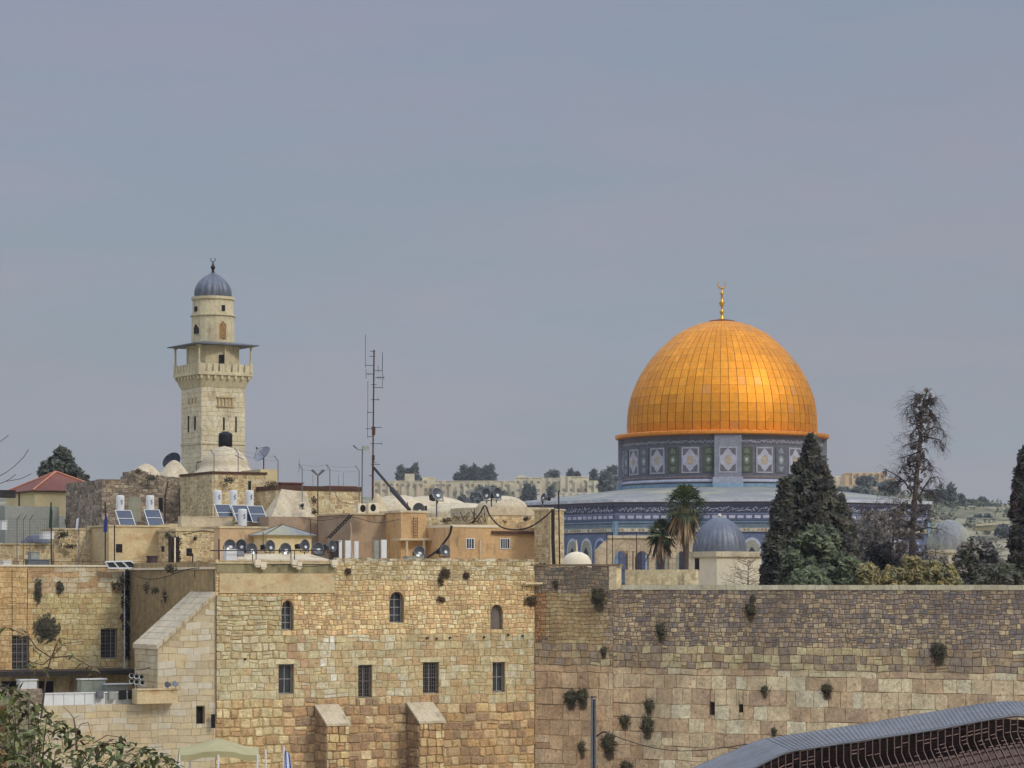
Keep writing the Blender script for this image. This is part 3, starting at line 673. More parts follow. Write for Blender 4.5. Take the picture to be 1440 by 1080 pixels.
vault('plastered_dome', 'low pale plastered dome on the rubble building', 'dome', 205, 676, 652, 38, 226, m_sand, 'bell')
vault('plastered_dome', 'pale plastered dome in front of the dark dish, left of the minaret', 'dome', 245, 676, 647, 34, 226, m_sand, 'bell')
vault('plastered_dome', 'tall bell shaped pale dome at the foot of the minaret', 'dome', 316, 676, 627, 52, 222, m_sand, 'bell2')
block('weathered_parapet', 'brown weathered parapet at the foot of the tall pale dome', 'wall', 296, 345, 668, 700, 216, 3, m_shadeplast)
t, fr, r_ = block('ochre_stone_house', 'ochre rubble house with one slit window behind the rooftop boilers', 'building', 299, 374, 667, 735, 213, 7, m_yellow, cap=.2, capm=m_rust, mas=YP, mh=((349, 353, 676, 689),))
rect_on(fr, t, 349, 353, 676, 689, m_dark, 'slit_window', -.02, .01)
block('pale_stair_head', 'small pale yellow stair head below the mesh dish', 'building', 366, 391, 660, 700, 216, 4, m_house)
t, fr, (u0, u1, v0, v1) = block('yellow_range', 'long low yellow range with a dark flat roof, right of the stair head', 'building', 388, 508, 690, 735, 212, 8, m_yellow, cap=.35, capm=m_rust, mas=YP, mh=())
mb = MB(); a = fr.uv(384, 730)[0]; b = fr.uv(428, 730)[0]
vv0, vv1 = fr.uv(400, 735)[1], fr.uv(400, 688)[1]
mb.hexa([fr.p(a-1.2, vv0, 2.2), fr.p(b, vv0, 2.2), fr.p(b, vv0, 0), fr.p(a-1.2, vv0, 0), fr.p(a+.6, vv1, .3), fr.p(b, vv1-.2, .3), fr.p(b, vv1-.2, 0), fr.p(a+.6, vv1, 0)])
tag(mb.build('sloping_buttress', m_sand, None, fr.p(a, vv0, 1)), 'sloping weathered buttress against the long yellow range', 'buttress')
# red sheds on the far roofs
for i, (x0, x1, y, lab) in enumerate([(395, 426, 680, 'rust red tin shed on the roof behind the first bent post'), (462, 500, 685, 'low red brown tin shed behind the pair of bent posts')]):
    t, fr, r_ = block('tin_shed', lab, 'shed', x0, x1, y, 700, 235, 3, m_rust, cap=.1, capm=m_redroof)
t, fr, r_ = block('shaded_mauve_house', 'shaded mauve plastered house behind the kiosk and stair', 'building', 378, 498, 727, 800, 204, 6, m_mauve, zb=1.05)
block('salmon_wall', 'peeling salmon plastered wall behind the floodlight row', 'wall', 309, 376, 743, 800, 198, 1.2, m_salmon, zb=1.05, cap=.15)
# kiosk
t, fr, (u0, u1, v0, v1) = block('kiosk', 'small cream kiosk with a sheet metal pyramid roof behind the floodlights', 'kiosk', 376, 438, 752, 800, 196.5, 2.6, m_house, zb=1.05)
mb = MB(); e = .3; C4 = [fr.p(u0-e, v1, e), fr.p(u1+e, v1, e), fr.p(u1+e, v1, -2.6-e), fr.p(u0-e, v1, -2.6-e)]; ap = (C4[0]+C4[2])/2; ap.z = v1+15*196/F
mb.add([c-Vector((0, 0, .05)) for c in C4]+C4+[ap], [(4, 5, 8), (5, 6, 8), (6, 7, 8), (7, 4, 8), (0, 1, 5, 4), (1, 2, 6, 5), (2, 3, 7, 6), (3, 0, 4, 7), (3, 2, 1, 0)])
ro = mb.build('roof', m_leadb, t)
mb = MB()
for c in (C4[0], C4[1], C4[3]): mb.tube(c, ap, .035)
mb.build('roof_seam', m_rust, ro)
# pale slab the floodlights stand behind
mb = MB(); a = FA.uv(333, 788, -1.2)[0]; b = FA.uv(468, 788, -1.2)[0]
va = FA.uv(400, 789)[1]
mb.hexa([FA.p(a-.6, va-.45, -.95), FA.p(b+.3, va-.45, -.95), FA.p(b+.3, va-.45, -3), FA.p(a-.6, va-.45, -3), FA.p(a, va+.12, -1.2), FA.p(b-.2, va+.12, -1.2), FA.p(b-.9, va+.5, -2.8), FA.p(a+.8, va+.5, -2.8)])
tag(mb.build('roof_slab', m_sand, None, FA.p(a+3, va-.45, -2)), 'pale sloping stone slab on the parapet below the floodlight row', 'slab')
# mauve/orange house
t, fr, r_ = block('mauve_house', 'mauve plastered house with white panels leaning on it', 'building', 493, 566, 724, 800, 199, 6, m_mauve, zb=1.05, cap=.12)
t, fr, r_ = block('orange_stair_tower', 'narrow orange rendered tower with a rusty ladder', 'building', 564, 600, 721, 800, 197.5, 4, m_orange, zb=1.05, cap=.16, capm=m_sand)
lad = MB(); F9 = fr
for x in (580, 585.5): lad.path([F9.p(F9.uv(x, 727)[0], F9.uv(580, 727)[1], .15), F9.p(F9.uv(x, 757)[0], F9.uv(580, 757)[1], .15)], .025)
for y in range(729, 757, 4): lad.path([F9.p(F9.uv(580, y)[0], F9.uv(580, y)[1], .15), F9.p(F9.uv(585.5, y)[0], F9.uv(580, y)[1], .15)], .02)
tag(lad.build('ladder', m_rust, None, F9.p(0, 3, .15)), 'rusty ladder fixed to the narrow orange tower', 'ladder')
t, fr, r_ = block('brown_recess', 'brown plastered porch wall between the orange tower and orange house', 'building', 597, 636, 741, 800, 199, 4, m_mauve, zb=1.05, cap=.1)
rect_on(fr, t, 599, 613, 761, 790, m_dark, 'doorway', -.02, .02)
mb = MB(); fr2 = Fr(fr.p(0, 0, 1.3), 28); h = hole(fr2, 562, 628, 757, 760); mb.fbox(fr2, *h, -1.2, 0)
pc = thing('porch_canopy', 'thin concrete porch canopy on posts beside the orange tower', 'canopy', fr2.p(0, 1.05, -.5)); mb.build('canopy_slab', m_roofst, pc)
for x in (573, 597, 614.5):
    mb = MB(); u = fr2.uv(x, 770)[0]; mb.fbox(fr2, u-.07, u+.07, 1.05, h[2]-.003, -.2, -.06); mb.build('post', m_sand, pc)
t, fr, r_ = block('orange_house', 'orange rendered house with two small white framed windows', 'building', 633, 768, 742, 800, 196.5, 6, m_orange, zb=.9, cap=.0)
small_window(fr, t, 656, 666, 758, 771, m_white, 2); small_window(fr, t, 704, 716, 758, 771, m_white, 3)
rect_on(fr, t, 691, 762, 747, 751, m_rust, 'ledge', -.02, .2)
for x in (674.5,):
    mb = MB(); u = fr.uv(x, 770)[0]; mb.fbox(fr, u-.05, u+.05, 1.1, fr.uv(x, 759)[1], .01, .1); mb.build('downpipe', m_sand, t)
mb = MB(); rect = hole(fr, 633, 700, 738, 741.7); mb.fbox(fr, *rect, -5.9, .06); mb.build('roof', m_cream, t)
t, fr, r_ = block('stone_attic', 'yellow stone attic with pale coping above the orange house', 'building', 687, 777, 725, 746, 200, 6, m_yellow, cap=.62, capm=m_sand, mas=YP, mh=())
t, fr, r_ = block('stone_pier', 'tall narrow yellow stone pier with dark poles standing by it', 'pier', 772, 793, 718, 800, 195, 2.2, m_yellow, zb=.9, cap=.12, mas=YP, mh=())
t, fr, r_ = block('ridge_wall', 'weathered long low vaulted roof wall behind the mauve house', 'wall', 560, 690, 722, 745, 214, 8, m_sand)
block('rear_yellow_wall', 'rubble edged yellow wall behind the brown porch', 'wall', 597, 690, 728, 745, 206, 4, m_yellow, mas=YP, mh=())
vault('conical_roof', 'blunt tan conical roof beneath the tall antenna mast', 'roof', 531, 722, 694, 19, 207, m_roofst, 'bell')
for (x, yb, yt, hw, D, lab) in [(560, 728, 696, 52, 222, 'broad sand coloured vault at the foot of the antenna mast'), (606, 726, 697, 62, 224, 'broad low sand coloured vault right of the conical roof'), (706, 716, 697, 36, 218, 'pale low dome with floodlights on it, above the stone attic'), (650, 724, 707, 60, 222, 'very low sandy vault between the two lit vaults')]:
    vault('vaulted_roof', lab, 'roof', x, yb, yt, hw, D, m_sand, 'dome')

# ------------------------------------------------------------ minaret
MD = 236.0; MC = P(299.5, HY, MD); ma = 31.5
pm = F/MD
def zy(y, D): return (HY-y)*D/F
def sqr(mb, hw, z0, z1, hw1=None, c=(1, 1, 1), cen=None, ang=ma):
    cen = cen or MC; hw1 = hw if hw1 is None else hw1; u = Vector((math.cos(R(ang)), math.sin(R(ang)), 0)); n = Vector((math.sin(R(ang)), -math.cos(R(ang)), 0)); ps = []
    for h, z in ((hw, z0), (hw1, z1)):
        for a, b in ((-1, 1), (1, 1), (1, -1), (-1, -1)): ps.append(cen+u*a*h+n*b*h+Vector((0, 0, z)))
    mb.hexa(ps, c)
mn = thing('minaret', 'tall square cream stone minaret with a roofed balcony and a grey ribbed cap', 'minaret', MC+Vector((0, 0, -16.4)))
HWm = 67/2/pm
mb = MB(); sqr(mb, HWm-.03, -16.4, zy(541, MD)); mb.build('shaft_core', m_min, mn)
cmn = lambda px, py, rg: pick([(212, 198, 164), (209, 194, 156), (214, 202, 168)], rg, .03)
mb = MB()
nM = Vector((math.sin(R(ma)), -math.cos(R(ma)), 0)); uM = Vector((math.cos(R(ma)), math.sin(R(ma)), 0))
for k in range(4):
    a = ma-90*k; n_ = Vector((math.sin(R(a)), -math.cos(R(a)), 0)); u_ = Vector((math.cos(R(a)), math.sin(R(a)), 0))
    fr = Fr(MC+n_*HWm-u_*HWm, a)
    masonry(mb, fr, 0, 2*HWm, zy(670, MD) if k < 2 else 8, zy(541, MD), lambda px, py: (.42, .75, .006, .02, .0), cmn, seed=60+k, gap=.004)
mb.build('masonry', m_min_attr, mn)
fMR = Fr(MC+nM*HWm-uM*HWm, ma)                       # bright face
fML = Fr(MC-uM*HWm-nM*HWm, ma-90)                    # shaded face
mb = MB(); sqr(mb, HWm+.07, zy(626.5, MD), zy(624.5, MD)); mb.build('string_course', m_min, mn)
for fr, x0, x1, y0, y1 in [(fMR, 313.6, 315.8, 587, 605), (fMR, 330.8, 332.6, 586, 608), (fML, 273.6, 275.4, 586, 605), (fML, 264.5, 266, 585, 608)]:
    rect_on(fr, mn, x0, x1, y0, y1, m_dark, 'slit_window', -.02, .05)
mb = MB()
h = hole(fMR, 304, 329, 560, 571)
for i in range(5):
    x = h[0]+(h[1]-h[0])*(i+.5)/5; mb.fbox(fMR, x-.07, x+.07, h[2], h[3], .0, .10)
mb.fbox(fMR, h[0], h[1], h[2]-.1, h[2]-.003, 0, .13); mb.fbox(fMR, h[0], h[1], h[3]+.003, h[3]+.08, 0, .13)
h = hole(fML, 264, 278, 560, 568)
for i in range(3):
    x = h[0]+(h[1]-h[0])*(i+.5)/3; mb.fbox(fML, x-.07, x+.07, h[2], h[3], .0, .10)
mb.build('blind_corbel_panel', M('shaded_stone', (176, 152, 108)), mn)  # darker copy of the shaft stone, shade put into its colour
# flared corbelling and balcony
HB = 2.62
mb = MB(); sqr(mb, HWm+.02, zy(547, MD), zy(530.5, MD), HB-.12); mb.build('flared_corbelling', m_min, mn)
mb = MB()
for k in range(4):
    a = ma-90*k; n_ = Vector((math.sin(R(a)), -math.cos(R(a)), 0)); u_ = Vector((math.cos(R(a)), math.sin(R(a)), 0))
    fr = Fr(MC+n_*(HB-.55)-u_*HB, a)
    for i in range(8):
        x = .35+(2*HB-.7)*i/7; mb.fbox(fr, x-.1, x+.1, zy(535.5, MD), zy(530.6, MD), -.3, .5)
mb.build('corbels', m_min, mn)
mb = MB(); sqr(mb, HB, zy(530.4, MD), zy(527.3, MD)); mb.build('balcony_floor', m_min, mn)
for k in range(4):
    a = ma-90*k; n_ = Vector((math.sin(R(a)), -math.cos(R(a)), 0)); u_ = Vector((math.cos(R(a)), math.sin(R(a)), 0))
    fr = Fr(MC+n_*(HB-.12)-u_*(HB-.12), a); L = 2*(HB-.12)
    mb = MB(); npan = 8
    for i in range(npan):
        x0 = .10+(L-.2)*i/npan+.085; x1 = .10+(L-.2)*(i+1)/npan-.085; mb.fbox(fr, x0, x1, zy(527, MD), zy(514.5, MD), -.10, .02)
    mb.fbox(fr, .1, L-.1, zy(527.2, MD), zy(525.5, MD), -.13, .04); mb.build('balustrade', m_min, mn)
for a_, b_ in ((-1, 1), (1, 1), (1, -1), (-1, -1)):
    c_ = MC+uM*a_*(HB-.16)+nM*b_*(HB-.16)
    mb = MB(); mb.lathe([(.17, zy(527, MD)), (.17, zy(513, MD)), (.09, zy(512.5, MD)), (.09, zy(491, MD)), (.2, zy(490, MD)), (.2, zy(488.5, MD))], (c_.x, c_.y, 0), 8); mb.build('post', m_min, mn)
for b_ in (nM, -uM):
    c_ = MC+b_*(HB-.16)+(uM if b_ is nM else nM)*0
    mb = MB(); mb.lathe([(.07, zy(527, MD)), (.07, zy(488.5, MD))], (c_.x, c_.y, 0), 8); mb.build('post', m_min, mn)
mb = MB(); sqr(mb, 3.0, zy(488.3, MD), zy(486.9, MD)); sqr(mb, 3.0, zy(486.9, MD)+.002, zy(483, MD), 1.75); mb.build('canopy', m_lead, mn)
mb = MB(); mb.lathe([(2.36, zy(527.2, MD)), (2.36, zy(488, MD))], MC, 8, ph=R(22.5-ma)); core = mb.build('balcony_room', m_min, mn)
o8 = Fr(MC+Vector((math.sin(R(9)), -math.cos(R(9)), 0))*2.28, 9)
rect_on(fMR if False else Fr(MC+nM*2.26-uM*.0, 14), mn, 308, 317.5, 499, 511, m_dark, 'doorway', -.3, .12)
LR = 30.5/pm
mb = MB(); mb.smooth = False; mb.lathe([(LR, zy(484, MD)), (LR*.985, zy(446, MD)), (LR+.1, zy(445.6, MD)), (LR+.1, zy(444.2, MD)), (LR*.955, zy(443.8, MD)), (LR*.935, zy(423, MD)), (LR*1.0, zy(422.4, MD)), (LR*1.0, zy(418.6, MD)), (.1, zy(418.2, MD))], MC, 24); mb.build('lantern', m_min, mn)
for az, px0, px1, y0, y1, arch, mt in [(20, 309, 318, 451, 476, 1, M('brown_lattice', (150, 116, 70), nz=((6, .3),))), (22, 312, 316.5, 429, 437, 0, m_dark), (-60, 273, 277, 456, 469, 1, m_dark), (-55, 273.5, 277, 431, 438, 0, m_dark)]:
    d = Vector((math.sin(R(az)), -math.cos(R(az)), 0)); rr = LR*(.985 if arch else .945)
    fr = Fr(MC+d*rr, az); mb = MB(); h = hole(fr, px0, px1, y0, y1)
    if h[1]-h[0] > 1.2: h = (-.3, .3, h[2], h[3])
    if arch:
        um = (h[0]+h[1])/2; mb.prism(fr, [(h[0], h[2]), (h[1], h[2]), (h[1], h[3]-.35), (um+.12*(h[1]-h[0]), h[3]-.08), (um, h[3]), (um-.12*(h[1]-h[0]), h[3]-.08), (h[0], h[3]-.35)], -.2, .04)
    else: mb.fbox(fr, *h, -.2, .04)
    mb.build('window', mt, mn)
mb = MB(); mb.smooth = True; rD = 25.5/pm; hD = (418.5-383)/pm
pf = [(rD*.97, 0), (rD*1.0, hD*.12), (rD*.985, hD*.28), (rD*.9, hD*.46), (rD*.74, hD*.64), (rD*.5, hD*.80), (rD*.27, hD*.91), (rD*.10, hD*.98), (.02, hD*1.02)]
mb.lathe(pf, MC+Vector((0, 0, zy(418.5, MD))), 96, flute=(16, .075)); dm = mb.build('lead_dome', m_lead, mn)
mb = MB(); mb.lathe([(.17, 0), (.1, .25), (.22, .5), (.1, .72), (.06, .8), (.08, .86), (.03, .95)], MC+Vector((0, 0, zy(384, MD))), 10)
c0 = MC+Vector((0, 0, zy(384, MD)+1.12))
mb.path([c0+Vector((.2*math.sin(t), 0, -.2*math.cos(t)+.06)) for t in [R(a) for a in range(-130, 131, 20)]], .035, 5); mb.build('finial', m_iron, dm)
# tank and its stand in front of the minaret
TKD = 224; c = P(317, 638, TKD); k = TKD/F
tk = thing('water_tank', 'black plastic water tank on a thin stand in front of the minaret', 'tank', c)
mb = MB(); mb.smooth = True; mb.lathe([(.02, 10*k), (9.3*k, 10*k), (9.8*k, 12*k), (9.8*k, 26*k), (8.6*k, 29*k), (5*k, 30*k), (4.6*k, 31*k), (.02, 31.2*k)], c, 20); mb.build('tank_body', m_black, tk)
for a_, b_ in ((-9, -.4), (9, -.4), (9, .6), (-9, .6)):
    mb = MB(); mb.tube(c+Vector((a_*k*1.1, b_, 0)), c+Vector((a_*k*.9, b_, 10*k)), .03); mb.build('leg', m_rust, tk)
mb = MB(); mb.lathe([(.12, 0), (.12, 7*k), (.05, 10*k)], c, 8); mb.build('outlet_pipe', m_steel, tk)

# ------------------------------------------------------------ the domed shrine
DC = Vector((23.3, 300, 0)); RO = 24.6; TH0 = -31
sh = thing('domed_shrine', 'octagonal blue tiled shrine crowned by a huge golden dome', 'shrine', DC+Vector((0, 0, -2)))
def corner(i, r=RO): t = R(TH0+45*i); return DC+Vector((math.sin(t), -math.cos(t), 0))*r
B_dk = lin((46, 50, 80)); B_mid = lin((60, 82, 120)); B_cy = lin((84, 138, 154)); B_wh = lin((172, 172, 186)); B_gold = lin((184, 164, 112)); B_gr = lin((92, 118, 92))
rg = random.Random(77)
EZ = 8.55
for i in range(8):
    a = TH0+22.5+45*i; c0 = corner(i); fr = Fr(c0, a); L = 2*RO*math.sin(R(22.5))
    vis = i in (0, 7, 1)
    mb = MB()
    def band(z0, z1, c, w=.02, t=.3): mb.fbox(fr, 0.0, L, z0, z1, -t, w, c)
    mb.fbox(fr, 0, L, -2.5, EZ, -1.2, 0, B_mid)
    band(8.2, 8.5, lin((84, 78, 100)), .05); band(7.38, 8.15, B_dk, .03); band(7.2, 7.34, lin((92, 104, 140)), .05)
    band(6.76, 7.17, lin((60, 74, 118)), .03); band(6.62, 6.73, B_mid, .05)
    band(6.38, 6.48, B_cy, .07); band(5.98, 6.2, lin((96, 116, 120)), .04); band(5.86, 5.95, lin((86, 140, 156)), .05); band(5.42, 5.82, B_gold, .04); band(5.3, 5.39, B_dk, .05)
    wl = mb.build('tiled_wall', m_tile, sh)
    if not vis: continue
    mb = MB(); u = .45
    while u < L-.8:
        mb.fbox(fr, u, u+.62, 6.8, 7.12, .0, .05, pick([(172, 168, 184), (160, 158, 176), (182, 178, 190)], rg, .06)); u += .87
    mb.build('panel_row', m_tile, wl)
    mb = MB(); u = .3
    while u < L-.3:      # flowing white lettering on the dark blue band
        s = rg.uniform(.05, .22); z = rg.uniform(7.46, 7.9); hgt = rg.uniform(.05, .3)
        if rg.random() < .4: mb.hexa([fr.p(u, z, .06), fr.p(u+.06, z, .06), fr.p(u+.06, z, .0), fr.p(u, z, 0), fr.p(u+.05, min(8.1, z+hgt), .06), fr.p(u+.11, min(8.1, z+hgt), .06), fr.p(u+.11, min(8.1, z+hgt), 0), fr.p(u+.05, min(8.1, z+hgt), 0)], B_wh)
        else: mb.fbox(fr, u, u+s, z, z+.055, 0, .06, B_wh)
        u += rg.uniform(.05, .13)
    mb.build('inscription', m_tile, wl)
    mb = MB(); u = .3
    while u < L-.3:
        mb.fbox(fr, u, u+.2, 5.5, 5.74, 0, .06, pick([(150, 110, 70), (206, 190, 140), (120, 130, 110)], rg)); u += .36
    mb.build('frieze_tiles', m_tile, wl)
    for b in range(7):
        uc = 1.2+(L-2.4)*(b+.5)/7; hw = .95
        mb = MB(); mb.prism(fr, [(uc-hw-.25, -1.5), (uc+hw+.25, -1.5), (uc+hw+.25, 5.2), (uc-hw-.25, 5.2)], 0, .04, lin((70, 90, 128)))
        pts = [(uc-hw, -1.2), (uc+hw, -1.2), (uc+hw, 3.6)]+[(uc+hw*math.cos(t), 3.6+1.25*math.sin(t)**.9) for t in [math.pi*k/8 for k in range(1, 8)]]+[(uc-hw, 3.6)]
        mb.prism(fr, pts, 0, .08, B_wh if b not in (0, 6) else lin((130, 150, 180)))
        sc_ = .82; pts2 = [(uc+(x-uc)*sc_, 1.0+(y-1.0)*.93) for x, y in pts]
        mb.prism(fr, pts2, 0, .11, lin((150, 146, 110)) if (b not in (0, 6)) else lin((50, 66, 110)))
        pts3 = [(uc-.42, -1.1), (uc+.42, -1.1), (uc+.42, 3.3), (uc, 3.9), (uc-.42, 3.3)]
        mb.prism(fr, pts3, 0, .14, lin((46, 50, 66)))
        mb.build('arched_bay', m_tile, wl)
    mb = MB(); mb.fbox(fr, -.02, .32, -2, 6.55, 0, .1, lin((70, 130, 160))); mb.fbox(fr, L-.32, L+.02, -2, 6.55, 0, .1, lin((70, 130, 160))); mb.build('corner_strip', m_tile, wl)
# eaves and low roof
mb = MB()
for r_, z in ((24.75, 8.5), (24.95, 8.52), (24.95, 8.82), (24.3, 8.86)): 
    mb.v.extend([tuple(corner(i, r_)+Vector((0, 0, z))) for i in range(8)])
for j in range(3):
    for i in range(8): mb.f.append((j*8+i, j*8+(i+1) % 8, (j+1)*8+(i+1) % 8, (j+1)*8+i)); mb.c.append((1, 1, 1))
mb.build('eaves', M('pale_parapet_edge', (184, 184, 184), bump=None), sh)
mb = MB(); n = 64; ring = []
for j, f in enumerate([0, .5, 1]):
    for i in range(n):
        t = math.radians(TH0)+2*math.pi*i/n; loc = (math.degrees(t)-TH0) % 45-22.5
        ro = 24.7*math.cos(R(22.5))/math.cos(R(loc)); r_ = ro+(11.3-ro)*f; mb.v.append((DC.x+r_*math.sin(t), DC.y-r_*math.cos(t), 8.84+(10.45-8.84)*f))
for j in range(2):
    for i in range(n): mb.f.append((j*n+i, j*n+(i+1) % n, (j+1)*n+(i+1) % n, (j+1)*n+i)); mb.c.append((1, 1, 1))
mb.build('low_roof', m_leadb, sh)
# drum
RD = 11.1
mb = MB(); DG = lin((100, 99, 106))
mb.lathe([(RD, 10.3), (RD, 16.1)], DC, 96, DG)
mb.lathe([(RD+.02, 10.35), (RD+.10, 10.36), (RD+.10, 10.84), (RD+.02, 10.85)], DC, 96, lin((84, 138, 164)))
mb.lathe([(RD+.02, 10.95), (RD+.22, 11.0), (RD+.22, 11.12), (RD+.02, 11.3)], DC, 96, lin((150, 152, 168)))
mb.lathe([(RD+.02, 15.05), (RD+.05, 15.06), (RD+.05, 15.6), (RD+.02, 15.61)], DC, 96, lin((96, 92, 98)))
mb.lathe([(RD+.02, 11.45), (RD+.05, 11.46), (RD+.05, 11.62), (RD+.02, 11.63)], DC, 96, lin((126, 100, 92)))
dr = mb.build('drum', m_tile, sh)
mb = MB()
for i in range(420):
    az = rg.uniform(0, 360) if False else -90+180*i/420; fr = Fr(DC+Vector((math.sin(R(az)), -math.cos(R(az)), 0))*(RD+.05), az)
    z = rg.uniform(15.15, 15.4); mb.fbox(fr, -.06, .08, z, z+rg.uniform(.05, .16), -.05, .05, lin((150, 146, 156)))
mb.build('drum_inscription', m_tile, dr)
for k in range(4):
    az = -1.2+90*k; fr = Fr(DC+Vector((math.sin(R(az)), -math.cos(R(az)), 0))*(RD+.28), az)
    mb = MB(); mb.fbox(fr, -1.45, 1.45, 10.4, 16.05, -.9, .12, lin((128, 128, 138))); mb.fbox(fr, -1.62, 1.62, 10.42, 11.5, -.9, .24, lin((150, 152, 168))); mb.fbox(fr, -1.64, 1.64, 10.38, 10.86, -.9, .28, lin((96, 150, 176)))
    mb.build('drum_pier', m_tile, dr)
for k in range(-4, 5):
    for half in (0, 1):
        az = -1.2+20.9*k+half*10.45
        if abs(az) > 88: continue
        pier = (k == 0 and not half); rr = RD+.04 if not pier else RD+.41
        fr = Fr(DC+Vector((math.sin(R(az)), -math.cos(R(az)), 0))*rr, az); mb = MB()
        if not half:
            hw, z0, z1 = .98, 11.95, 14.75; zm = (z0+z1)/2
            mb.fbox(fr, -hw, hw, z0, z1, -.3, .03, lin((158, 156, 164)))
            mb.fbox(fr, -hw+.16, hw-.16, z0+.16, z1-.16, -.1, .045, lin((104, 92, 100)))
            d = [(-hw+.12, zm-.42), (-.5, zm-.62), (-.3, zm-.95), (0, z0+.16), (.3, zm-.95), (.5, zm-.62), (hw-.12, zm-.42), (hw-.12, zm+.42), (.5, zm+.62), (.3, zm+.95), (0, z1-.16), (-.3, zm+.95), (-.5, zm+.62), (-hw+.12, zm+.42)]
            mb.prism(fr, d, -.1, .06, lin((166, 164, 172)))
            st = [(.46*(1 if q % 2 == 0 else .78)*math.cos(R(q*22.5)), zm+.58*(1 if q % 2 == 0 else .78)*math.sin(R(q*22.5))) for q in range(16)]
            mb.prism(fr, st, -.1, .075, lin((168, 138, 88)))
            mb.build('white_lozenge_panel', m_tile, dr)
        else:
            dark = k in (-3, -1+0, 1, 4) and k != -1 or k in (-4,)
            cbg = lin((82, 84, 56)) if not dark else lin((92, 94, 98)); cfg = lin((100, 116, 78)) if not dark else lin((126, 130, 130))
            hw, z0, z1 = .66, 12.0, 14.75; zm = (z0+z1)/2
            mb.fbox(fr, -hw, hw, z0, z1, -.3, .03, cbg)
            for sgn in (-1, 1):
                mb.prism(fr, [(x, zm+sgn*y) for x, y in ([(-.35, .72), (.35, .72), (.22, 1.15), (0, 1.28), (-.22, 1.15)] if sgn > 0 else [(.35, .72), (-.35, .72), (-.22, 1.15), (0, 1.28), (.22, 1.15)])], -.1, .045, cfg)
            st = [(.36*math.cos(R(q*45)), zm+.5*math.sin(R(q*45))) for q in range(8)]
            mb.prism(fr, st, -.1, .05, cfg); st = [(x*.45, zm+(y-zm)*.45) for x, y in st]; mb.prism(fr, st, -.1, .065, lin((170, 172, 160)))
            mb.build('green_tile_panel', m_tile, dr)
# gilded ledge and dome
ZB = 16.55
mb = MB(); gc = lin((232, 150, 62))
mb.lathe([(RD-.1, 16.02), (11.75, 16.1), (11.85, 16.2), (11.85, 16.45), (11.7, 16.52), (10.2, 16.66)], DC, 96, gc)
n = 64
for i in range(n):
    t = 2*math.pi*i/n; q = DC+Vector((math.sin(t), -math.cos(t), 0))*10.6; q2 = DC+Vector((math.sin(t), -math.cos(t), 0))*11.84
    mb.tube(q+Vector((0, 0, 16.66)), q2+Vector((0, 0, 16.47)), .045, n=4, c=lin((170, 100, 40)))
mb.build('gilded_ledge', m_gold, sh)
prof = [(133, 0), (133.8, 12), (133.2, 24), (130.6, 45), (123.4, 67), (111.8, 90), (95.6, 112), (73.5, 134), (58.5, 145), (35, 156), (17, 160)]
prof = [(a/12.67, b/12.67) for a, b in prof]
# resample by arc length (Catmull-like smoothing by interpolation)
def cat(p0, p1, p2, p3, t): return tuple(.5*(2*p1[i]+(p2[i]-p0[i])*t+(2*p0[i]-5*p1[i]+4*p2[i]-p3[i])*t*t+(3*p1[i]-p0[i]-3*p2[i]+p3[i])*t**3) for i in (0, 1))
fine = []
for i in range(len(prof)-1):
    p = [prof[max(0, i-1)], prof[i], prof[i+1], prof[min(len(prof)-1, i+2)]]
    fine += [cat(*p, k/8) for k in range(8)]
fine.append(prof[-1])
acc = [0]
for a, b in zip(fine, fine[1:]): acc.append(acc[-1]+math.hypot(a[0]-b[0], a[1]-b[1]))
nr = 17; pr = []
for k in range(nr+1):
    s = acc[-1]*(k/nr); j = max(i for i in range(len(acc)) if acc[i] <= s+1e-9); j = min(j, len(fine)-2)
    f = (s-acc[j])/(acc[j+1]-acc[j]); pr.append((fine[j][0]+(fine[j+1][0]-fine[j][0])*f, fine[j][1]+(fine[j+1][1]-fine[j][1])*f))
mb = MB(); mb.smooth = True; mb.lathe([(a-.05, b) for a, b in pr], DC+Vector((0, 0, ZB)), 96); mb.build('dome_seams', m_goldj, sh)
mb = MB(); n = 66; rg = random.Random(9)
golds = [(224, 148, 42), (221, 145, 40), (227, 152, 44), (217, 141, 38)]
for j in range(nr):
    for i in range(n):
        t0 = 2*math.pi*(i+.03)/n; t1 = 2*math.pi*(i+.97)/n; (ra, za), (rb, zb) = pr[j], pr[j+1]
        f0, f1 = .004, .985; r0 = ra+(rb-ra)*f0; r1 = ra+(rb-ra)*f1; z0 = za+(zb-za)*f0; z1 = za+(zb-za)*f1
        e = lambda: rg.gauss(0, .007)
        pts = []
        tm = (t0+t1)/2; zm = (z0+z1)/2; rm = (r0+r1)/2
        for (r_, z_, t_) in ((r0, z0, t0), (r0, z0, t1), (r1, z1, t1), (r1, z1, t0)):
            r_ += e(); pts.append((DC.x+r_*math.sin(t_), DC.y-r_*math.cos(t_), ZB+z_))
        k = rg.random()
        c = pick(golds, rg, .025)
        if k < .03: c = pick([(214, 146, 70), (206, 146, 80), (216, 164, 90)], rg, .04)
        mb.add(pts, [(0, 1, 2, 3)], c)
mb.build('gilded_plates', m_gold, sh)
mb = MB(); mb.lathe([(1.45, -.06), (1.5, .02), (1.3, .12), (.35, .3), (.05, .34)], DC+Vector((0, 0, ZB+160/12.67)), 32, lin((120, 80, 40))); mb.build('dome_cap', m_goldj, sh)
mb = MB(); mb.smooth = True; fz = ZB+160/12.67+.2; k = 1/12.67
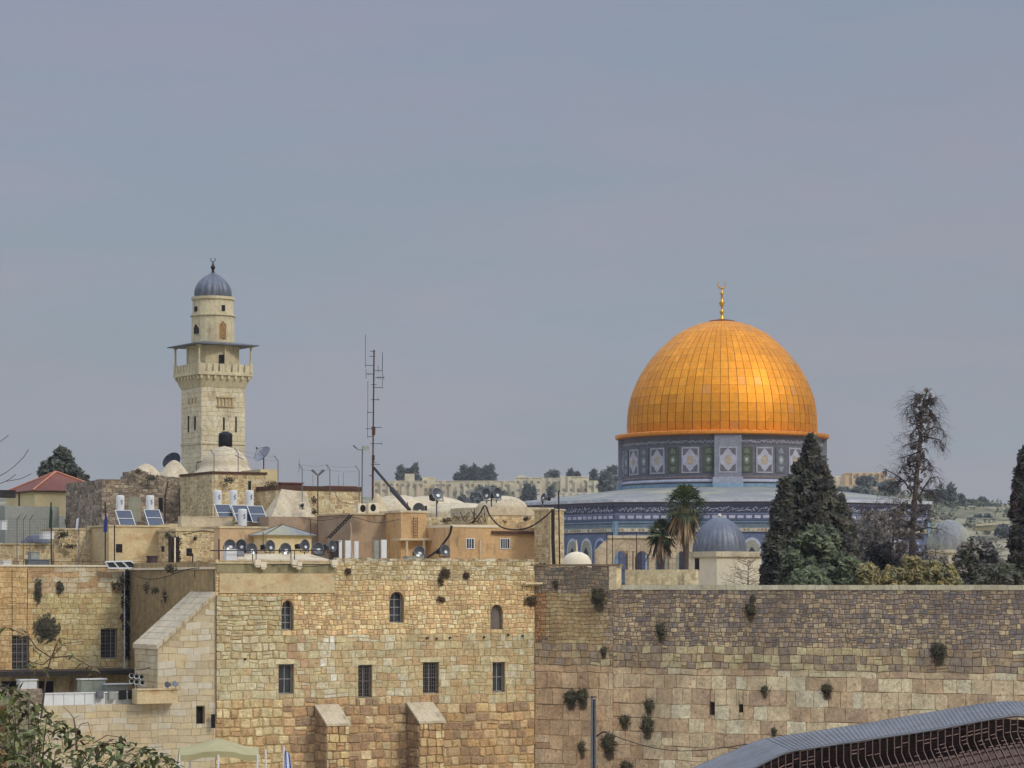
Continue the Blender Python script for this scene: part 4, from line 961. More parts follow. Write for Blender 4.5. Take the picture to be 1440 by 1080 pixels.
mb.lathe([(4*k, 0), (3*k, 2.5*k), (2*k, 6*k), (1.6*k, 8*k), (3.7*k, 11*k), (1.6*k, 13.6*k), (1.3*k, 18*k), (4.4*k, 23.5*k), (1.6*k, 27.5*k), (1.3*k, 34*k), (2.7*k, 37*k), (1.2*k, 39.5*k), (.9*k, 44*k)], DC+Vector((0, 0, fz)), 16)
cc = DC+Vector((0, 0, fz+50*k)); ring = []
for a in range(-155, 156, 15):
    t = R(a); ring.append(cc+Vector((5.6*k*math.sin(t), 0, -5.6*k*math.cos(t))))
for i in range(len(ring)-1):
    q = abs(i-(len(ring)-1)/2)/((len(ring)-1)/2); mb.tube(ring[i], ring[i+1], (1.25-1.0*q)*k, (1.25-1.0*q)*k, 6)
mb.build('crescent_finial', m_goldf, sh)

# ------------------------------------------------------------ smaller domes and arcade
t, fr, (u0, u1, v0, v1) = block('domed_pavilion', 'small cream stone pavilion with a ribbed grey lead dome beside the tall palm', 'pavilion', 1008, 1071, 783, 830, 214, 3.6, m_cream, ang=31, zb=-1.7)
mb = MB(); mb.fbox(fr, u0-.2, u1+.2, v1+.003, v1+.42, -3.8, .2); mb.build('cornice', m_sand, t)
mb = MB(); mb.fbox(fr, u0-.02, u0+1.0, v1-1.1, v1-.1, -3.0, -2.4); mb.build('dark_niche', m_dark, t)
c = P(1012, 776, 216.5); k = 216.5/F
mb = MB(); mb.smooth = True; mb.lathe([(38*k, -.6), (38*k, 0), (37.5*k, 8*k), (35*k, 18*k), (30*k, 29*k), (22*k, 39*k), (12*k, 46*k), (5*k, 48.6*k), (.02, 49*k)], c, 120, flute=(30, .03)); dm = mb.build('lead_dome', m_lead, t)
mb = MB(); mb.lathe([(.3*k, 47*k), (1.6*k, 48.5*k), (2.7*k, 51*k), (1.7*k, 53.5*k), (.3*k, 54*k)], c, 12); mb.build('ball_finial', m_cream, dm)
c = P(1334, 792, 262); k = 262/F
t = thing('lead_domed_pavilion', 'pale lead dome on a round base seen through the bare trees', 'pavilion', P(1334, HY+25, 262))
mb = MB(); mb.lathe([(31*k, -4), (31*k, 14*k), (33*k, 14.5*k), (33*k, 18*k), (31*k, 18.5*k)], c, 32); mb.build('wall', m_sand, t)
mb = MB(); mb.smooth = True; mb.lathe([(31*k, 18*k), (31*k, 26*k), (29*k, 38*k), (24*k, 48*k), (16*k, 56*k), (8*k, 60*k), (.05, 61.5*k)], c, 96, flute=(16, .03)); mb.build('lead_dome', m_leadb, t)
c = P(811, 800, 214); k = 214/F
t = thing('white_dome', 'smooth whitewashed dome with a little white finial behind the parapet', 'dome', c+Vector((0, 0, -2.5)))
mb = MB(); mb.smooth = True; mb.lathe([(21.5*k, -2.5), (21.5*k, 4*k), (20*k, 12*k), (15.5*k, 19*k), (8*k, 23*k), (.02, 24.4*k)], c, 32); mb.build('dome_shell', m_cream, t)
mb = MB(); mb.lathe([(1.3*k, 22*k), (1.0*k, 27*k), (.8*k, 36*k), (.4*k, 40*k), (.05, 41*k)], c+Vector((-12.5*k, 0, 0)) if False else c, 8); mb.build('finial', m_cream, t)
# arcade in front of the shrine
fr = Fr(P(900, HY, 238), 6); t = thing('arcade', 'weathered beige stone arcade whose arches show the blue tiles behind', 'arcade', P(900, 845, 238))
mb = MB(); zt = fr.uv(900, 753)[1]; zs = fr.uv(900, 786)[1]; zt2 = fr.uv(900, 775)[1]; z0 = -1.8
piers = [(838, 864), (883, 893), (913, 921), (941, 950), (968, 990)]
for i, (a, b) in enumerate(piers):
    ua, ub = fr.uv(a, 780)[0], fr.uv(b, 780)[0]; mb.fbox(fr, ua, ub, z0, zt2, -1.0, 0)
    if i < 4:
        uc = fr.uv(piers[i+1][0], 780)[0]; arch_fill(mb, fr, ub, uc, zs, zt2, -.99, -.01, (1, 1, 1), False)
ua, ub = fr.uv(838, 780)[0], fr.uv(990, 780)[0]
mb.prism(fr, [(ua, zt2+.002), (ub, zt2+.002), (ub, zt-.25), (ua+1.2, zt-.25), (ua+.5, zt-.8)], -1.0, 0)
mb.build('arches', m_rubble if False else M('beige_weathered_stone', (184, 164, 132), vor=(1.6, 1.5, .14, .25), nz=((.6, .14), (5, .12)), bump=(9, .4)), t)
mb = MB(); mb.fbox(fr, ua+1.1, ub+.1, zt-.245, zt, -1.15, .15); mb.build('cornice', m_sand, t)

# ------------------------------------------------------------ vegetation
def crown(mb, prof, D, n, cr, per, size, cols, rg, depthk=.9, zs=1.0):
    """prof: list of (py, xl, xr). Leaf clumps fill the solid of those widths"""
    ys = [p[0] for p in prof]; k = D/F
    ws = []
    for _ in range(n):
        while True:
            y = rg.uniform(ys[0], ys[-1])
            for a, b in zip(prof, prof[1:]):
                if a[0] <= y <= b[0]: f = (y-a[0])/(b[0]-a[0]); xl = a[1]+(b[1]-a[1])*f; xr = a[2]+(b[2]-a[2])*f; break
            if rg.random() < (xr-xl)/60+.12: break
        hw = (xr-xl)/2; t = rg.uniform(0, 2*math.pi); q = rg.random()**.45
        x = (xl+xr)/2+hw*q*math.cos(t); dy = hw*k*depthk*q*math.sin(t)
        c = P(x, y, D); c.y += dy
        cs = cols[int(rg.random()*len(cols))]
        leaves(mb, c, (cr*k, cr*k, cr*k*1.2*zs), per, size, cs, rg)
CY = [[(76, 76, 62), (68, 70, 56), (84, 80, 68)], [(92, 86, 70), (80, 82, 62), (96, 86, 72)], [(56, 56, 48), (66, 62, 52)]]
PG = [[(106, 112, 80), (96, 102, 72), (114, 120, 88)], [(84, 92, 62), (94, 100, 70)], [(74, 78, 58), (84, 88, 64)]]
YE = [[(150, 136, 84), (138, 126, 78), (158, 140, 82)], [(126, 120, 82), (136, 124, 80)], [(108, 110, 78), (142, 126, 80)]]
GB = [[(150, 140, 124), (128, 120, 106)], [(112, 108, 94), (140, 126, 114)]]
def tree(name, label, cat, prof, D, n, cr, per, size, cols, seed, trunk=None, group=None, zb=None, bark=None):
    rg = random.Random(seed); xm = (prof[-1][1]+prof[-1][2])/2; b = P(xm if trunk is None else trunk, prof[-1][0], D)
    if zb is not None: b.z = zb
    t = thing(name, label, cat, b, group)
    mb = MB(); crown(mb, prof, D, n, cr, per, size, cols, rg); mb.build('crown', m_leaf, t)
    mb = MB(); top = P((prof[0][1]+prof[0][2])/2, prof[0][0]+ (prof[-1][0]-prof[0][0])*.15, D)
    r = max(.1, (prof[-1][0]-prof[0][0])*D/F*.02)
    pts = [b+(top-b)*f+Vector((rg.gauss(0, r*.5), 0, 0)) for f in (0, .25, .5, .75, 1)]
    mb.path(pts, r, 7, r1=r*.25)
    for _ in range(14):
        f = rg.uniform(.15, .85); q = b+(top-b)*f; hw = interp([(p[0], (p[2]-p[1])/2) for p in prof], HY-q.z*F/D)*D/F
        a = rg.uniform(0, 6.28); mb.tube(q, q+Vector((math.cos(a)*hw*.8, math.sin(a)*hw*.8, hw*.45)), r*.3, r*.08, 5)
    mb.build('trunk', bark or m_bark, t)
    return t
WZ = -1.6
tree('cypress', 'tallest dense dark cypress, its tip reaching the golden ledge', 'tree', [(617, 1138, 1142), (630, 1134, 1148), (645, 1128, 1153), (655, 1120, 1160), (672, 1114, 1166), (700, 1104, 1176), (740, 1092, 1188), (780, 1088, 1194), (824, 1086, 1196)], 200, 520, 6, 46, .30, CY, 101, zb=WZ)
tree('cypress', 'shorter dark cypress pressed against the left of the tallest one', 'tree', [(676, 1101, 1104), (690, 1096, 1112), (720, 1088, 1118), (750, 1082, 1122), (780, 1074, 1124), (824, 1070, 1126)], 199, 260, 6, 44, .30, CY, 102, zb=WZ)
tree('cypress', 'broad ragged dark cypress on the right side of the tallest one', 'tree', [(700, 1180, 1188), (712, 1166, 1192), (740, 1156, 1197), (770, 1152, 1204), (800, 1152, 1207), (824, 1152, 1208)], 201, 260, 6, 44, .30, CY, 103, zb=WZ)
tree('pine', 'grey green young pine in front of the dark cypresses', 'tree', [(744, 1140, 1166), (756, 1120, 1176), (775, 1104, 1182), (800, 1094, 1190), (824, 1092, 1190)], 193, 150, 6.5, 44, .26, PG, 104, zb=WZ)
tree('shrub', 'round green shrub at the foot of the cypresses, right', 'shrub', [(786, 1188, 1204), (796, 1178, 1212), (824, 1176, 1216)], 191, 50, 6, 40, .22, PG, 105, zb=WZ)
tree('shrub', 'bright green shrub low in front of the young pine', 'shrub', [(800, 1128, 1146), (808, 1112, 1160), (824, 1108, 1166)], 190, 50, 5, 40, .2, [PG[0], PG[1]], 106, zb=WZ)
for i, (x0, x1, yt, lab) in enumerate([(1203, 1240, 795, 'yellowing bush at the left end of the row above the wall'), (1232, 1268, 800, 'small yellow brown bush under the grey bare tree'), (1262, 1300, 786, 'golden yellow bush at the foot of the dead cypress'), (1292, 1330, 790, 'golden bush right of the dead cypress trunk'), (1322, 1350, 798, 'low yellow green bush beside the round grey bush')]):
    tree('bush', lab, 'bush', [(yt, x0+12, x1-12), (yt+8, x0+3, x1-3), (825, x0, x1)], 190, 64, 4.5, 34, .17, YE, 110+i, zb=WZ)
tree('round_bush', 'rounded grey green bush near the right edge', 'bush', [(760, 1362, 1380), (768, 1350, 1392), (785, 1342, 1402), (824, 1342, 1404)], 196, 150, 6, 40, .2, [GB[1], PG[2], GB[0]], 120, zb=WZ)
tree('shrub', 'low dark green shrub between the round bush and the edge cypress', 'shrub', [(798, 1395, 1420), (808, 1380, 1430), (824, 1372, 1440)], 191, 80, 6, 40, .2, [PG[2], CY[1]], 121, zb=WZ)
tree('cypress', 'dark cypress cut by the right edge of the photo', 'tree', [(634, 1440, 1446), (655, 1432, 1452), (680, 1428, 1456), (700, 1424, 1460), (760, 1420, 1462), (824, 1418, 1466)], 194, 300, 6, 44, .27, [CY[0], CY[2], [(84, 66, 58), (70, 56, 50)]], 122, zb=WZ)
tree('conifer', 'dark spreading conifer rising behind the red hip roof', 'tree', [(631, 84, 90), (642, 76, 100), (650, 66, 102), (656, 56, 106), (668, 55, 122), (700, 56, 126)], 285, 150, 5, 40, .34, [[(72, 76, 64), (62, 66, 56)], [(86, 88, 74)]], 123, zb=-16)
# bare branching trees
def branch(mb, p, d, L, r, depth, rg, droop=0.0, spread=.6):
    if depth == 0 or L < .08: return
    seg = 3; q = Vector(p); dd = Vector(d)
    for s in range(seg):
        dd = (dd+Vector((rg.gauss(0, .13), rg.gauss(0, .13), rg.gauss(0, .1)-droop))).normalized(); q2 = q+dd*L/seg
        mb.tube(q, q2, r*(1-s*.22), r*(1-(s+1)*.22), 4 if r > .02 else 3, caps=False); q = q2
        if depth > 1:
            for _ in range(1 if s < 2 else 2):
                nd = (dd+Vector((rg.gauss(0, spread), rg.gauss(0, spread), rg.gauss(0, spread)))).normalized(); branch(mb, q, nd, L*rg.uniform(.45, .72), r*.5, depth-1, rg, droop, spread)
def bare(name, label, cat, x, D, zb, yt, nb, L, seed, droop=0, wid=1.0, dep=4, path=None, rtr=.16, mt=None, low=.15):
    rg = random.Random(seed); b = P(x, HY, D); b.z = zb; top = P(x, yt, D)
    t = thing(name, label, cat, b); mb = MB()
    pts = [P(a, b_, D) for a, b_ in path] if path else [b, b+(top-b)*.5, top]
    mb.path(pts, rtr, 8, r1=rtr*.2); mb.build('trunk', mt or m_bark, t)
    mb = MB(); n = len(pts)-1
    for i in range(nb):
        f = low+(1-low)*(i+rg.random())/nb; j = min(n-1, int(f*n)); q = pts[j]+(pts[j+1]-pts[j])*(f*n-j)
        a = rg.uniform(0, 6.28); ll = L*(1-.62*f)*rg.uniform(.6, 1.25)
        branch(mb, q, Vector((math.cos(a)*wid, math.sin(a)*wid, .35)).normalized(), ll, rtr*.3*(1-.6*f)+.012, dep, rg, droop)
    mb.build('crown', m_twig, t); return t
dead = bare('dead_cypress', 'tall nearly leafless dead cypress standing right of the shrine', 'tree', 1278, 201, WZ, 548, 26, 1.0, 131, droop=.10, path=[(1278, 853), (1281, 800), (1284, 740), (1288, 680), (1292, 640), (1295, 605), (1297, 570), (1305, 546)], rtr=.27, dep=3, mt=m_bark, low=.32)
rg = random.Random(132); mb = MB(); crown(mb, [(548, 1300, 1308), (560, 1286, 1312), (575, 1284, 1313), (600, 1290, 1306), (618, 1286, 1306), (645, 1276, 1300), (700, 1268, 1306), (750, 1258, 1302), (815, 1250, 1306)], 201, 240, 3.0, 26, .10, [[(96, 88, 80), (84, 76, 70)], [(110, 96, 86)]], rg)
def Z(x, y): return P(1200+x/6, 530+y/6, 201)
tw = MB(); rgx = random.Random(133)
LB = [[(575, 210), (520, 215), (450, 262)], [(580, 200), (640, 190), (700, 178)], [(590, 160), (540, 150), (510, 165)], [(570, 310), (510, 330), (442, 350)], [(575, 330), (660, 320), (738, 345)], [(570, 500), (620, 450), (690, 420), (760, 440), (790, 500)], [(570, 500), (640, 515), (720, 530), (765, 600)], [(560, 540), (490, 560), (410, 592)], [(540, 640), (480, 660), (380, 690)], [(540, 690), (620, 690), (685, 765)], [(520, 760), (450, 740), (400, 770)], [(500, 980), (420, 870), (330, 810), (252, 775)], [(430, 880), (360, 885), (300, 940)], [(560, 1010), (600, 930), (660, 850), (720, 840), (780, 940)], [(590, 960), (660, 960), (700, 1010)], [(560, 420), (500, 460), (460, 520)], [(580, 250), (640, 270), (690, 330)], [(500, 1100), (430, 1080), (350, 1120)], [(520, 1150), (620, 1120), (700, 1160)], [(500, 1250), (400, 1200), (330, 1260)], [(520, 1300), (640, 1270), (760, 1290)]]
for L_ in LB:
    dy = rgx.uniform(-.9, .9); pts = [Z(x, y)+Vector((0, dy*i/(len(L_)-1), 0)) for i, (x, y) in enumerate(L_)]
    tw.path(pts, .07, 5, r1=.02)
    n = len(pts)-1
    for i in range(16):
        f = rgx.uniform(.15, 1)*n; j = min(n-1, int(f)); q = pts[j]+(pts[j+1]-pts[j])*(f-j); dd = (pts[j+1]-pts[j]).normalized()
        branch(tw, q, (dd*.5+Vector((rgx.gauss(0, .5), rgx.gauss(0, .6), rgx.gauss(-.1, .6)))).normalized(), rgx.uniform(.5, 1.0), .016, 3, rgx, .16)
        if rgx.random() < .35: leaves(mb, q-Vector((0, 0, .25)), (.16, .2, .34), 16, .09, [(92, 84, 76), (80, 72, 66)], rgx)
mb.build('dry_foliage', m_leaf, dead); mb = tw
mb.build('limbs', m_twig, dead)
for i, (x, yt, D, nb, L, lab) in enumerate([(1232, 706, 206, 40, 2.2, 'grey bare broad tree between the cypresses and the dead cypress'), (1212, 716, 212, 30, 1.8, 'thin pinkish bare tree right of the broad dark cypress'), (1256, 700, 210, 40, 2.2, 'bare twiggy tree close behind the dead cypress'), (1316, 770, 204, 26, 1.2, 'low bare tree in front of the pale lead dome'), (1400, 775, 200, 22, 1.2, 'small bare tree behind the round grey bush')]):
    t = bare('bare_tree', lab, 'tree', x, D, WZ, yt, nb, L, 140+i, dep=4, rtr=.12, low=.2)
    rg = random.Random(150+i); mb = MB(); crown(mb, [(yt+14, x-14, x+14), (yt+40, x-26, x+24), (815, x-24, x+24)], D, 130, 5, 30, .11, GB, rg); mb.build('sparse_foliage', m_leaf, t)
bare('bare_shrub', 'leafless brown shrub in front of the small cream pavilion', 'shrub', 1052, 196, WZ, 788, 34, 1.5, 160, dep=4, rtr=.07, wid=1.3, low=.05)
tree('dark_bush', 'dark thicket bush below the bare trees', 'bush', [(764, 1228, 1252), (780, 1218, 1268), (815, 1216, 1270)], 204, 90, 5, 34, .2, [[(66, 58, 54), (56, 50, 46)], CY[2]], 161, zb=WZ)
# palms
def palm(x, yc, D, rpx, lab, seed, skirt):
    rg = random.Random(seed); b = P(x, HY, D); b.z = WZ; c = P(x, yc, D); k = D/F
    t = thing('palm_tree', lab, 'palm tree', b); mb = MB()
    pts = [b, b+(c-b)*.3, b+(c-b)*.65+Vector((.05, 0, 0)), c]; mb.path(pts, 4.6*k if skirt else 3.4*k, 9, r1=3.8*k if skirt else 2.6*k); mb.build('trunk', m_bark, t)
    mb = MB(); ln = rpx*k
    for i in range(64):
        a = rg.uniform(0, 6.28); el = R(rg.uniform(-38, 85)); d = Vector((math.cos(a)*math.cos(el), math.sin(a)*math.cos(el), math.sin(el)))
        st = c+d*ln*.45; col_ = pick([(88, 98, 62), (70, 80, 50), (104, 110, 70), (60, 68, 46)], rg, .12)
        mb.tube(c, st, .03, .02, 3, col_, False)
        side = d.cross(Vector((0, 0, 1)))
        if side.length < .1: side = Vector((1, 0, 0))
        side.normalize(); up = side.cross(d)
        for j in range(13):      # fan of narrow leaflets
            f = R(-80+160*j/12); e = (d*math.cos(f)+side*math.sin(f)+up*rg.uniform(-.1, .1)).normalized(); L = ln*.62*(1-.25*abs(f))*rg.uniform(.8, 1.1)
            m1 = st+e*L*.6; m2 = st+e*L-Vector((0, 0, L*.32)); wd = e.cross(up).normalized()*.055
            mb.add([st, m1-wd, m2, m1+wd], [(0, 1, 2, 3)], col_)
    mb.build('fronds', m_leaf, t)
    mb = MB()
    for i in range(46 if skirt else 22):
        a = rg.uniform(0, 6.28); r_ = rg.uniform(.3, 1)*ln*.62; q = c+Vector((math.cos(a)*r_*.4, math.sin(a)*r_*.4, -rg.uniform(0, .2)*ln)); q2 = c+Vector((math.cos(a)*r_, math.sin(a)*r_, -ln*rg.uniform(.7, 1.5)))
        cc = pick([(150, 124, 88), (124, 100, 72), (70, 64, 46), (172, 146, 108)], rg, .12)
        for _ in range(4):
            e = Vector((rg.gauss(0, .12), rg.gauss(0, .12), rg.gauss(0, .1))); w_ = Vector((.07, .03, 0)); mb.add([q+e, (q+q2)/2+e-w_, q2+e*2, (q+q2)/2+e+w_], [(0, 1, 2, 3)], cc)
    mb.build('dead_fronds', m_leaf, t)
palm(964, 712, 197, 38, 'tall fan palm with a shaggy skirt of dead fronds', 170, True)
palm(931, 752, 198, 27, 'shorter fan palm leaning beside the tall one', 171, False)

# caper bushes on the great wall
caps = [(843, 838, 11, 12, 'large round caper bush high on the wall just right of the parapet pier'), (930, 886, 7, 10, 'narrow leaning caper bush in the middle of the small stone courses'), (1056, 857, 8, 8, 'caper bush under the coping near the cypresses'), (1320, 915, 11, 11, 'large dark caper bush alone far right on the small stones'), (1163, 969, 8, 7, 'dark caper bush on the upper edge of a big ashlar'), (803, 981, 10, 9, 'left caper bush of the touching pair left of the lamp post'), (820, 979, 9, 10, 'right caper bush of the touching pair left of the lamp post'), (913, 991, 7, 7, 'upper small caper bush of the two stacked ones'), (879, 1012, 8, 7, 'caper bush left of the two stacked ones'), (911, 1019, 9, 11, 'lower caper bush of the two stacked ones'), (857, 1045, 11, 13, 'big dark caper bush hanging just right of the lamp post'), (819, 1051, 5, 8, 'slim caper bush left of the lamp post foot'), (882, 1077, 9, 6, 'caper bush cut by the bottom edge'), (1076, 970, 5, 5, 'tiny caper tuft near the tall slot in the ashlars'), (1089, 1028, 3, 5, 'tiny dark tuft just above the covered walkway roof'), (850, 915, 5, 5, 'greyish tuft left in the brown wall section'), (782, 820, 4, 4, 'small tuft below the dark parapet'), (1059, 842, 3, 5, 'tiny plant just above the caper bush near the cypresses')]
for i, (px, py, rx, ry, lab) in enumerate(caps):
    rg = random.Random(200+i); u, v = FW.uv(px, py); q = FW.p(u, v, .12); k = q.y/F
    rx, ry = rx*.88, ry*.88; mb = MB(); n = int(40+rx*ry*7)
    for _ in range(n):
        a = rg.uniform(0, 6.28); s = min(1.5, abs(rg.gauss(0, .55))); c = FW.p(u+math.cos(a)*rx*k*s, v+math.sin(a)*ry*k*s, .12+rx*k*.6*max(0, 1-s)*rg.random()); leaves(mb, c, (.09, .06, .1), 3, .075, [(92, 88, 62), (78, 74, 54), (106, 100, 70), (70, 64, 50)], rg)
    for _ in range(int(n*.5)):
        c = FW.p(u+rg.gauss(0, rx*k*.35), v-ry*k*rg.uniform(.6, 1.7), .06); mb.tube(c, c+Vector((rg.gauss(0, .03), 0, -rg.uniform(.1, .35))), .012, .006, 3, lin((96, 80, 60)))
    tag(mb.build('caper_bush', m_leaf, None, q), lab, 'bush', 'caper bushes growing on the great wall')
for i, (px, py, rx, ry, lab) in enumerate([(65, 883, 13, 14, 'big dark round caper bush on the left ochre building'), (53, 832, 4, 12, 'dark dried plant hanging near the top of the left building'), (84, 826, 4, 6, 'small dark dried plant beside the hanging one'), (322, 893, 0, 0, '')]):
    if not lab: continue
    rg = random.Random(230+i); u, v = FL.uv(px, py); q = FL.p(u, v, .1); k = q.y/F; mb = MB()
    for _ in range(int(60+rx*ry*7)):
        a = rg.uniform(0, 6.28); s = min(1.5, abs(rg.gauss(0, .58))); leaves(mb, FL.p(u+math.cos(a)*rx*k*s, v+math.sin(a)*ry*k*s, .12+rx*k*.6*max(0, 1-s)*rg.random()), (.06, .06, .08), 3, .09, [(88, 84, 66), (76, 70, 56), (100, 92, 72)], rg)
    tag(mb.build('caper_bush', m_leaf, None, q), lab, 'bush')
for i, (px, py, rx, ry, lab) in enumerate([(625, 806, 6, 6, 'dark tuft near the top of the ochre building, right of centre'), (619, 817, 3, 5, 'tiny tuft below left of the upper dark tuft'), (620, 843, 5, 3, 'flat little tuft between the pointed windows'), (655, 809, 4, 4, 'faint tuft high on the facade toward the orange house'), (489, 803, 4, 4, 'small dark tuft right of the mossy parapet'), (746, 845, 9, 6, 'dark trailing growth under the stone ledge')]):
    rg = random.Random(240+i); u, v = FA.uv(px, py); q = FA.p(u, v, .1); k = q.y/F; mb = MB()
    for _ in range(int(40+rx*ry*6)):
        a = rg.uniform(0, 6.28); s = min(1.5, abs(rg.gauss(0, .58))); leaves(mb, FA.p(u+math.cos(a)*rx*k*s, v+math.sin(a)*ry*k*s, .1+rx*k*.4*max(0, 1-s)*rg.random()), (.06, .06, .08), 3, .08, [(90, 72, 50), (70, 58, 42), (104, 84, 56)], rg)
    tag(mb.build('wall_tuft', m_leaf, None, q), lab, 'plant')

# ------------------------------------------------------------ far hill: houses and trees
def far_block(label, x0, x1, yt, yb, D, nw, nf, colr=(206, 194, 160), cat='apartment block', name='apartment_block', depth=14, tower=None):
    k = D/F; c = P((x0+x1)/2, yb, D); t = thing(name, label, cat, c)
    mb = MB(); z0, z1 = zy(yb+10, D), zy(yt, D); X0, X1 = (x0-720)*k, (x1-720)*k; cc = lin(colr)
    rg = random.Random(int(x0*7)); 
    mb.box(X0, X1, D, D+depth, z0, z1, cc)
    # stepped bays and parapets
    nb = max(1, int((x1-x0)/9))
    for i in range(nb):
        a = X0+(X1-X0)*i/nb; b = X0+(X1-X0)*(i+.55)/nb; mb.box(a+.05, b, D-.9, D-.02, z0, z1-rg.choice([0, 0, 1.1, 2.2])*1.0-.1, tuple(v*rg.uniform(.93, 1.04) for v in cc))
    mb.build('wall', m_far, t)
    if tower:
        mb = MB(); a, b, y = tower; mb.box((a-720)*k, (b-720)*k, D+1, D+8, z1-.2, zy(y, D), cc); mb.build('roof_tower', m_far, t)
    mb = MB(); mb.box(X0-.2, X1+.2, D-.3, D-.05, z1-.02, z1+.35, tuple(v*1.05 for v in cc)); mb.build('parapet', m_far, t)
    H = (yb-yt)*k; n = 0
    for f in range(nf):
        for i in range(nw):
            if rg.random() < .3: continue
            x = X0+(X1-X0)*(i+.5)/nw; z = z1-H*(f+.55)/nf; ww = rg.uniform(.5, .9); hh = rg.uniform(.5, .8)
            mb = MB(); mb.box(x-ww, x+ww, D-.98, D-.03, z-hh, z+hh, lin((140, 130, 112))); mb.build('window', m_far, t)
for a in [('far block seen between the antenna mast and the twin cypresses', 524, 556, 677, 702, 1290, 3, 3), ('far stepped block with a roof tower between two cypresses', 554, 596, 677, 704, 1300, 5, 3, (200, 188, 156), 'apartment block', 'apartment_block', 14, (569, 582, 666)),
          ('far narrow tall block right of the twin cypresses', 594, 611, 672, 704, 1310, 2, 3), ('far long block with rounded bays under the cypress row', 611, 662, 677, 706, 1300, 6, 3, (198, 186, 156)), ('far long block right of the cypress row', 660, 726, 677, 708, 1310, 7, 3, (202, 190, 158)),
          ('far block with two raised roof boxes', 724, 762, 672, 706, 1290, 4, 3, (204, 192, 162), 'apartment block', 'apartment_block', 14, (729, 739, 668)), ('far block in the middle of the hill, under the round tree', 760, 792, 673, 706, 1300, 4, 3, (198, 186, 158)), ('far wide terraced block with a long low base', 788, 828, 671, 706, 1285, 4, 3, (206, 194, 162)),
          ('far block nearest the golden domed shrine', 826, 862, 677, 704, 1275, 4, 2, (208, 198, 166))]:
    far_block(*a)
far_block('far low white block with a row of dark windows at the shrine eaves', 755, 862, 694, 712, 1180, 14, 1, (206, 198, 172), 'building', 'low_block', 8)
far_block('far pale block half hidden behind the cypress tip', 1164, 1195, 671, 700, 1000, 3, 1, (214, 200, 168), 'building', 'hill_house', 10)
far_block('far long pale building on the hilltop right of the cypress', 1188, 1245, 666, 674, 985, 6, 1, (206, 180, 140), 'building', 'hill_house', 10)
far_block('far cream terrace house below the hilltop building', 1203, 1233, 681, 697, 960, 3, 1, (206, 194, 164), 'building', 'hill_house', 9)
far_block('far pinkish terrace house behind the bare branches', 1228, 1266, 686, 697, 940, 4, 1, (194, 178, 158), 'building', 'hill_house', 9)
far_block('far white house low on the slope behind the bare trees', 1236, 1262, 700, 712, 900, 3, 1, (204, 196, 176), 'building', 'hill_house', 8)
far_block('far small beige house between the pale block and the long hilltop building', 1170, 1204, 684, 700, 955, 3, 1, (196, 180, 152), 'building', 'hill_house', 8)
far_block('far stepped beige house under the hilltop building right end', 1236, 1258, 674, 690, 970, 2, 1, (200, 176, 140), 'building', 'hill_house', 8)
for i, (x0, x1, y0, y1, D, lab) in enumerate([(1366, 1428, 713, 717, 990, 'far pale yellow terrace wall along the hill top at right'), (1338, 1422, 724, 728, 900, 'far yellow terrace strip below the hilltop wall'), (1372, 1420, 737, 740, 820, 'far short tan terrace wall on the green slope')]):
    k = D/F; mb = MB(); mb.hexa([P(x0, y1, D), P(x1, y1-4, D), P(x1, y1-4, D+6), P(x0, y1, D+6), P(x0, y0, D), P(x1, y0-4, D), P(x1, y0-4, D+6), P(x0, y0, D+6)], lin((194, 180, 144)))
    mb.box((x0-720)*k, (x1-720)*k, D+.5, D+5.5, zy(y1+6, D), zy(y1, D)-.02, lin((150, 140, 104)))
    tag(mb.build('terrace_wall', m_far, None, P(x0, y1, D)), lab, 'wall')
FC = [[(86, 92, 84), (78, 84, 76)], [(96, 98, 88)], [(72, 78, 72)]]
def conifer(x, yt, yb, hw, D, lab, seed, rounded=False, group=None):
    prof = [(yt, x-1, x+1), (yt+(yb-yt)*.3, x-hw*.55, x+hw*.55), (yt+(yb-yt)*.7, x-hw*.9, x+hw*.9), (yb, x-hw, x+hw)] if not rounded else [(yt, x-hw*.5, x+hw*.5), (yt+(yb-yt)*.3, x-hw*.9, x+hw*.9), (yb, x-hw, x+hw)]
    k = D/F
    tree('far_cypress' if not rounded else 'far_tree', lab, 'tree', prof, D, int(16+hw*3.0), max(1.6, hw*.33), 20, .0016*D*.8, FC, seed, group=group)
for i, (x, yt, yb, hw, lab) in enumerate([(564, 658, 680, 6, 'left of the twin cypresses beside the roof tower'), (583, 654, 678, 7, 'right of the twin cypresses beside the roof tower'), (574, 662, 678, 3, 'small dark cypress between the twins')]): conifer(x, yt, yb, hw, 1330, lab, 300+i)
for i, (x, yt, hw, lab) in enumerate([(652, 655, 5, 'first far cypress of the row of six, counted from the left'), (660, 659, 5, 'second far cypress of the row of six'), (667, 656, 5, 'third far cypress of the row of six'), (676, 661, 6, 'fourth far cypress of the row of six, rounder than the rest'), (684, 658, 5, 'fifth far cypress of the row of six'), (691, 656, 6, 'last and broadest far cypress of the row of six'), (643, 668, 2, 'tiny pointed tree just left of the cypress row')]): conifer(x, yt, 680, hw, 1335, lab, 310+i)
conifer(776, 665, 676, 8, 1320, 'far rounded dark tree on the hilltop in the middle', 320, True)
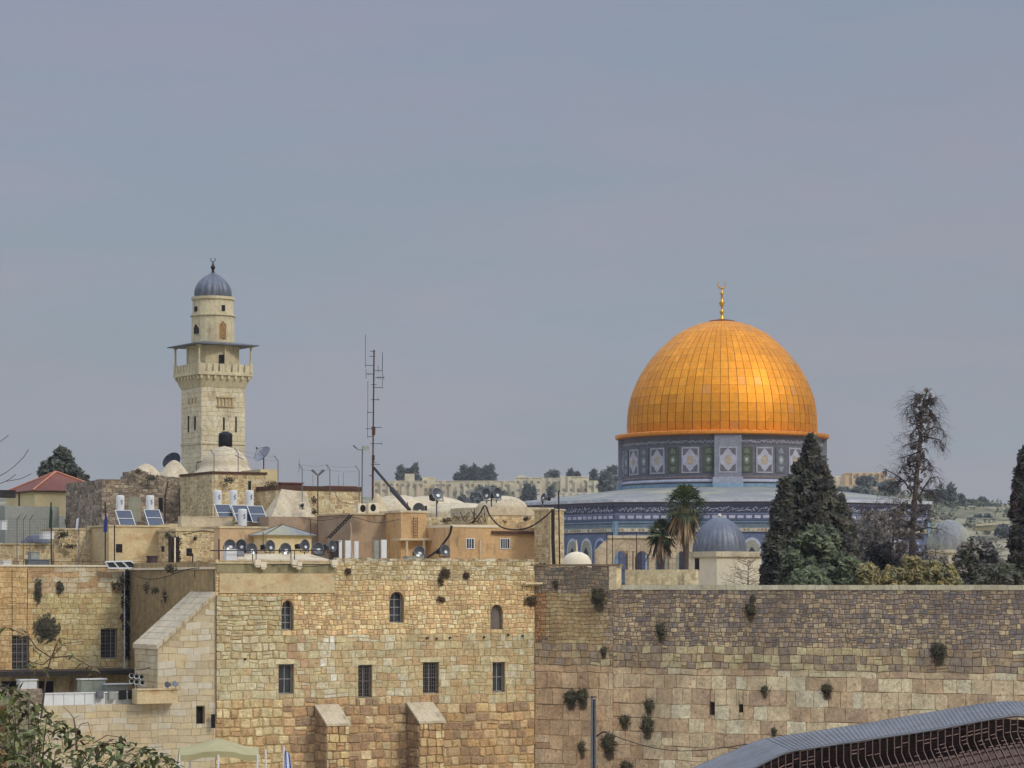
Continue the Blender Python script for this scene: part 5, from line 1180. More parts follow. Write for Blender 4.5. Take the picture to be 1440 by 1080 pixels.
for i, (x, yt, yb, hw, D, lab) in enumerate([(802, 661, 676, 2.5, 1330, 'thin far cypress above the wide terraced block'), (811, 667, 676, 2.2, 1330, 'small far cypress right of the thin one'), (835, 663, 680, 5, 1330, 'far cypress left of the dark clump by the drum'), (857, 657, 690, 5, 1250, 'far cypress rising from the clump beside the drum'), (864, 657, 690, 5, 1250, 'far cypress touching the shrine drum'), (741, 681, 706, 6, 1150, 'dark cypress in front of the far blocks, left of a pair'), (749, 685, 706, 4, 1150, 'smaller cypress in front of the far blocks, right of a pair'), (775, 687, 706, 3.5, 1150, 'lone dark cypress in front of the terraced far block'), (1336, 683, 726, 12, 930, 'dense far conifer in the right hill clump, the tallest'), (1320, 687, 726, 11, 935, 'far conifer left in the right hill clump'), (1308, 693, 728, 10, 940, 'leftmost far conifer of the right hill clump beside the dead cypress'), (1350, 696, 724, 9, 945, 'small far conifer right in the right hill clump')]): conifer(x, yt, yb, hw, D, lab, 330+i)
for i, (x, yt, yb, hw, D, lab) in enumerate([(853, 664, 690, 10, 1240, 'far dark rounded clump at the left of the drum'), (686, 691, 712, 24, 1200, 'wide dark hedge like tree mass below the far blocks'), (650, 700, 712, 6, 1200, 'small round tree left of the wide dark tree mass'), (1381, 703, 712, 6, 960, 'flat crowned far tree on the right hill'), (1386, 709, 724, 8, 955, 'round far tree under the flat crowned one'), (1364, 707, 714, 9, 970, 'low far tree mass left of the flat crowned tree'), (1390, 726, 737, 6, 880, 'round far olive tree on the yellow terrace, right'), (1375, 727, 734, 4, 880, 'small far olive tree on the yellow terrace'), (1364, 731, 742, 5, 870, 'dark far tree at the left end of the yellow terrace'), (1212, 690, 700, 15, 900, 'broad far tree below the cream terrace house'), (1250, 680, 690, 12, 930, 'far tree cluster on the slope left of the dead cypress'), (1218, 675, 681, 12, 960, 'low far tree strip between the hill houses'), (1184, 690, 700, 12, 940, 'far olive bush in front of the pale block'), (1410, 741, 752, 8, 800, 'grey green far bush on the lower slope')]): conifer(x, yt, yb, hw, D, lab, 360+i, True)

# ------------------------------------------------------------ roof furniture
def bent_post(x, yt, yb, D, lab, side=-1, r=.035):
    b = P(x, yb, D); k = D/F; mb = MB(); top = P(x, yt+7, D); mb.path([b, top, top+Vector((side*5.0*k, -.1, 7*k))], r, 5)
    tag(mb.build('bent_post', m_steel if r < .05 else m_iron, None, b), lab, 'post', 'bent topped fence posts on the roofs')
for a in [(111, 699, 795, 196, 'dark bent fence post beside the white and blue cloth'), (133, 700, 738, 228, 'short bent post in front of the yellow house, middle'), (146, 699, 740, 228, 'bent post right in front of the yellow house'), (122, 708, 767, 201, 'bent post standing on the sunlit terrace wall'),
          (301, 632, 712, 212, 'tall bent post rising before the foot of the minaret'), (335, 630, 682, 214, 'bent post carrying a small arrow shaped aerial'), (391, 641, 690, 214, 'bent post at the right side of the stair head'), (425, 652, 706, 209, 'bent post left of the forked aerial'), (464, 653, 705, 209, 'bent post right of the forked aerial'), (505, 655, 706, 209, 'bent post left of the floodlight pole')]: bent_post(*a)
for i, (x, lab) in enumerate([(24, 'leftmost hooked post of the mesh fence at the left edge'), (33, 'second hooked post of the mesh fence'), (42, 'third hooked post of the mesh fence')]): bent_post(x, 724, 800, 199, lab, 1)
mb = MB()
fr = Fr(P(40, HY, 199.3), 28)
for x in range(6, 70, 3): u, v = fr.uv(x, 728); mb.tube(fr.p(u, fr.uv(x, 766)[1], 0), fr.p(u, v, 0), .008, n=3)
for y in range(730, 766, 4): mb.tube(fr.p(fr.uv(4, y)[0], fr.uv(40, y)[1], .01), fr.p(fr.uv(70, y)[0], fr.uv(40, y)[1], .01), .008, n=3)
tag(mb.build('mesh_fence', m_steel, None, fr.p(0, 1.5, 0)), 'thin wire mesh fence along the low yellow wall at left', 'fence')
def pole(name, lab, cat, pts, D, r, mat, n=6):
    mb = MB(); mb.path([P(x, y, D) for x, y in pts], r, n); return tag(mb.build(name, mat, None, P(*pts[0], D)), lab, cat)
pole('flagpole', 'dark pole with a furled green cloth at far left', 'pole', [(72, 800), (72, 706)], 194.8, .05, m_iron)
mb = MB(); mb.prism(Fr(P(72, HY, 194.7), 10), [(-.16, zy(742, 194.7)), (.05, zy(745, 194.7)), (.1, zy(720, 194.7)), (-.05, zy(706, 194.7)), (-.12, zy(722, 194.7))], -.07, .07, lin((40, 62, 48))); tag(mb.build('furled_flag', m_cloth, None, P(72, 742, 194.7)), 'furled dark green flag on the pole at far left', 'flag')
pole('flagpole', 'dark pole carrying a small blue flag left of the solar panels', 'pole', [(148, 800), (148, 706)], 194.8, .05, m_iron)
mb = MB(); mb.prism(Fr(P(148, HY, 194.6), 10), [(-.14, zy(748, 194.6)), (.14, zy(748, 194.6)), (.16, zy(733, 194.6)), (.04, zy(718, 194.6)), (-.08, zy(733, 194.6))], -.06, .06, lin((44, 54, 110))); tag(mb.build('small_flag', m_cloth, None, P(148, 748, 194.6)), 'small limp dark blue flag left of the solar panels', 'flag')
mb = MB(); mb.prism(Fr(P(109, HY, 195.8), 10), [(-.14, zy(747, 195.8)), (.02, zy(742, 195.8)), (.1, zy(728, 195.8)), (-.08, zy(730, 195.8))], -.05, .05, lin((190, 190, 196))); tag(mb.build('small_flag', m_cloth, None, P(109, 747, 195.8)), 'small limp white flag on the bent post above the terrace', 'flag')
pole('pole', 'thin upright pole left of the ochre block', 'pole', [(161, 800), (161, 738)], 200, .05, m_iron)
# grey tarpaulin heap
rg = random.Random(31); mb = MB(); fr = Fr(P(55, HY, 201.5), 20)
for (x, y, rx, ry) in [(52, 756, 15, 12), (64, 760, 12, 8), (42, 760, 9, 8)]:
    u, v = fr.uv(x, y); k = 201/F; pf = [(rx*k*math.cos(t), ry*k*math.sin(t)*1.0) for t in [i*math.pi/2/5 for i in range(6)]]; mb.lathe([(a*rg.uniform(.94, 1.06), b) for a, b in pf], fr.p(u, v-ry*k*.6, -1.2), 9, lin((96, 98, 108)))
tag(mb.build('tarpaulin_heap', m_cloth, None, P(52, 766, 201)), 'grey blue tarpaulin heaped on the roof at far left', 'tarpaulin')
# solar sets
def solar_panel(lab, x, y, D, first=[None]):
    k = D/F
    if first[0] is None:
        t = thing('solar_panel', lab, 'solar panel', P(x, y, D), 'solar panels on the roofs'); fr = Fr(P(x, HY, D), 28); v0 = P(x, y, D).z
        u0, u1, z = -.62, .62, v0; H = 1.25; W = 1.15
        def q(a, b, e=0): return fr.p(u0+(u1-u0)*a, z+H*b+e*.7, W*(1-b)+e*.7)
        mb = MB(); mb.add([q(0, 0), q(1, 0), q(1, 1), q(0, 1), q(0, 0, -.06), q(1, 0, -.06), q(1, 1, -.06), q(0, 1, -.06)], [(0, 1, 2, 3), (7, 6, 5, 4), (0, 4, 5, 1), (1, 5, 6, 2), (2, 6, 7, 3), (3, 7, 4, 0)]); mb.build('panel_glass', m_panel, t)
        mb = MB()
        for a, b, c_, d in ((0, 0, 1, 0), (1, 0, 1, 1), (1, 1, 0, 1), (0, 1, 0, 0), (0, .5, 1, .5)): mb.tube(q(a, b, .02), q(c_, d, .02), .035, n=4)
        mb.build('panel_frame', m_white, t)
        for a in (0.05, .95): mb = MB(); mb.tube(q(a, 1, -.08), fr.p(u0+(u1-u0)*a, z-.02, -.05), .025, n=4); mb.build('leg', m_steel, t)
        first[0] = t
    else: t = clone(first[0], P(x, y, D), label=lab)
    return t
def boiler(lab, x, y, D, sc_=1.0, first=[None]):
    if first[0] is None:
        c = P(x, y, D); t = thing('water_heater', lab, 'water heater', c, 'white water heaters on the roofs')
        mb = MB(); mb.smooth = False; mb.lathe([(.02, 0), (.30, 0), (.32, .05), (.32, 1.15), (.28, 1.22), (.02, 1.24)], c, 18); mb.build('tank', m_white, t)
        mb = MB(); fr = Fr(c, 28)
        for dx, dz in ((0, .55), (.05, .65), (-.03, .75), (.03, .84)): mb.fbox(fr, dx-.05, dx+.05, c.z+dz-.03, c.z+dz+.04, .29, .335)
        mb.build('blue_marking', M('blue_lettering', (70, 84, 150), bump=None), t)
        for dx in (-.2, .2): mb = MB(); mb.tube(c+Vector((dx, 0, -.5)), c+Vector((dx, 0, .02)), .025, n=4); mb.build('leg', m_steel, t)
        first[0] = t
    else: t = clone(first[0], P(x, y, D), label=lab, scale=sc_)
    return t
for x, y, D, l in [(173, 741, 207, 'first solar panel from the left, above the ochre block'), (213, 740, 207, 'second solar panel from the left, before the boarded door'), (312, 733, 205, 'left solar panel of the three below the ochre house'), (336, 734, 205, 'middle solar panel of the three, behind the short white tank'), (358, 735, 205, 'right solar panel of the three below the ochre house')]: solar_panel(l, x, y, D)
for x, y, D, l in [(169, 719, 209, 'white water heater above the first solar panel'), (211, 719, 209, 'white water heater above the second solar panel'), (306, 712, 208, 'left white water heater of the three by the ochre house'), (328, 712, 208, 'middle white water heater of the three'), (351, 712, 208, 'right white water heater of the three, under the slit window')]: boiler(l, x, y, D)
boiler('cream coloured tank standing in front of the middle solar panel', 341, 740, 203, 1.05)
# dishes
def dish(lab, x, y, D, rpx, az, el, mat, post=None, mesh=False, name='satellite_dish'):
    k = D/F; c = P(x, y, D); t = thing(name, lab, 'satellite dish', c-Vector((0, 0, (post or 8)*k)))
    d = Vector((math.sin(R(az))*math.cos(R(el)), -math.cos(R(az))*math.cos(R(el)), math.sin(R(el)))); a = d.orthogonal().normalized(); b = d.cross(a); rr = rpx*k; mb = MB(); mb.smooth = True; n = 28
    for s, off in ((0, 0), (1, .03)):
        base = len(mb.v)
        for j in range(6):
            r_ = rr*(j+.001)/5; h = -.32*rr+.32*rr*(r_/rr)**2
            for i in range(n): th = 2*math.pi*i/n; mb.v.append(tuple(c+a*math.cos(th)*r_+b*math.sin(th)*r_+d*(h-off)))
        for j in range(5):
            for i in range(n):
                f = (base+j*n+i, base+j*n+(i+1) % n, base+(j+1)*n+(i+1) % n, base+(j+1)*n+i); mb.f.append(f if s == 0 else f[::-1]); mb.c.append((1, 1, 1))
    mb.build('reflector', mat, t)
    mb = MB(); fp = c+d*rr*.75
    for i in range(3): th = 2.1*i; mb.tube(c+a*math.cos(th)*rr*.95+b*math.sin(th)*rr*.95, fp, .02, n=4)
    mb.tube(fp, fp+d*.12, .07, n=6); mb.build('feed_arm', m_iron, t)
    mb = MB(); mb.tube(c-d*.33*rr-Vector((0, 0, (post or 8)*k)), c-d*.33*rr, .05, n=6); mb.build('mast', m_iron, t)
dish('large grey mesh satellite dish tilted up on the stair head roof', 368, 638, 217, 14, -50, 42, M('grey_mesh', (140, 142, 144), bump=None), 24)
dish('dark charcoal dish half hidden behind the small plastered dome', 241, 648, 232, 14, -25, 30, M('charcoal_dish', (52, 56, 62), bump=None), 22)
mb = MB()
# floodlights
def floodlight(lab, x, y, D, az, el=-8, sc_=1.0, first=[None]):
    k = D/F
    if first[0] is None:
        c = Vector((0, 0, 0)); t = thing('floodlight', lab, 'floodlight', P(x, y, D), 'round floodlights on the roofs'); o = ORG[t]
        def L(v): return Vector(v)+o
        mb = MB(); mb.smooth = False; n = 20; pf = [(.02, .42), (.16, .42), (.20, .30), (.36, .02), (.42, -.06), (.42, -.12), (.38, -.12), (.36, -.04)]
        for j, (r_, yy) in enumerate(pf):
            for i in range(n): th = 2*math.pi*i/n; mb.v.append(tuple(L((r_*math.cos(th), yy, r_*math.sin(th)))))
        for j in range(len(pf)-1):
            for i in range(n): mb.f.append((j*n+i, (j+1)*n+i, (j+1)*n+(i+1) % n, j*n+(i+1) % n)); mb.c.append((1, 1, 1))
        mb.build('housing', m_steel, t)
        mb = MB(); vs = [L((0, .02, 0))]+[L((.37*math.cos(2*math.pi*i/n), -.06, .37*math.sin(2*math.pi*i/n))) for i in range(n)]; mb.add(vs, [(0, 1+i, 1+(i+1) % n) for i in range(n)]); g_ = mb.build('lens', M('floodlight_lens', (84, 86, 88), bump=None, rough=.15, metal=.3, spec=.6), t)
        mb = MB(); vs = [L((.13*math.cos(2*math.pi*i/12)+.05, -.075, .11*math.sin(2*math.pi*i/12)-.12)) for i in range(12)]; mb.add(vs, [tuple(range(12))]); mb.build('lens_highlight', m_white, t)  # white disc low on the lens, a painted highlight
        mb = MB(); mb.box(o.x-.17, o.x+.17, o.y+.4, o.y+.75, o.z-.15, o.z+.17); mb.build('control_box', m_black, t)
        mb = MB(); mb.path([L((-.43, .05, 0)), L((-.43, .05, -.45)), L((.43, .05, -.45)), L((.43, .05, 0))], .03, 5); mb.tube(L((0, .05, -.45)), L((0, .05, -.62)), .04); mb.build('bracket', m_iron, t)
        first[0] = t
    else: t = clone(first[0], P(x, y, D), label=lab)
    t.rotation_euler = (R(-el if False else el), 0, R(az)); t.scale = (sc_,)*3; return t
for a in [(323, 767, 184, 20, 'first floodlight from the left on the parapet rail'), (340, 767, 184.3, -24, 'second floodlight from the left, turned aside'), (353, 772, 183.5, 30, 'third floodlight, hanging lower than its neighbours'), (379, 768, 184.7, 48, 'fourth floodlight, seen from the side before the kiosk'), (401, 772, 184.2, 24, 'fifth floodlight, dull and facing the kiosk door side'), (428, 767, 185.5, 52, 'sixth floodlight, side on at the right of the kiosk'), (447, 771, 185.6, 10, 'seventh floodlight, greyish with a bright lower rim'), (466, 768, 186, 55, 'last floodlight at the right end of the rail')]:
    floodlight(a[4], a[0], a[1], a[2], a[3])
floodlight('floodlight on the mauve house parapet before the porch', 589, 776, 191, 20); floodlight('small floodlight below the thick black cable', 625, 774, 192, 40)
floodlight('large blue grey floodlight turned away above the mossy parapet', 334, 782, 182, 160, 5, 1.1)
floodlight('horn loudspeaker on top of the orange stair tower', 590, 716, 199, -24, 5, 1.15); floodlight('grey floodlight on the sandy vault right of the mast', 614, 695, 212, 30, -20, 1.2)  # the horn loudspeaker is a copy of the floodlight model
floodlight('left floodlight of the pair on the pale low dome', 685, 695, 208, -40, -10, 1.1); floodlight('right floodlight of the pair on the pale low dome', 698, 694, 208, 40, -5, 1.1)
floodlight('small white floodlight on a pole at the end of the stone attic', 765, 699, 198, -60, -20, .7)
for (x, y0, y1, D, lab) in [(614, 702, 727, 213, 'thin stand below the floodlight on the sandy vault'), (691, 700, 716, 209, 'short stand under the floodlight pair'), (763, 702, 714, 198.5, 'white stand of the small attic floodlight')]: pole('lamp_stand', lab, 'stand', [(x, y1), (x, y0)], D, .06, m_steel)
mb = MB(); pts = [FA.p(FA.uv(x, 774)[0], FA.uv(x, 774)[1], -.35) for x in (298, 470)]; mb.tube(pts[0], pts[1], .035)
for x in (358, 363, 412, 417, 466): u = FA.uv(x, 780)[0]; mb.tube(FA.p(u, FA.uv(x, 774)[1], -.35), FA.p(u, FA.uv(x, 790)[1], -.35), .03)
tag(mb.build('lamp_rail', m_iron, None, FA.p(-14, 1.6, -.35)), 'thin iron rail carrying the floodlight row on the parapet', 'rail')
for i, x in enumerate([359, 367, 411, 417, 467]):
    u, v = FA.uv(x, 791+(i % 2)*3); mb = MB(); mb.fbox(FA, u-.2, u+.2, v-.2, v+.18, .22, .5); mb.fbox(FA, u-.14, u+.14, v-.32, v-.21, .25, .46)
    tag(mb.build('junction_box', m_cream, None, FA.p(u, v, .3)), 'small pale junction box hanging on the mossy parapet edge', 'junction box', 'junction boxes along the mossy parapet')
mb = MB(); u0, v0 = FA.uv(316, 788, -1); mb.fbox(FA, u0, u0+.75, v0, v0+.75, -1.4, -.7); tag(mb.build('white_cabinet', m_white, None, FA.p(u0, v0, -1)), 'white cabinet beside the turned away floodlight', 'cabinet')
# ac units
def ac(lab, x, y, D, az=10, first=[None]):
    if first[0] is None:
        c = P(x, y, D); t = thing('air_conditioner', lab, 'air conditioner', c, 'air conditioners on the mauve house'); 
        mb = MB(); mb.box(c.x-.42, c.x+.42, c.y-.18, c.y+.22, c.z, c.z+.72); mb.build('housing', m_cream, t)
        mb = MB(); n = 16
        for rr, yy in ((.27, -.185), ):
            mb.add([c+Vector((-.06+rr*.8*math.cos(2*math.pi*i/n), yy-.01, .36+rr*math.sin(2*math.pi*i/n))) for i in range(n)], [tuple(range(n))])
        mb.build('fan_opening', m_black, t)
        first[0] = t
    else: t = clone(first[0], P(x, y, D), label=lab)
    t.rotation_euler = (0, 0, R(az)); return t
ac('left air conditioner of the pair on the mauve roof', 510, 722, 197, 25); ac('right air conditioner of the pair on the mauve roof', 524.5, 721, 197, 25)
# white upright panels of unknown use on the parapet, filed under cabinet
for i, (x, w_, yt, lab) in enumerate([(489.5, 8, 760, 'leftmost tall white panel standing behind the facade top'), (501.5, 6, 761, 'second tall white panel, partly behind a grey box'), (529.5, 7, 760, 'third tall panel, greyer than the others'), (540, 8, 759, 'rightmost tall white panel behind the facade top'), (478.5, 5, 760, 'narrow grey white panel beside the dark gap')]):
    fr = Fr(P(x, HY, 190.5), 20); k = 190.5/F; mb = MB(); mb.fbox(fr, -w_*k/2, w_*k/2, 1.04, zy(yt, 190.5), -.14, 0); mb.fbox(fr, -w_*k/2+.04, w_*k/2-.04, 1.1, zy(yt, 190.5)-.06, .002, .02)
    tag(mb.build('upright_panel', m_white if i != 2 else m_concrete, None, fr.p(0, 1.04, 0)), lab, 'cabinet')
for i, (x, lab) in enumerate([(510, 'small grey box unit between the white panels'), (520, 'square grey box unit left of the third panel')]):
    fr = Fr(P(x, HY, 189.6), 20); mb = MB(); mb.fbox(fr, -.24, .24, 1.04, 1.04+.8, -.3, 0); mb.fbox(fr, -.18, .18, 1.12, 1.7, .002, .02); tag(mb.build('box_unit', m_concrete, None, fr.p(0, 1.04, 0)), lab, 'box')
# antenna mast
AD = 209; t = thing('antenna_mast', 'very tall thin antenna mast bristling with small aerials', 'antenna', P(524, 722, AD))
mb = MB(); mb.path([P(524, 722, AD), P(524.5, 640, AD)], .085, 6); mb.path([P(524.5, 640, AD), P(526, 492, AD)], .06, 6); mb.tube(P(525.3, 612, AD), P(525.6, 600, AD), .14); mb.tube(P(524.8, 648, AD), P(525, 640, AD), .12); mb.build('pole', m_rust, t)
def arm(y, xa, xb, vert=()):
    mb = MB(); xm = 524+(722-y)*.009
    mb.tube(P(xm+xa, y, AD), P(xm+xb, y, AD), .028, n=4)
    for x, up, dn in vert: mb.tube(P(xm+x, y-up, AD), P(xm+x, y+dn, AD), .022, n=4)
    mb.build('aerial_arm', m_iron, t)
arm(494, -6, 2); arm(501, -7, 2); arm(514, -12, 0, [(-12, 44, 3)]); arm(521, 0, 12, [(6, 7, 3), (12, 26, 2)]); arm(526, -11, 0, [(-11, 7, 7), (-8, 2, 2), (-5, 1, 1)]); arm(531, 2, 14, [(6, 2, 2), (9, 2, 2), (14, 3, 3)]); arm(545, 0, 12, [(12, 46, 2)]); arm(541, -4, 4); arm(562, -4, 8, [(6, 3, 2)]); arm(580, -8, 0, [(-8, 44, 2)])
arm(601, -3, 12); arm(603, -11, 0, [(-3, 3, 0)]); arm(614, -8, 0, [(-8, 36, 2)]); arm(624, -4, 12, [(12, 2, 2)]); arm(650, 0, 5); arm(653, -3, 10); arm(669, -6, 0, [(-3, 1, 1)])
mb = MB(); mb.tube(P(526, 658, AD), P(577, 718, AD-9), .11, .08, 6); mb.tube(P(551, 688, AD-4.4), P(576, 717, AD-8.8), .2, .14, 6); mb.build('brace', m_iron, t)
t = thing('floodlight_pole', 'slim pole with a square floodlight and a camera arm, left of the mast', 'lamp post', P(509, 715, 207))
mb = MB(); mb.path([P(509, 715, 207), P(509.5, 633, 207)], .05, 6); mb.tube(P(502, 632.5, 207), P(516, 632.5, 207), .03); mb.build('pole', m_steel, t)
mb = MB(); fr = Fr(P(515, HY, 206.8), 20); h = hole(fr, 511, 519, 627, 633); mb.fbox(fr, *h, -.3, 0); mb.build('lamp_head', m_concrete, t)
mb = MB(); mb.tube(P(497, 626, 207), P(502.5, 631, 207), .1, .07); mb.build('camera', m_steel, t)
t = thing('forked_aerial', 'aerial shaped like a Y with two raised fins', 'antenna', P(447, 725, 206))
mb = MB(); mb.path([P(447, 790, 190.5), P(446.5, 668, 206)] if False else [P(447, 730, 206), P(447, 669, 206)], .05, 6); mb.build('pole', m_rust, t)
for s in (-1, 1):
    mb = MB(); c = P(447, 669, 206); mb.hexa([c+Vector((0, -.1, 0)), c+Vector((s*.12, .1, .03)), c+Vector((s*.55, .1, .4)), c+Vector((s*.5, -.1, .42)), c+Vector((0, -.1, .08)), c+Vector((0, .1, .12)), c+Vector((s*.36, .1, .5)), c+Vector((s*.36, -.1, .5))]); mb.build('fin', m_steel, t)
for (x0, y0, x1, y1, D, lab) in [(440, 667, 440, 690, 214, 'short thin whip aerial left of the forked one'), (476, 668, 476, 690, 226, 'thin whip aerial above the red brown shed'), (483, 665, 483, 690, 226, 'second thin whip aerial above the shed'), (420, 645, 421, 665, 226, 'faint whip aerial near the bent post')]: pole('whip_aerial', lab, 'aerial', [(x0, y1), (x1, y0)], D, .02, m_steel, 4)
pole('arrow_aerial', 'small arrow shaped aerial on the bent post', 'aerial', [(331, 640), (342, 646)], 213.9, .04, m_steel)
# handrail stair and dark poles on the right pier
mb = MB()
for dx in (0, 4): mb.path([P(460+dx, 757, 198-dx*.1), P(492+dx, 724, 197.4)], .05, 5)
for i in range(10): f = (i+.5)/10; mb.tube(P(460+32*f, 757-33*f, 197.8), P(464+32*f, 757-33*f, 197.4), .05, n=4)
tag(mb.build('metal_stair', m_iron, None, P(460, 757, 198)), 'dark steep metal stair climbing the mauve wall', 'stair')
pole('dark_pole', 'tallest thin dark pole in front of the narrow pier', 'pole', [(787, 797), (785.5, 690)], 192.3, .055, m_iron)
pole('thick_cable_bundle', 'thick dark cable bundle down the narrow pier', 'cable', [(779, 797), (777.5, 760), (777.5, 716)], 192.5, .13, m_iron)
pole('pale_pipe', 'thin pale pipe along the left of the narrow pier', 'pipe', [(773, 797), (773, 726)], 192.9, .05, m_salmon)
def cable(name, lab, pts, D, r, mat=None):
    mb = MB(); q = [P(x, y, D) for x, y in pts]; out = []
    for i in range(len(q)-1):
        p = [q[max(0, i-1)], q[i], q[i+1], q[min(len(q)-1, i+2)]]
        for k in range(5): t_ = k/5; out.append(.5*(2*p[1]+(p[2]-p[0])*t_+(2*p[0]-5*p[1]+4*p[2]-p[3])*t_*t_+(3*p[1]-p[0]-3*p[2]+p[3])*t_**3))
    out.append(q[-1]); mb.path(out, r, 5); return tag(mb.build(name, mat or m_iron, None, q[0]), lab, 'cable')
cable('slack_cable', 'thick slack black cable sagging across the yellow stone attic', [(664, 736), (675, 722), (682, 711), (690, 727), (705, 741), (725, 745), (745, 741), (765, 728), (776, 718)], 193.4, .06)
cable('black_cable', 'black cable bending down past the brown porch', [(635, 739), (632, 752), (622, 766), (617, 773), (600, 785)], 192.3, .09)
cable('thin_cable', 'thin sagging wire under the left roof edge', [(184, 806), (205, 814), (230, 812), (262, 801), (290, 798)], 181, .03)
rg = random.Random(44); mb = MB()
for i in range(16): a = P(662+rg.uniform(-16, 22), 736+rg.uniform(-4, 2), 193.6); mb.tube(a, a+Vector((rg.uniform(-.6, .6), rg.uniform(-.3, .3), rg.uniform(.1, 1.0))), .03, n=4)
tag(mb.build('wire_tangle', m_iron, None, P(664, 738, 193.6)), 'tangle of black wires and rods on the orange house roof edge', 'wires')
# fence posts before the arcade
for i, (x, yt, lab) in enumerate([(853.5, 748, 'left tall rusty post of the fence on the wall'), (861.5, 748, 'second tall rusty post, next to the end pier'), (882, 775, 'short dark post in front of the arcade'), (890, 775, 'short dark post beside the first arch pier'), (895, 750, 'tall thin rusty post in front of the arcade arches'), (929, 756, 'thin post beside the shorter palm')]): pole('fence_post', lab, 'post', [(x, 802), (x, yt)], 193.4 if x < 865 else 191.5, .035, m_rust, 5)
mb = MB()
for x0, x1, y, D in [(832, 862, 796.5, 193), (864, 966, 802, 191.4)]: mb.tube(P(x0, y, D), P(x1, y, D), .04, n=5)
for x in range(866, 966, 5): mb.tube(P(x, 802, 191.4), P(x, 765, 191.4), .007, n=3)
for y in (765, 775, 785, 794): mb.tube(P(864, y, 191.45), P(966, y, 191.45), .008, n=3)
tag(mb.build('wire_fence', m_rust, None, P(900, 802, 191.4)), 'thin rusty wire fence on top of the low yellow wall', 'fence')

# left corner gear: rail with boxes, and canopy frames on the left roof
t = thing('cable_rack', 'dark tangle of cables and pale insulators at the corner above the coping', 'cable rack', P(285, 838, 182))
mb = MB(); rg = random.Random(45)
for i in range(12):
    a = P(rg.uniform(272, 300), rg.uniform(786, 800), 182); mb.path([a, a+Vector((rg.uniform(-.3, .1), 0, -rg.uniform(.5, 1))), P(rg.uniform(278, 292), rg.uniform(820, 835), 182)], .03, 4)
mb.build('cables', m_iron, t)
for y in (797, 805, 812, 819): mb = MB(); c = P(300, y, 179.6); mb.tube(c-Vector((0, 0, .12)), c+Vector((0, 0, .12)), .14, n=8); mb.build('insulator', m_cream, t)
pole('corner_pole', 'dark upright pole at the corner above the diagonal coping', 'pole', [(308, 790), (308, 758)], 181, .05, m_iron)
pole('pipe', 'dark bent pipe rising behind the diagonal coping', 'pipe', [(271, 845), (271, 779), (266, 777)], 184.5, .05, m_iron)
t = thing('frame_canopy', 'white framed skylight frame lying on the left roof edge', 'frame', P(168, 800, 192))
mb = MB(); fr = Fr(P(168, HY, 192), 28); q = lambda x, y, w_=0: fr.p(fr.uv(x, y)[0], fr.uv(x, y)[1], w_)
for a, b in (((148, 790), (184, 789)), ((148, 790), (153, 799)), ((184, 789), (198, 799)), ((153, 799), (198, 799)), ((160, 790), (167, 799)), ((172, 790), (181, 799))): mb.tube(q(*a), q(*b), .07, n=4)
mb.build('frame_bars', m_white, t); mb = MB(); mb.add([q(149, 791, -.08), q(184, 790, -.08), q(197, 799, -.08), q(154, 799, -.08), q(149, 791, -.16), q(184, 790, -.16), q(197, 799, -.16), q(154, 799, -.16)], [(0, 3, 2, 1), (4, 5, 6, 7), (0, 1, 5, 4), (1, 2, 6, 5), (2, 3, 7, 6), (3, 0, 4, 7)]); mb.build('dark_glass', m_glass, t)
mb = MB()
for x in range(-4, 290, 30): mb.tube(P(x, 800, 193+x*.004), P(x, 789, 193+x*.004), .02, n=4)
mb.tube(P(-10, 789.5, 193), P(285, 790, 194.1), .02, n=4); tag(mb.build('roof_railing', m_rust, None, P(100, 800, 193)), 'thin rusty railing along the left roof edge', 'railing')
for i, (x0, x1, y0, y1, m_, lab) in enumerate([(44, 56, 777, 791, m_concrete, 'pale grey equipment box on the left roof'), (40, 70, 788, 801, m_lead, 'blue grey covered box in front of the pale equipment box'), (5, 16, 790, 799, m_white, 'white crate at the far left of the roof'), (212, 222, 783, 797, M('purple_brown_canvas', (74, 58, 58), bump=None), 'dark purple covered object by the drain gap')]):
    fr = Fr(P((x0+x1)/2, HY, 192.5-i*.3), 28); h = hole(fr, x0, x1, y0, y1); mb = MB(); mb.fbox(fr, h[0], h[1], h[2], h[3], -.8, 0); mb.fbox(fr, h[0]-.05, h[1]+.05, h[3]+.002, h[3]+.08, -.85, .05); tag(mb.build('roof_box', m_, None, fr.p((h[0]+h[1])/2, h[2], -.4)), lab, 'box')
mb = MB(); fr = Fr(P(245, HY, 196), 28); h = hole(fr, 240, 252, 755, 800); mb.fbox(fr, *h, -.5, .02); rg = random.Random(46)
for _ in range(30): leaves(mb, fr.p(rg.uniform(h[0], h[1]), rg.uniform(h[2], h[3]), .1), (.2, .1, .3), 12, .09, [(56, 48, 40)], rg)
tag(mb.build('dark_recess', M('dark_brown_render', (58, 48, 42)), None, fr.p(0, 1, 0)), 'dark brown recess with a pale pipe between the two yellow blocks', 'recess')  # solid dark brown slab with leaf flecks, standing in the gap
pole('pale_pipe', 'pale vertical pipe inside the dark brown recess', 'pipe', [(246, 800), (246, 756)], 195, .06, m_cream)

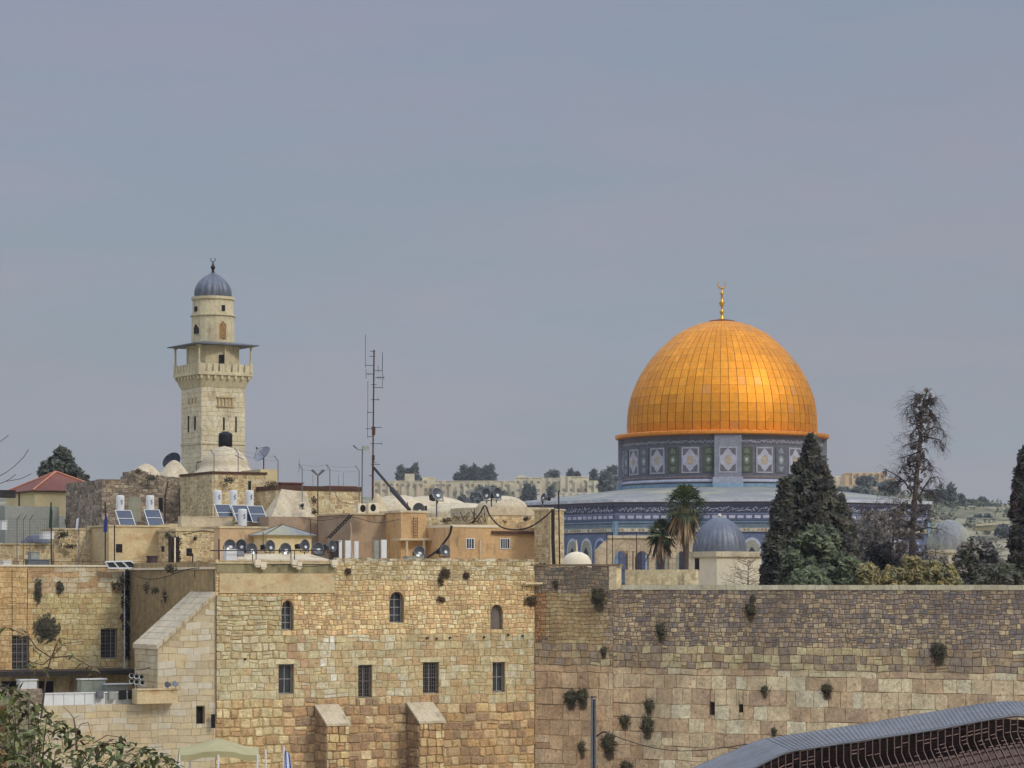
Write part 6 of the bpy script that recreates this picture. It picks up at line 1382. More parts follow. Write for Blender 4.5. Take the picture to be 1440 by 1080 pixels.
# wall hardware on the facades
pole('thin_cable', 'left long black wire down the ochre render at the photo edge', 'cable', [(17, 800), (17, 895)], 187.5, .025, m_iron); pole('thin_cable', 'second long black wire down the ochre render', 'cable', [(39, 800), (38, 895)], 188, .025, m_iron)
cable('thin_cable', 'long black wire hanging from the wall bracket to the shed', [(190, 942), (203, 941), (214, 938), (224, 935)], 178, .03)
pole('wall_bracket', 'rusty angled bracket standing on the plinth of the pale building', 'bracket', [(216, 969), (222, 940), (224, 936)], 177.5, .09, m_rust)
mb = MB(); mb.path([FA.p(uL-.02, FA.uv(303, 838)[1], .16), FA.p(uL-.02, FA.uv(303, 1010)[1], .16)], .03, 5); tag(mb.build('thin_cable', m_iron, None, FA.p(uL, -5, .16)), 'black wire down the joint between pale and rough masonry', 'cable')
mb = MB(); mb.box(*(lambda c: (c.x-.13, c.x+.13, c.y-.2, c.y, c.z-.45, c.z+.45))(P(300, 1014, 178.3))); tag(mb.build('wall_lamp', m_black, None, P(300, 1014, 178.3)), 'black box lamp on the joint beside the small dark window', 'lamp')

# ------------------------------------------------------------ shed and clutter on the terrace at lower left
t, fr, r_ = block('shed', 'low shed with a dark flat overhanging roof beneath the grilled windows', 'shed', -60, 186, 950, 990, 186, 3, m_yellow, zb=zy(992, 186))
mb = MB(); h = hole(fr, -62, 190, 943, 949.5); mb.fbox(fr, *h, -3, 1.6); mb.build('roof', m_iron, t)
for (x0, x1, lab) in [(2, 30, 'dark window opening at the far left of the shed'), (55, 75, 'dark opening in the middle of the shed')]: rect_on(fr, t, x0, x1, 958, 975, m_dark, 'opening', -.02, .03, lab)
for (x0, x1, y0, y1, m_, lab, D) in [(114, 149, 956, 976, M('grey_green_steel', (150, 154, 138), bump=None), 'grey green steel cabinet with double doors beside the shed', 183), (28, 52, 957, 978, m_white, 'white cupboard left of the steel cabinet', 183.2), (150, 182, 963, 976, m_concrete, 'low pale metal box right of the steel cabinet', 183.1)]:
    fr = Fr(P((x0+x1)/2, HY, D), 28); h = hole(fr, x0, x1, y0, y1); tt = thing('steel_cabinet', lab, 'cabinet', fr.p((h[0]+h[1])/2, h[2]-.4, -.3)); mb = MB(); mb.fbox(fr, h[0], h[1], h[2]-.4, h[3], -.8, 0); mb.build('cabinet_body', m_, tt)
    um = (h[0]+h[1])/2; mb = MB(); mb.fbox(fr, h[0]+.06, um-.02, h[2], h[3]-.06, 0, .03); mb.fbox(fr, um+.02, h[1]-.06, h[2], h[3]-.06, 0, .03); mb.build('door', m_, tt)
    mb = MB(); mb.fbox(fr, h[0]-.06, h[1]+.06, h[3]+.002, h[3]+.08, -.85, .1); mb.build('cabinet_top', m_white, tt)
fr = Fr(FP.p(0, 0, -.5), 28); h = hole(fr, 60, 192, 975, 991)
mb = MB(); n = 9
for i in range(n): a = h[0]+(h[1]-h[0])*i/n; b = h[0]+(h[1]-h[0])*(i+1)/n; mb.fbox(fr, a+.02, b-.02, h[2], h[3], -.12, 0)
mb.fbox(fr, h[0], h[1], h[3]+.002, h[3]+.07, -.2, .06)
tag(mb.build('white_hoarding', m_white, None, fr.p(h[0], h[2], 0)), 'long white panel hoarding on top of the pale wall', 'hoarding')
h = hole(fr, -80, 60, 970, 991); mb = MB(); mb.fbox(fr, *h, -.5, -.1); tag(mb.build('rubble_parapet', m_rubble, None, fr.p(h[0], h[2], 0)), 'low rubble parapet behind the foreground leaves', 'wall')
for i, (x, y, w_, h_, m_, lab) in enumerate([(139, 977, 9, 10, m_steel, 'small grey meter box hung on the white hoarding'), (156, 978, 10, 11, m_concrete, 'grey condenser unit on the hoarding'), (171, 977, 9, 13, m_black, 'dark condenser unit near the plinth'), (184, 976, 9, 13, m_iron, 'dark box unit at the end of the hoarding')]):
    u, v = fr.uv(x, y); k = 178/F; mb = MB(); mb.fbox(fr, u-w_*k/2, u+w_*k/2, v-h_*k/2, v+h_*k/2, .005, .35); mb.fbox(fr, u-w_*k/2+.05, u+w_*k/2-.05, v-h_*k/2+.08, v+h_*k/2-.08, .351, .37); tag(mb.build('meter_box', m_, None, fr.p(u, v, .1)), lab, 'box')
for i, (x, y) in enumerate([(185, 950), (185, 958), (192, 951), (192, 959), (199, 952), (200, 960)]):
    c = P(x, y, 176.8); t = thing('horn_speaker', 'small white round horn in the cluster by the shaded pale corner', 'loudspeaker', c, 'white round horns by the shaded pale corner')
    k = .16; mb = MB(); mb.tube(c+Vector((0, .25, 0)), c+Vector((0, 0, 0)), .05, .17, 12, caps=False); mb.build('horn', m_white, t); mb = MB(); mb.tube(c+Vector((0, .03, 0)), c+Vector((0, .05, 0)), .12, .12, 12); mb.build('mouth', m_black, t)
mb = MB(); mb.tube(P(192, 972, 177.05), P(192, 946, 177.05), .05); mb.tube(P(184, 955, 177.05), P(202, 956, 177.05), .03); tag(mb.build('horn_stand', m_steel, None, P(192, 972, 177.1)), 'thin stand carrying the cluster of white horns', 'stand')
for (x, y, lab, c_) in [(236, 963, 'blue grey lamp with white rim on the plinth', m_lead), (247, 962, 'second lamp on the plinth, at its right end', m_silver)]:
    c = P(x, y, 176); mb = MB(); mb.tube(c+Vector((.1, .2, 0)), c+Vector((-.05, -.1, .02)), .12, .2, 12); mb.tube(c-Vector((0, -.05, .35)), c, .04); tag(mb.build('plinth_lamp', c_, None, c), lab, 'lamp')

# ------------------------------------------------------------ plaza canopy, flag, lamp post
CD = 150; t = thing('tent', 'flat olive canvas tent at the bottom beside the pale wall', 'tent', P(305, 1130, CD))
mb = MB(); n = 10; vs = []; k = CD/F
for j in range(5):
    for i in range(n+1):
        f = i/n; g_ = j/4; x = -9*k*6+ (f*114)*k+ (-1.2+g_*2.8)*0; p = P(250+114*f+(1-g_)*6*0, 1040, CD+g_*5); z = zy(1066, CD)+(1-abs(2*f-1))*.75*(1-abs(2*g_-1)*.6)+.12*g_
        z -= .10*(abs(math.sin(f*math.pi*3)))*(1 if j in (0, 4) else 0); vs.append((p.x, CD+g_*5, z+.18))
fs = [(j*(n+1)+i, j*(n+1)+i+1, (j+1)*(n+1)+i+1, (j+1)*(n+1)+i) for j in range(4) for i in range(n)]
mb.add(vs, fs); b = len(mb.v)
mb.add([vs[i] for i in range(n+1)]+[(x, y-.01, z-.32) for x, y, z in vs[:n+1]], [(i, n+1+i, n+2+i, i+1) for i in range(n)]); mb.smooth = True; mb.build('canvas_roof', m_canvas, t)
for x, dy in ((252, 0), (307, 0), (362, 0), (252, 5), (362, 5)):
    mb = MB(); p = P(x, 1064, CD); mb.tube((p.x, p.y+dy, -16.4), (p.x, p.y+dy, p.z+.1), .06); mb.build('tent_post', m_white, t)
FD = 140; t = thing('flag', 'white and blue flag drooping from a pole at the bottom left of the buttress', 'flag', P(400, 1150, FD))
mb = MB(); mb.tube(P(399, 1240, FD), P(399, 1049, FD), .05); mb.build('flagpole', m_white, t)
mb = MB(); k = FD/F; base = P(399, 1052, FD)
for j in range(12):
    for i in range(6):
        pass
vs = []; fs = []
for j in range(13):
    for i in range(7):
        f = i/6; g_ = j/12; vs.append((base.x+.03+f*(.28+.45*g_), base.y-.05+.12*math.sin(f*9+g_*4), base.z-g_*2.3-f*.35))
cs = []
for j in range(12):
    for i in range(6): fs.append((j*7+i, j*7+i+1, (j+1)*7+i+1, (j+1)*7+i)); cs.append(lin((70, 90, 160)) if i in (1, 4) else lin((214, 216, 222)))
for f, c in zip(fs, cs): pass
b = len(mb.v); mb.v.extend(vs); mb.f.extend([tuple(b+i for i in f) for f in fs]); mb.c.extend(cs); mb.build('flag_cloth', m_cloth, t)
# lamp post by the wall
LD = 165; t = thing('lamp_post', 'square dark grey steel post standing against the great wall', 'post', P(834.5, 1190, LD))
mb = MB(); a = P(834.5, 981, LD); mb.box(a.x-.17, a.x-.03, LD-.12, LD+.12, -16.4, a.z); mb.box(a.x+.06, a.x+.17, LD-.12, LD+.12, -16.4, a.z-.06); mb.build('post_rails', m_steel, t)
mb = MB(); mb.box(a.x-.028, a.x+.058, LD-.06, LD+.06, -16.4, a.z-.1); mb.box(a.x-.19, a.x+.19, LD-.14, LD+.14, a.z+.003, a.z+.07); mb.build('post_core', m_iron, t)
mb = MB(); mb.tube(P(838, 1036, LD), P(848, 1029, LD), .05); mb.tube(P(848, 1029, LD), P(854, 1030, LD), .05); mb.build('cable_arm', m_iron, t)
mb = MB(); q0 = P(850, 1029, LD); q1 = P(1050, 1046.5, 132); q2 = P(1445, 1052, 118); pts = [q0+(q1-q0)*f+Vector((0, 0, -.7*math.sin(f*math.pi))) for f in [i/10 for i in range(11)]]
pts += [q1+(q2-q1)*f+Vector((0, 0, -.0*math.sin(f*math.pi))) for f in [i/6 for i in range(1, 7)]]
mb.path(pts, .028, 4); tag(mb.build('overhead_cable', m_iron, None, q0), 'long black cable from the steel post to the covered walkway', 'cable')

# ------------------------------------------------------------ covered walkway
BD = 118
top = [(940, 1094), (973, 1080), (1053, 1046), (1073, 1039), (1200, 1020), (1317, 1000), (1370, 991), (1413, 986), (1445, 987), (1500, 993)]
bot = [(1000, 1104), (1058, 1079), (1103, 1057), (1118, 1053.5), (1200, 1041), (1317, 1024), (1397, 1008.5), (1430, 1004), (1450, 1006), (1500, 1012)]
t = thing('covered_walkway', 'long sloping covered timber walkway with a ribbed blue grey roof at lower right', 'walkway', P(1250, 1330, BD))
def along(T, f):
    L = [0]
    for a, b in zip(T, T[1:]): L.append(L[-1]+abs(b[0]-a[0]))
    s = f*L[-1]; j = max(i for i in range(len(L)-1) if L[i] <= s+1e-9); g_ = (s-L[j])/(L[j+1]-L[j]); return (T[j][0]+(T[j+1][0]-T[j][0])*g_, T[j][1]+(T[j+1][1]-T[j][1])*g_)
mb = MB(); nseg = len(top)-1

xr = [940, 973, 1012, 1053, 1073, 1090, 1110, 1135, 1165, 1200, 1240, 1280, 1317, 1345, 1370, 1395, 1413, 1430, 1445, 1470, 1490]
offx = lambda x: interp([(940, 58), (1060, 42), (1090, 30), (1200, 14), (1400, 14), (1413, 17), (1500, 17)], x)
tp = [P(x, interp(top, x), BD+3.6) for x in xr]; bt = [P(x+offx(x), interp(bot, x+offx(x)), BD) for x in xr]; nseg = len(xr)-1
for i in range(nseg):
    a, b, c_, d = bt[i], bt[i+1], tp[i+1], tp[i]; dn = Vector((0, 0, -.08)); mb.hexa([a+dn, b+dn, c_+dn, d+dn, a, b, c_, d])
rf = mb.build('roof', m_roofmet, t)
mb = MB()
for i in range(4, nseg):
    L = (bt[i+1]-bt[i]).length; n = max(1, int(L/.19+.5))
    for j in range(n): f = (j+.5)/n; p = bt[i]+(bt[i+1]-bt[i])*f; q = tp[i]+(tp[i+1]-tp[i])*f; mb.tube(p+Vector((0, 0, .01)), q+Vector((0, 0, .01)), .022, n=4)
mb.build('standing_seams', m_roofmet, rf)
mb = MB(); mb.path([p+Vector((0, -.02, -.03)) for p in tp], .045, 5); mb.path([p+Vector((0, -.02, -.06)) for p in bt], .05, 5); mb.build('roof_edge', m_steel, rf)
mb = MB()
# far side and deck, dark interior lattice: uprights and rails behind the ribs
Fx = lambda f, dz, dy: (lambda p: p+Vector((0, dy, dz)))(bt_at(f))
def bt_at(f):
    x, y = along(bot, f); return P(x, y, BD)
NB = 42
rg = random.Random(50)
x0b = 1108
for i in range(nseg-1):
    a, b = bt[i], bt[i+1]
    dz = Vector((0, 0, -7)); 
    mb.hexa([a+Vector((0, 2.9, -5.2)), b+Vector((0, 2.9, -5.2)), b+Vector((0, 3.0, -5.2)), a+Vector((0, 3.0, -5.2)), a+Vector((0, 2.9, -.35)), b+Vector((0, 2.9, -.35)), b+Vector((0, 3.0, -.35)), a+Vector((0, 3.0, -.35))])
mb.build('rear_screen', m_lattice, t)
def at_x(x): return interp(bot, x)
xs_ = [1064+10.2*i for i in range(43)]
rail = MB(); pale_ = MB()
for i, x in enumerate(xs_[:-1]):
    x2 = xs_[i+1]; ya, yb = at_x(x), at_x(x2)
    for j, off in enumerate((4, 9, 14, 19, 24, 29, 34, 39, 44, 49, 54, 59)):
        if j == 1: rail.tube(P(x, ya+off, BD+.3), P(x2, yb+off, BD+.3), .07, n=4)
        elif rg.random() < .9:
            s = off*.42 if off > 22 else 0
            k0 = max(0, off-22)*.5
            p0 = P(x+1.5+k0, ya+off, BD+.35-.012*k0); p1 = P(x2-1.5+k0, yb+off, BD+.35-.012*k0)
            (pale_ if rg.random() < (.6 if math.sin(i*.55)+math.sin(i*.23+1) > -.2 else .1) else rail).tube(p0, p1, .024 if off < 22 else .016, n=4)
rail.build('timber_lattice', m_lattice, t); pale_.build('pale_slats', M('sunlit_pinkish_slat', (182, 150, 138), bump=None), t)  # pale slats are a lighter copy, sun put into their colour
r0 = None
for i, x in enumerate(xs_):
    y = at_x(x); b = P(x, y, BD); k = BD/F
    mb = MB(); pts = [b+Vector((0, 0, -.05)), b+Vector((.1*k, 0, -28*k)), b+Vector((3*k, -.1, -36*k)), b+Vector((12*k, -.4, -58*k)), b+Vector((24*k, -.9, -84*k)), b+Vector((38*k, -1.3, -112*k))]
    if r0 is None:
        mb.path(pts, .022, 4); r0 = mb.build('rib', m_rib, t); rb0 = b
    else:
        o = r0.copy(); col.objects.link(o); o.parent = t; o.location = b-rb0; ORG[o] = ORG[t]
lat2 = MB()
m_scr = M('brown_mesh_screen', (112, 92, 82), nz=((5, .3),), bump=None, rough=.9)
for i, x in enumerate(xs_[:-1]):
    y = at_x(x); b = P(x, y, BD); k = BD/F; b2 = P(xs_[i+1], at_x(xs_[i+1]), BD); o1, o2 = Vector((5*k, .02, -42*k)), Vector((37*k, -1.15, -112*k)); g_ = Vector((1.6*k, 0, 0))
    mb = MB(); q = [b+o1+g_, b2+o1-g_, b2+o2-g_, b+o2+g_]; dn = Vector((0, .05, 0)); mb.hexa([q[3]+dn, q[2]+dn, q[1]+dn, q[0]+dn, q[3], q[2], q[1], q[0]]); mb.build('screen_panel', m_scr, t)
    for f in (.05, .2, .35, .5, .65, .8, .95):
        pa = b+o1+(o2-o1)*f+g_+Vector((0, -.05, 0)); pb = b2+o1+(o2-o1)*f-g_+Vector((0, -.05, 0)); lat2.tube(pa, pb, .03, n=4)
lat2.build('screen_rails', m_lattice, t)
# supports down to the ground
for x in (1090, 1200, 1310, 1420):
    b = P(x, at_x(x), BD); mb = MB(); mb.tube((b.x, b.y+1.4, -16.4), (b.x, b.y+1.4, b.z-3.2), .16, n=8); mb.build('support_post', m_steel, t)
mb = MB()
for i in range(1, nseg):
    a, b = bt[i], bt[i+1]; mb.hexa([a+Vector((0, .1, -3.3)), b+Vector((0, .1, -3.3)), b+Vector((0, 2.8, -3.3)), a+Vector((0, 2.8, -3.3)), a+Vector((0, .1, -3.1)), b+Vector((0, .1, -3.1)), b+Vector((0, 2.8, -3.1)), a+Vector((0, 2.8, -3.1))])
mb.build('deck', m_lattice, t)

# ------------------------------------------------------------ foreground tree, lower left
GD = 34; k = GD/F; rg = random.Random(500)
t = thing('broadleaf_tree', 'nearby green leafy treetop with reddish shoots at the bottom left', 'tree', P(60, 2500, GD))
def fleaf(mb, q, d, L, wd, c, fold=.25):
    d = d.normalized(); s = d.cross(Vector((rg.gauss(0, .4), rg.gauss(0, .4), 1))).normalized()*wd; up = s.cross(d).normalized()
    if up.length < .1: up = Vector((0, 0, 1))
    a = q; b1 = q+d*L*.35; b2 = q+d*L*.7-Vector((0, 0, L*.08)); e = q+d*L-Vector((0, 0, L*.22)); u = up*wd*fold
    mb.add([a, b1-s+u, b2-s*.75+u, e, b2+s*.75+u, b1+s+u, b1, b2], [(0, 6, 1), (1, 6, 7, 2), (2, 7, 3), (0, 5, 6), (5, 4, 7, 6), (4, 3, 7)], c)
GL = [(94, 100, 54), (80, 86, 46), (108, 114, 64), (66, 72, 42), (124, 126, 82), (56, 60, 38), (84, 74, 50)]
tr = MB(); lf = MB()
root = P(60, 2500, GD); hub = P(40, 1180, GD)
tr.path([root, P(50, 1800, GD), hub], .22, 8, r1=.12)
outl = [(-80, 960), (0, 962), (30, 968), (52, 985), (80, 1000), (92, 1020), (110, 1028), (140, 1042), (165, 1036), (195, 1046), (225, 1058), (250, 1070), (262, 1085)]
for i in range(62):
    x = rg.uniform(-60, 232); yt = interp(outl, x)+rg.uniform(0, 90)+4
    q = P(x, yt, GD+rg.uniform(-2.2, 2.2)); st = hub+(q-hub)*.35+Vector((rg.gauss(0, .1), 0, -.1)); tr.path([hub, st, q], .018, 4, r1=.006)
    for j in range(8):
        f = rg.uniform(.55, 1.0); p = st+(q-st)*f; d = Vector((rg.gauss(0, 1), rg.gauss(0, .6), rg.gauss(.1, .6))); fleaf(lf, p, d, rg.uniform(.09, .18), rg.uniform(.022, .042), pick(GL, rg, .15))
for i in range(1550):
    x = rg.uniform(-60, 258); y0 = interp(outl, x); y = y0+(rg.random()**1.3)*120+3
    fleaf(lf, P(x, y, GD+rg.uniform(-2.2, 2.2)), Vector((rg.gauss(0, 1), rg.gauss(0, .7), rg.gauss(-.1, .6))), rg.uniform(.08, .17), rg.uniform(.018, .038), pick(GL, rg, .2))
# tall reddish shoot with spreading leaf whorls
sh_ = MB()
def shoot(pts, r): sh_.path([P(x, y, GD-1) for x, y in pts], r, 5, r1=r*.5)
shoot([(58, 1010), (62, 975), (66, 945), (72, 925), (80, 905)], .015)
whorls = [(72, 925, [(110, 920), (125, 935), (140, 945), (48, 918), (58, 905), (86, 898), (98, 905), (40, 928)]), (64, 880+12, [(20, 885), (8, 880), (32, 890), (50, 885), (40, 878)])]
shoot([(72, 925), (100, 922), (128, 938), (142, 948)], .010); shoot([(72, 925), (52, 912), (40, 895), (20, 886), (6, 882)], .010); shoot([(72, 925), (60, 935), (38, 930)], .009); shoot([(72, 925), (90, 905), (116, 902)], .006); shoot([(80, 905), (84, 896)], .008)
for (x, y) in [(112, 926), (118, 932), (124, 937), (130, 941), (136, 945), (120, 940), (104, 920), (128, 944), (96, 918), (48, 908), (40, 893), (32, 888), (22, 886), (12, 884), (28, 884), (6, 882), (50, 932), (44, 930), (56, 928), (52, 938), (38, 934), (84, 897), (80, 904), (88, 903), (76, 915), (60, 940), (86, 910), (46, 915), (58, 918)]:
    for _ in range(2): fleaf(lf, P(x, y, GD-1+rg.uniform(-.2, .2)), Vector((rg.gauss(0, 1), rg.gauss(0, .5), rg.gauss(-.35, .35))), rg.uniform(.09, .15), rg.uniform(.012, .026), pick([(112, 112, 66), (92, 98, 58), (128, 116, 72), (104, 90, 62)], rg, .15))
shoot([(108, 1056), (107, 1030), (104, 1010)], .016); shoot([(104, 1010), (96, 1000), (88, 994)], .006); shoot([(107, 1030), (114, 1018), (124, 1016), (130, 1040)], .006); shoot([(104, 1010), (112, 1006)], .006)
shoot([(130, 1046), (150, 1034), (166, 1036), (190, 1052), (230, 1050)], .006); shoot([(250, 1075), (252, 1052)], .006); shoot([(5, 975), (14, 960)], .006)
tr.build('trunk', m_bark, t); lf.build('foliage', m_leaf, t); sh_.build('red_shoots', M('reddish_stem', (100, 78, 66), bump=None), t)
# a few thin bare twigs entering at the left edge
mb = MB()
for pts in ([(-30, 690), (8, 677), (30, 673), (44, 666)], [(8, 677), (16, 672), (22, 667)], [(9, 664), (20, 656), (34, 642), (40, 632)], [(-20, 640), (-4, 624), (12, 612)]): mb.path([P(x, y, 60) for x, y in pts], .008, 3)
mb.path([P(-30, 690, 60), P(-60, 800, 60), P(-70, 1860, 60)], .05, 5); mb.path([P(-30, 690, 60), P(-20, 640, 60)], .01, 4); mb.path([P(-20, 680, 60), P(9, 664, 60)], .01, 4)
tag(mb.build('bare_twigs', m_twig, None, P(-70, 1860, 60)), 'thin bare twigs reaching in from the left edge beside the red roof', 'tree')

# small plants and stains of growth along the roof edges
def tuft(name, lab, px, py, D, rx, ry, cols, seed, n=70, cat='plant', grp=None):
    rg = random.Random(seed); c = P(px, py, D); k = D/F; mb = MB()
    for _ in range(n): leaves(mb, c+Vector((rg.gauss(0, rx*k*.5), rg.gauss(0, .12), rg.gauss(0, ry*k*.5))), (.06, .06, .07), 2, .075, cols, rg)
    return tag(mb.build(name, m_leaf, None, c), lab, cat, grp)
DRY = [(92, 80, 60), (78, 68, 52), (110, 94, 68)]; DKG = [(70, 70, 50), (60, 58, 44), (84, 80, 58)]
for i, (x, y, D, rx, ry, lab) in enumerate([(194, 663, 220.5, 6, 4, 'dry plant on top of the rubble building, left of centre'), (213, 672, 221, 9, 5, 'wide dry growth on the rubble parapet'), (170, 679, 221, 4, 3, 'small plant on the stepped rubble parapet'), (382, 682, 211.5, 9, 6, 'dark bushy growth at the corner of the ochre stone house'), (322, 676, 212, 8, 4, 'dark growth under the brown parapet'), (88, 752, 203.5, 10, 6, 'dark green growth at the left end of the terrace wall'), (100, 768, 204, 12, 3, 'flat dark growth on the terrace wall'), (236, 753, 200.5, 4, 4, 'small tuft at the corner of the yellow block'), (274, 757, 200.5, 3, 2, 'small dark tuft above the small square window'), (442, 704, 208.5, 4, 6, 'dark tuft on the yellow range below the forked aerial'), (442, 720, 208.5, 4, 4, 'second dark tuft lower on the yellow range'), (425, 712, 208.4, 3, 4, 'tiny growth beside the sloping buttress'), (707, 733, 199.5, 6, 3, 'dry growth on the stone attic wall'), (740, 730, 199.5, 5, 3, 'dry growth on the stone attic, further right'), (662, 729, 205.5, 10, 3, 'dry growth along the rear yellow wall'), (628, 731, 205.5, 12, 3, 'thin dry grass along the rear yellow wall'), (240, 800, 182.5, 8, 6, 'dark plant near the corner cables'), (206, 826, 187, 4, 8, 'dark hanging plant on the grey return wall'), (232, 838, 184.5, 3, 10, 'long dark hanging plant on the grey return wall'), (218, 830, 186, 5, 5, 'dark plant left of the long hanging one'), (171, 820, 192.5, 6, 9, 'dark plant beside the drain at the top of the corner'), (160, 823, 192.8, 4, 5, 'small dark plant left of the drain'), (873, 822, 190.5, 4, 2, 'small dark plant at the left end of the low garden wall'), (911, 819, 189.6, 8, 3, 'low dark shrub on the coping below the short palm'), (917, 815, 189.6, 3, 4, 'small upright dark shrub beside it'), (954, 820, 188.5, 4, 4, 'small dark shrub at the foot of the tall palm'), (908, 844, 187.6, 3, 4, 'small dark hole like plant under the coping'), (902, 847, 187.8, 2, 2, 'tiny dark plant under the coping'), (761, 795, 190, 7, 3, 'dark growth on the parapet above the stone ledge'), (322, 925, 181, 3, 6, 'small dry plant on the rough masonry at left'), (316, 933, 180.5, 2, 3, 'tiny dry plant below it')]):
    tuft('roof_plant', lab, x, y, D, rx, ry, DKG if i % 3 else DRY, 700+i, n=int(30+rx*ry*2.2))
# return wall details: blind arches and pipe stubs
for i, (px, w0_, zt_, zb_) in enumerate([(252, .55, 847, 872)]):
    u, v = FR_.uv(px, zt_); v2 = FR_.uv(px, zb_)[1]; mb = MB()
    mb.prism(FR_, [(u-.5, v2), (u+.5, v2), (u+.5, v-.4), (u+.3, v-.1), (u, v), (u-.3, v-.1), (u-.5, v-.4)], 0, .02); mb.build('blind_arch', m_plastg, left)
# strands of barbed wire between the bent posts
for i, (a, b, D) in enumerate([((296, 633), (330, 631), 213), ((330, 631), (386, 642), 214), ((420, 653), (459, 654), 209), ((459, 654), (500, 656), 209)]):
    mb = MB(); q0 = P(*a, D); q1 = P(*b, D); pts = [q0+(q1-q0)*f+Vector((0, 0, -.12*math.sin(f*math.pi))) for f in [k/8 for k in range(9)]]; mb.path(pts, .010, 3)
    pts = [p+Vector((.1, .05, -.35)) for p in pts]; mb.path(pts, .010, 3); mb.tube(pts[0], pts[0]+Vector((-.1, -.05, .35)), .01, n=3)
    tag(mb.build('barbed_wire', m_steel, None, q0), ['thin wire strands before the minaret foot', 'thin wire strands above the stair head', 'thin wire strands left of the forked aerial post gap', 'thin wire strands right of the forked aerial'][i], 'wire')
cable('thin_cable', 'slack wire lying along the pale screed terrace edge', [(240, 748), (262, 751), (285, 746), (310, 750), (340, 744), (364, 741)], 200.4, .03)
cable('thin_cable', 'wire looping along the mossy parapet from left to right', [(312, 793), (322, 801), (340, 802), (352, 793), (372, 797), (400, 793), (430, 797), (464, 794)], 180.5, .022)
cable('thin_cable', 'thin wire crossing the mauve house walls', [(420, 727), (450, 732), (492, 727), (530, 735), (562, 730)], 196.2, .02)
cable('thin_cable', 'wire drooping down the left side of the mauve house', [(493, 735), (494, 750), (493, 762), (496, 786)], 197.0, .03, m_sand)
cable('thin_cable', 'thin brown pipe line across the shaded mauve wall', [(470, 690), (478, 705), (500, 709)], 203.0, .02)
for i, (x0, x1, y0, y1, D, m_, lab) in enumerate([(293, 301, 664, 672, 215.2, m_concrete, 'grey meter box beside the first tall bent post'), (304, 311, 665, 673, 215.0, m_white, 'pale box next to the grey meter box'), (255, 330, 727, 741, 203.2, m_sand, 'low screed block in front of the rubble building'), (384, 410, 728, 733, 203.4, m_iron, 'dark flat water trough behind the kiosk'), (392, 402, 729, 732, 203.0, m_white, 'small white strip box on the dark trough'), (470, 478, 762, 787, 190.4, m_iron, 'dark narrow box at the end of the floodlight rail'), (450, 458, 776, 788, 186.6, m_concrete, 'grey ventilator box behind the last floodlights'), (573, 596, 783, 789, 190.2, m_concrete, 'flat grey plate lying on the facade top by the porch'), (3, 10, 733, 745, 205, m_white, 'small white boiler at the far left edge'), (60, 76, 748, 758, 200.6, m_white, 'white rag like box by the dark flagpole'), (0, 22, 690, 700, 226, m_iron, 'dark shed roof at the left edge beside the yellow house')]):
    fr = Fr(P((x0+x1)/2, HY, D), 28); h = hole(fr, x0, x1, y0, y1); mb = MB(); mb.fbox(fr, h[0], h[1], h[2], h[3], -.7, 0); mb.fbox(fr, h[0]-.03, h[1]+.03, h[3]+.002, h[3]+.05, -.74, .04); tag(mb.build('utility_box', m_, None, fr.p((h[0]+h[1])/2, h[2], -.3)), lab, 'box')
rg = random.Random(91)
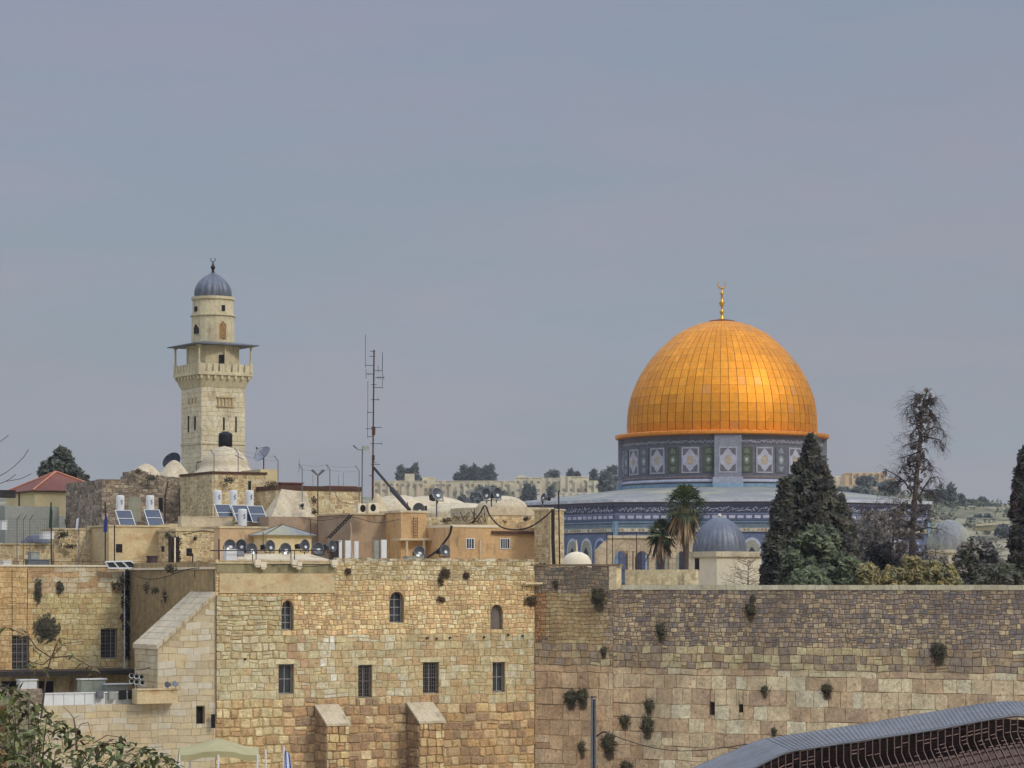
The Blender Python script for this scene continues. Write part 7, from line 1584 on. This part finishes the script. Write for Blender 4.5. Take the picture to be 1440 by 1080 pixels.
for i, (x0, y0, x1, y1, D, lab) in enumerate([(238, 730, 236, 752, 205, 'short bent pipe at the left of the screed terrace'), (256, 742, 256, 727, 202.8, 'white pipe bend in front of the rubble building'), (277, 650, 284, 649, 220, 'small dark bracket aerial at the minaret foot'), (277, 650, 276, 662, 220, 'short stem of the small aerial at the minaret foot'), (437, 752, 437, 730, 195.8, 'thin rusty post at the right of the kiosk'), (370, 772, 370, 748, 195.6, 'thin rusty post at the left corner of the kiosk'), (447, 790, 447, 728, 195.4, 'long thin brown mast rising behind the last floodlights'), (574, 715, 573, 706, 197, 'tiny rod on the orange stair tower'), (667, 735, 667, 716, 194, 'thin rod on the orange house roof edge')]):
    pole('thin_pipe', lab, 'pipe', [(x0, y0), (x1, y1)], D, .035, m_rust if i != 1 else m_white, 5)


for i, (x, y, lab) in enumerate([(600, 897, 'leftmost dark putlog stub in the row under the pointed windows'), (613, 898, 'second dark putlog stub in that row'), (632, 897, 'third dark putlog stub, beyond the second'), (680, 896, 'faint dark putlog stub left of the blocked window'), (734, 894, 'rightmost dark putlog stub, near the corner'), (714, 893, 'small dark stub just left of the rightmost one'), (344, 927, 'small dark stub on the pale rough masonry')]):
    u, v = FA.uv(x, y); mb = MB(); mb.prism(FA, [(u-.08, v-.05), (u+.06, v-.07), (u+.1, v+.04), (u-.03, v+.08)], 0, .14); tag(mb.build('putlog_stub', m_iron, None, FA.p(u, v, .05)), lab, 'stub')

rg = random.Random(808); mb = MB()
for i in range(420):
    px = rg.uniform(1150, 1500); D = rg.uniform(560, 985); x = (px-720)*D/F; z = terrain(x, D); r_ = rg.uniform(.9, 2.6)
    leaves(mb, (x, D, z+r_*.5), (r_*1.3, r_, r_*.7), 14, .8, [(84, 88, 66), (74, 78, 60), (98, 98, 76)], rg)
tag(mb.build('hillside_scrub', m_leaf, None, (250, 800, 10)), 'olive green scrub scattered over the far hillside at right', 'scrub', None, 'stuff')

# ------------------------------------------------------------ hazy air
mb = MB(); mb.box(-950, 950, -330, 1830, -45, 62)
hz = mb.build('haze', bpy.data.materials.new('haze'), None, None); hz['kind'] = 'stuff'
hm = hz.data.materials[0]; hm.use_nodes = True; t_ = hm.node_tree; t_.nodes.clear()
o_ = t_.nodes.new('ShaderNodeOutputMaterial'); v_ = t_.nodes.new('ShaderNodeVolumePrincipled'); v_.inputs['Density'].default_value = .00010; v_.inputs['Color'].default_value = (.90, .90, .91, 1); v_.inputs['Anisotropy'].default_value = .2
t_.links.new(v_.outputs[0], o_.inputs['Volume'])
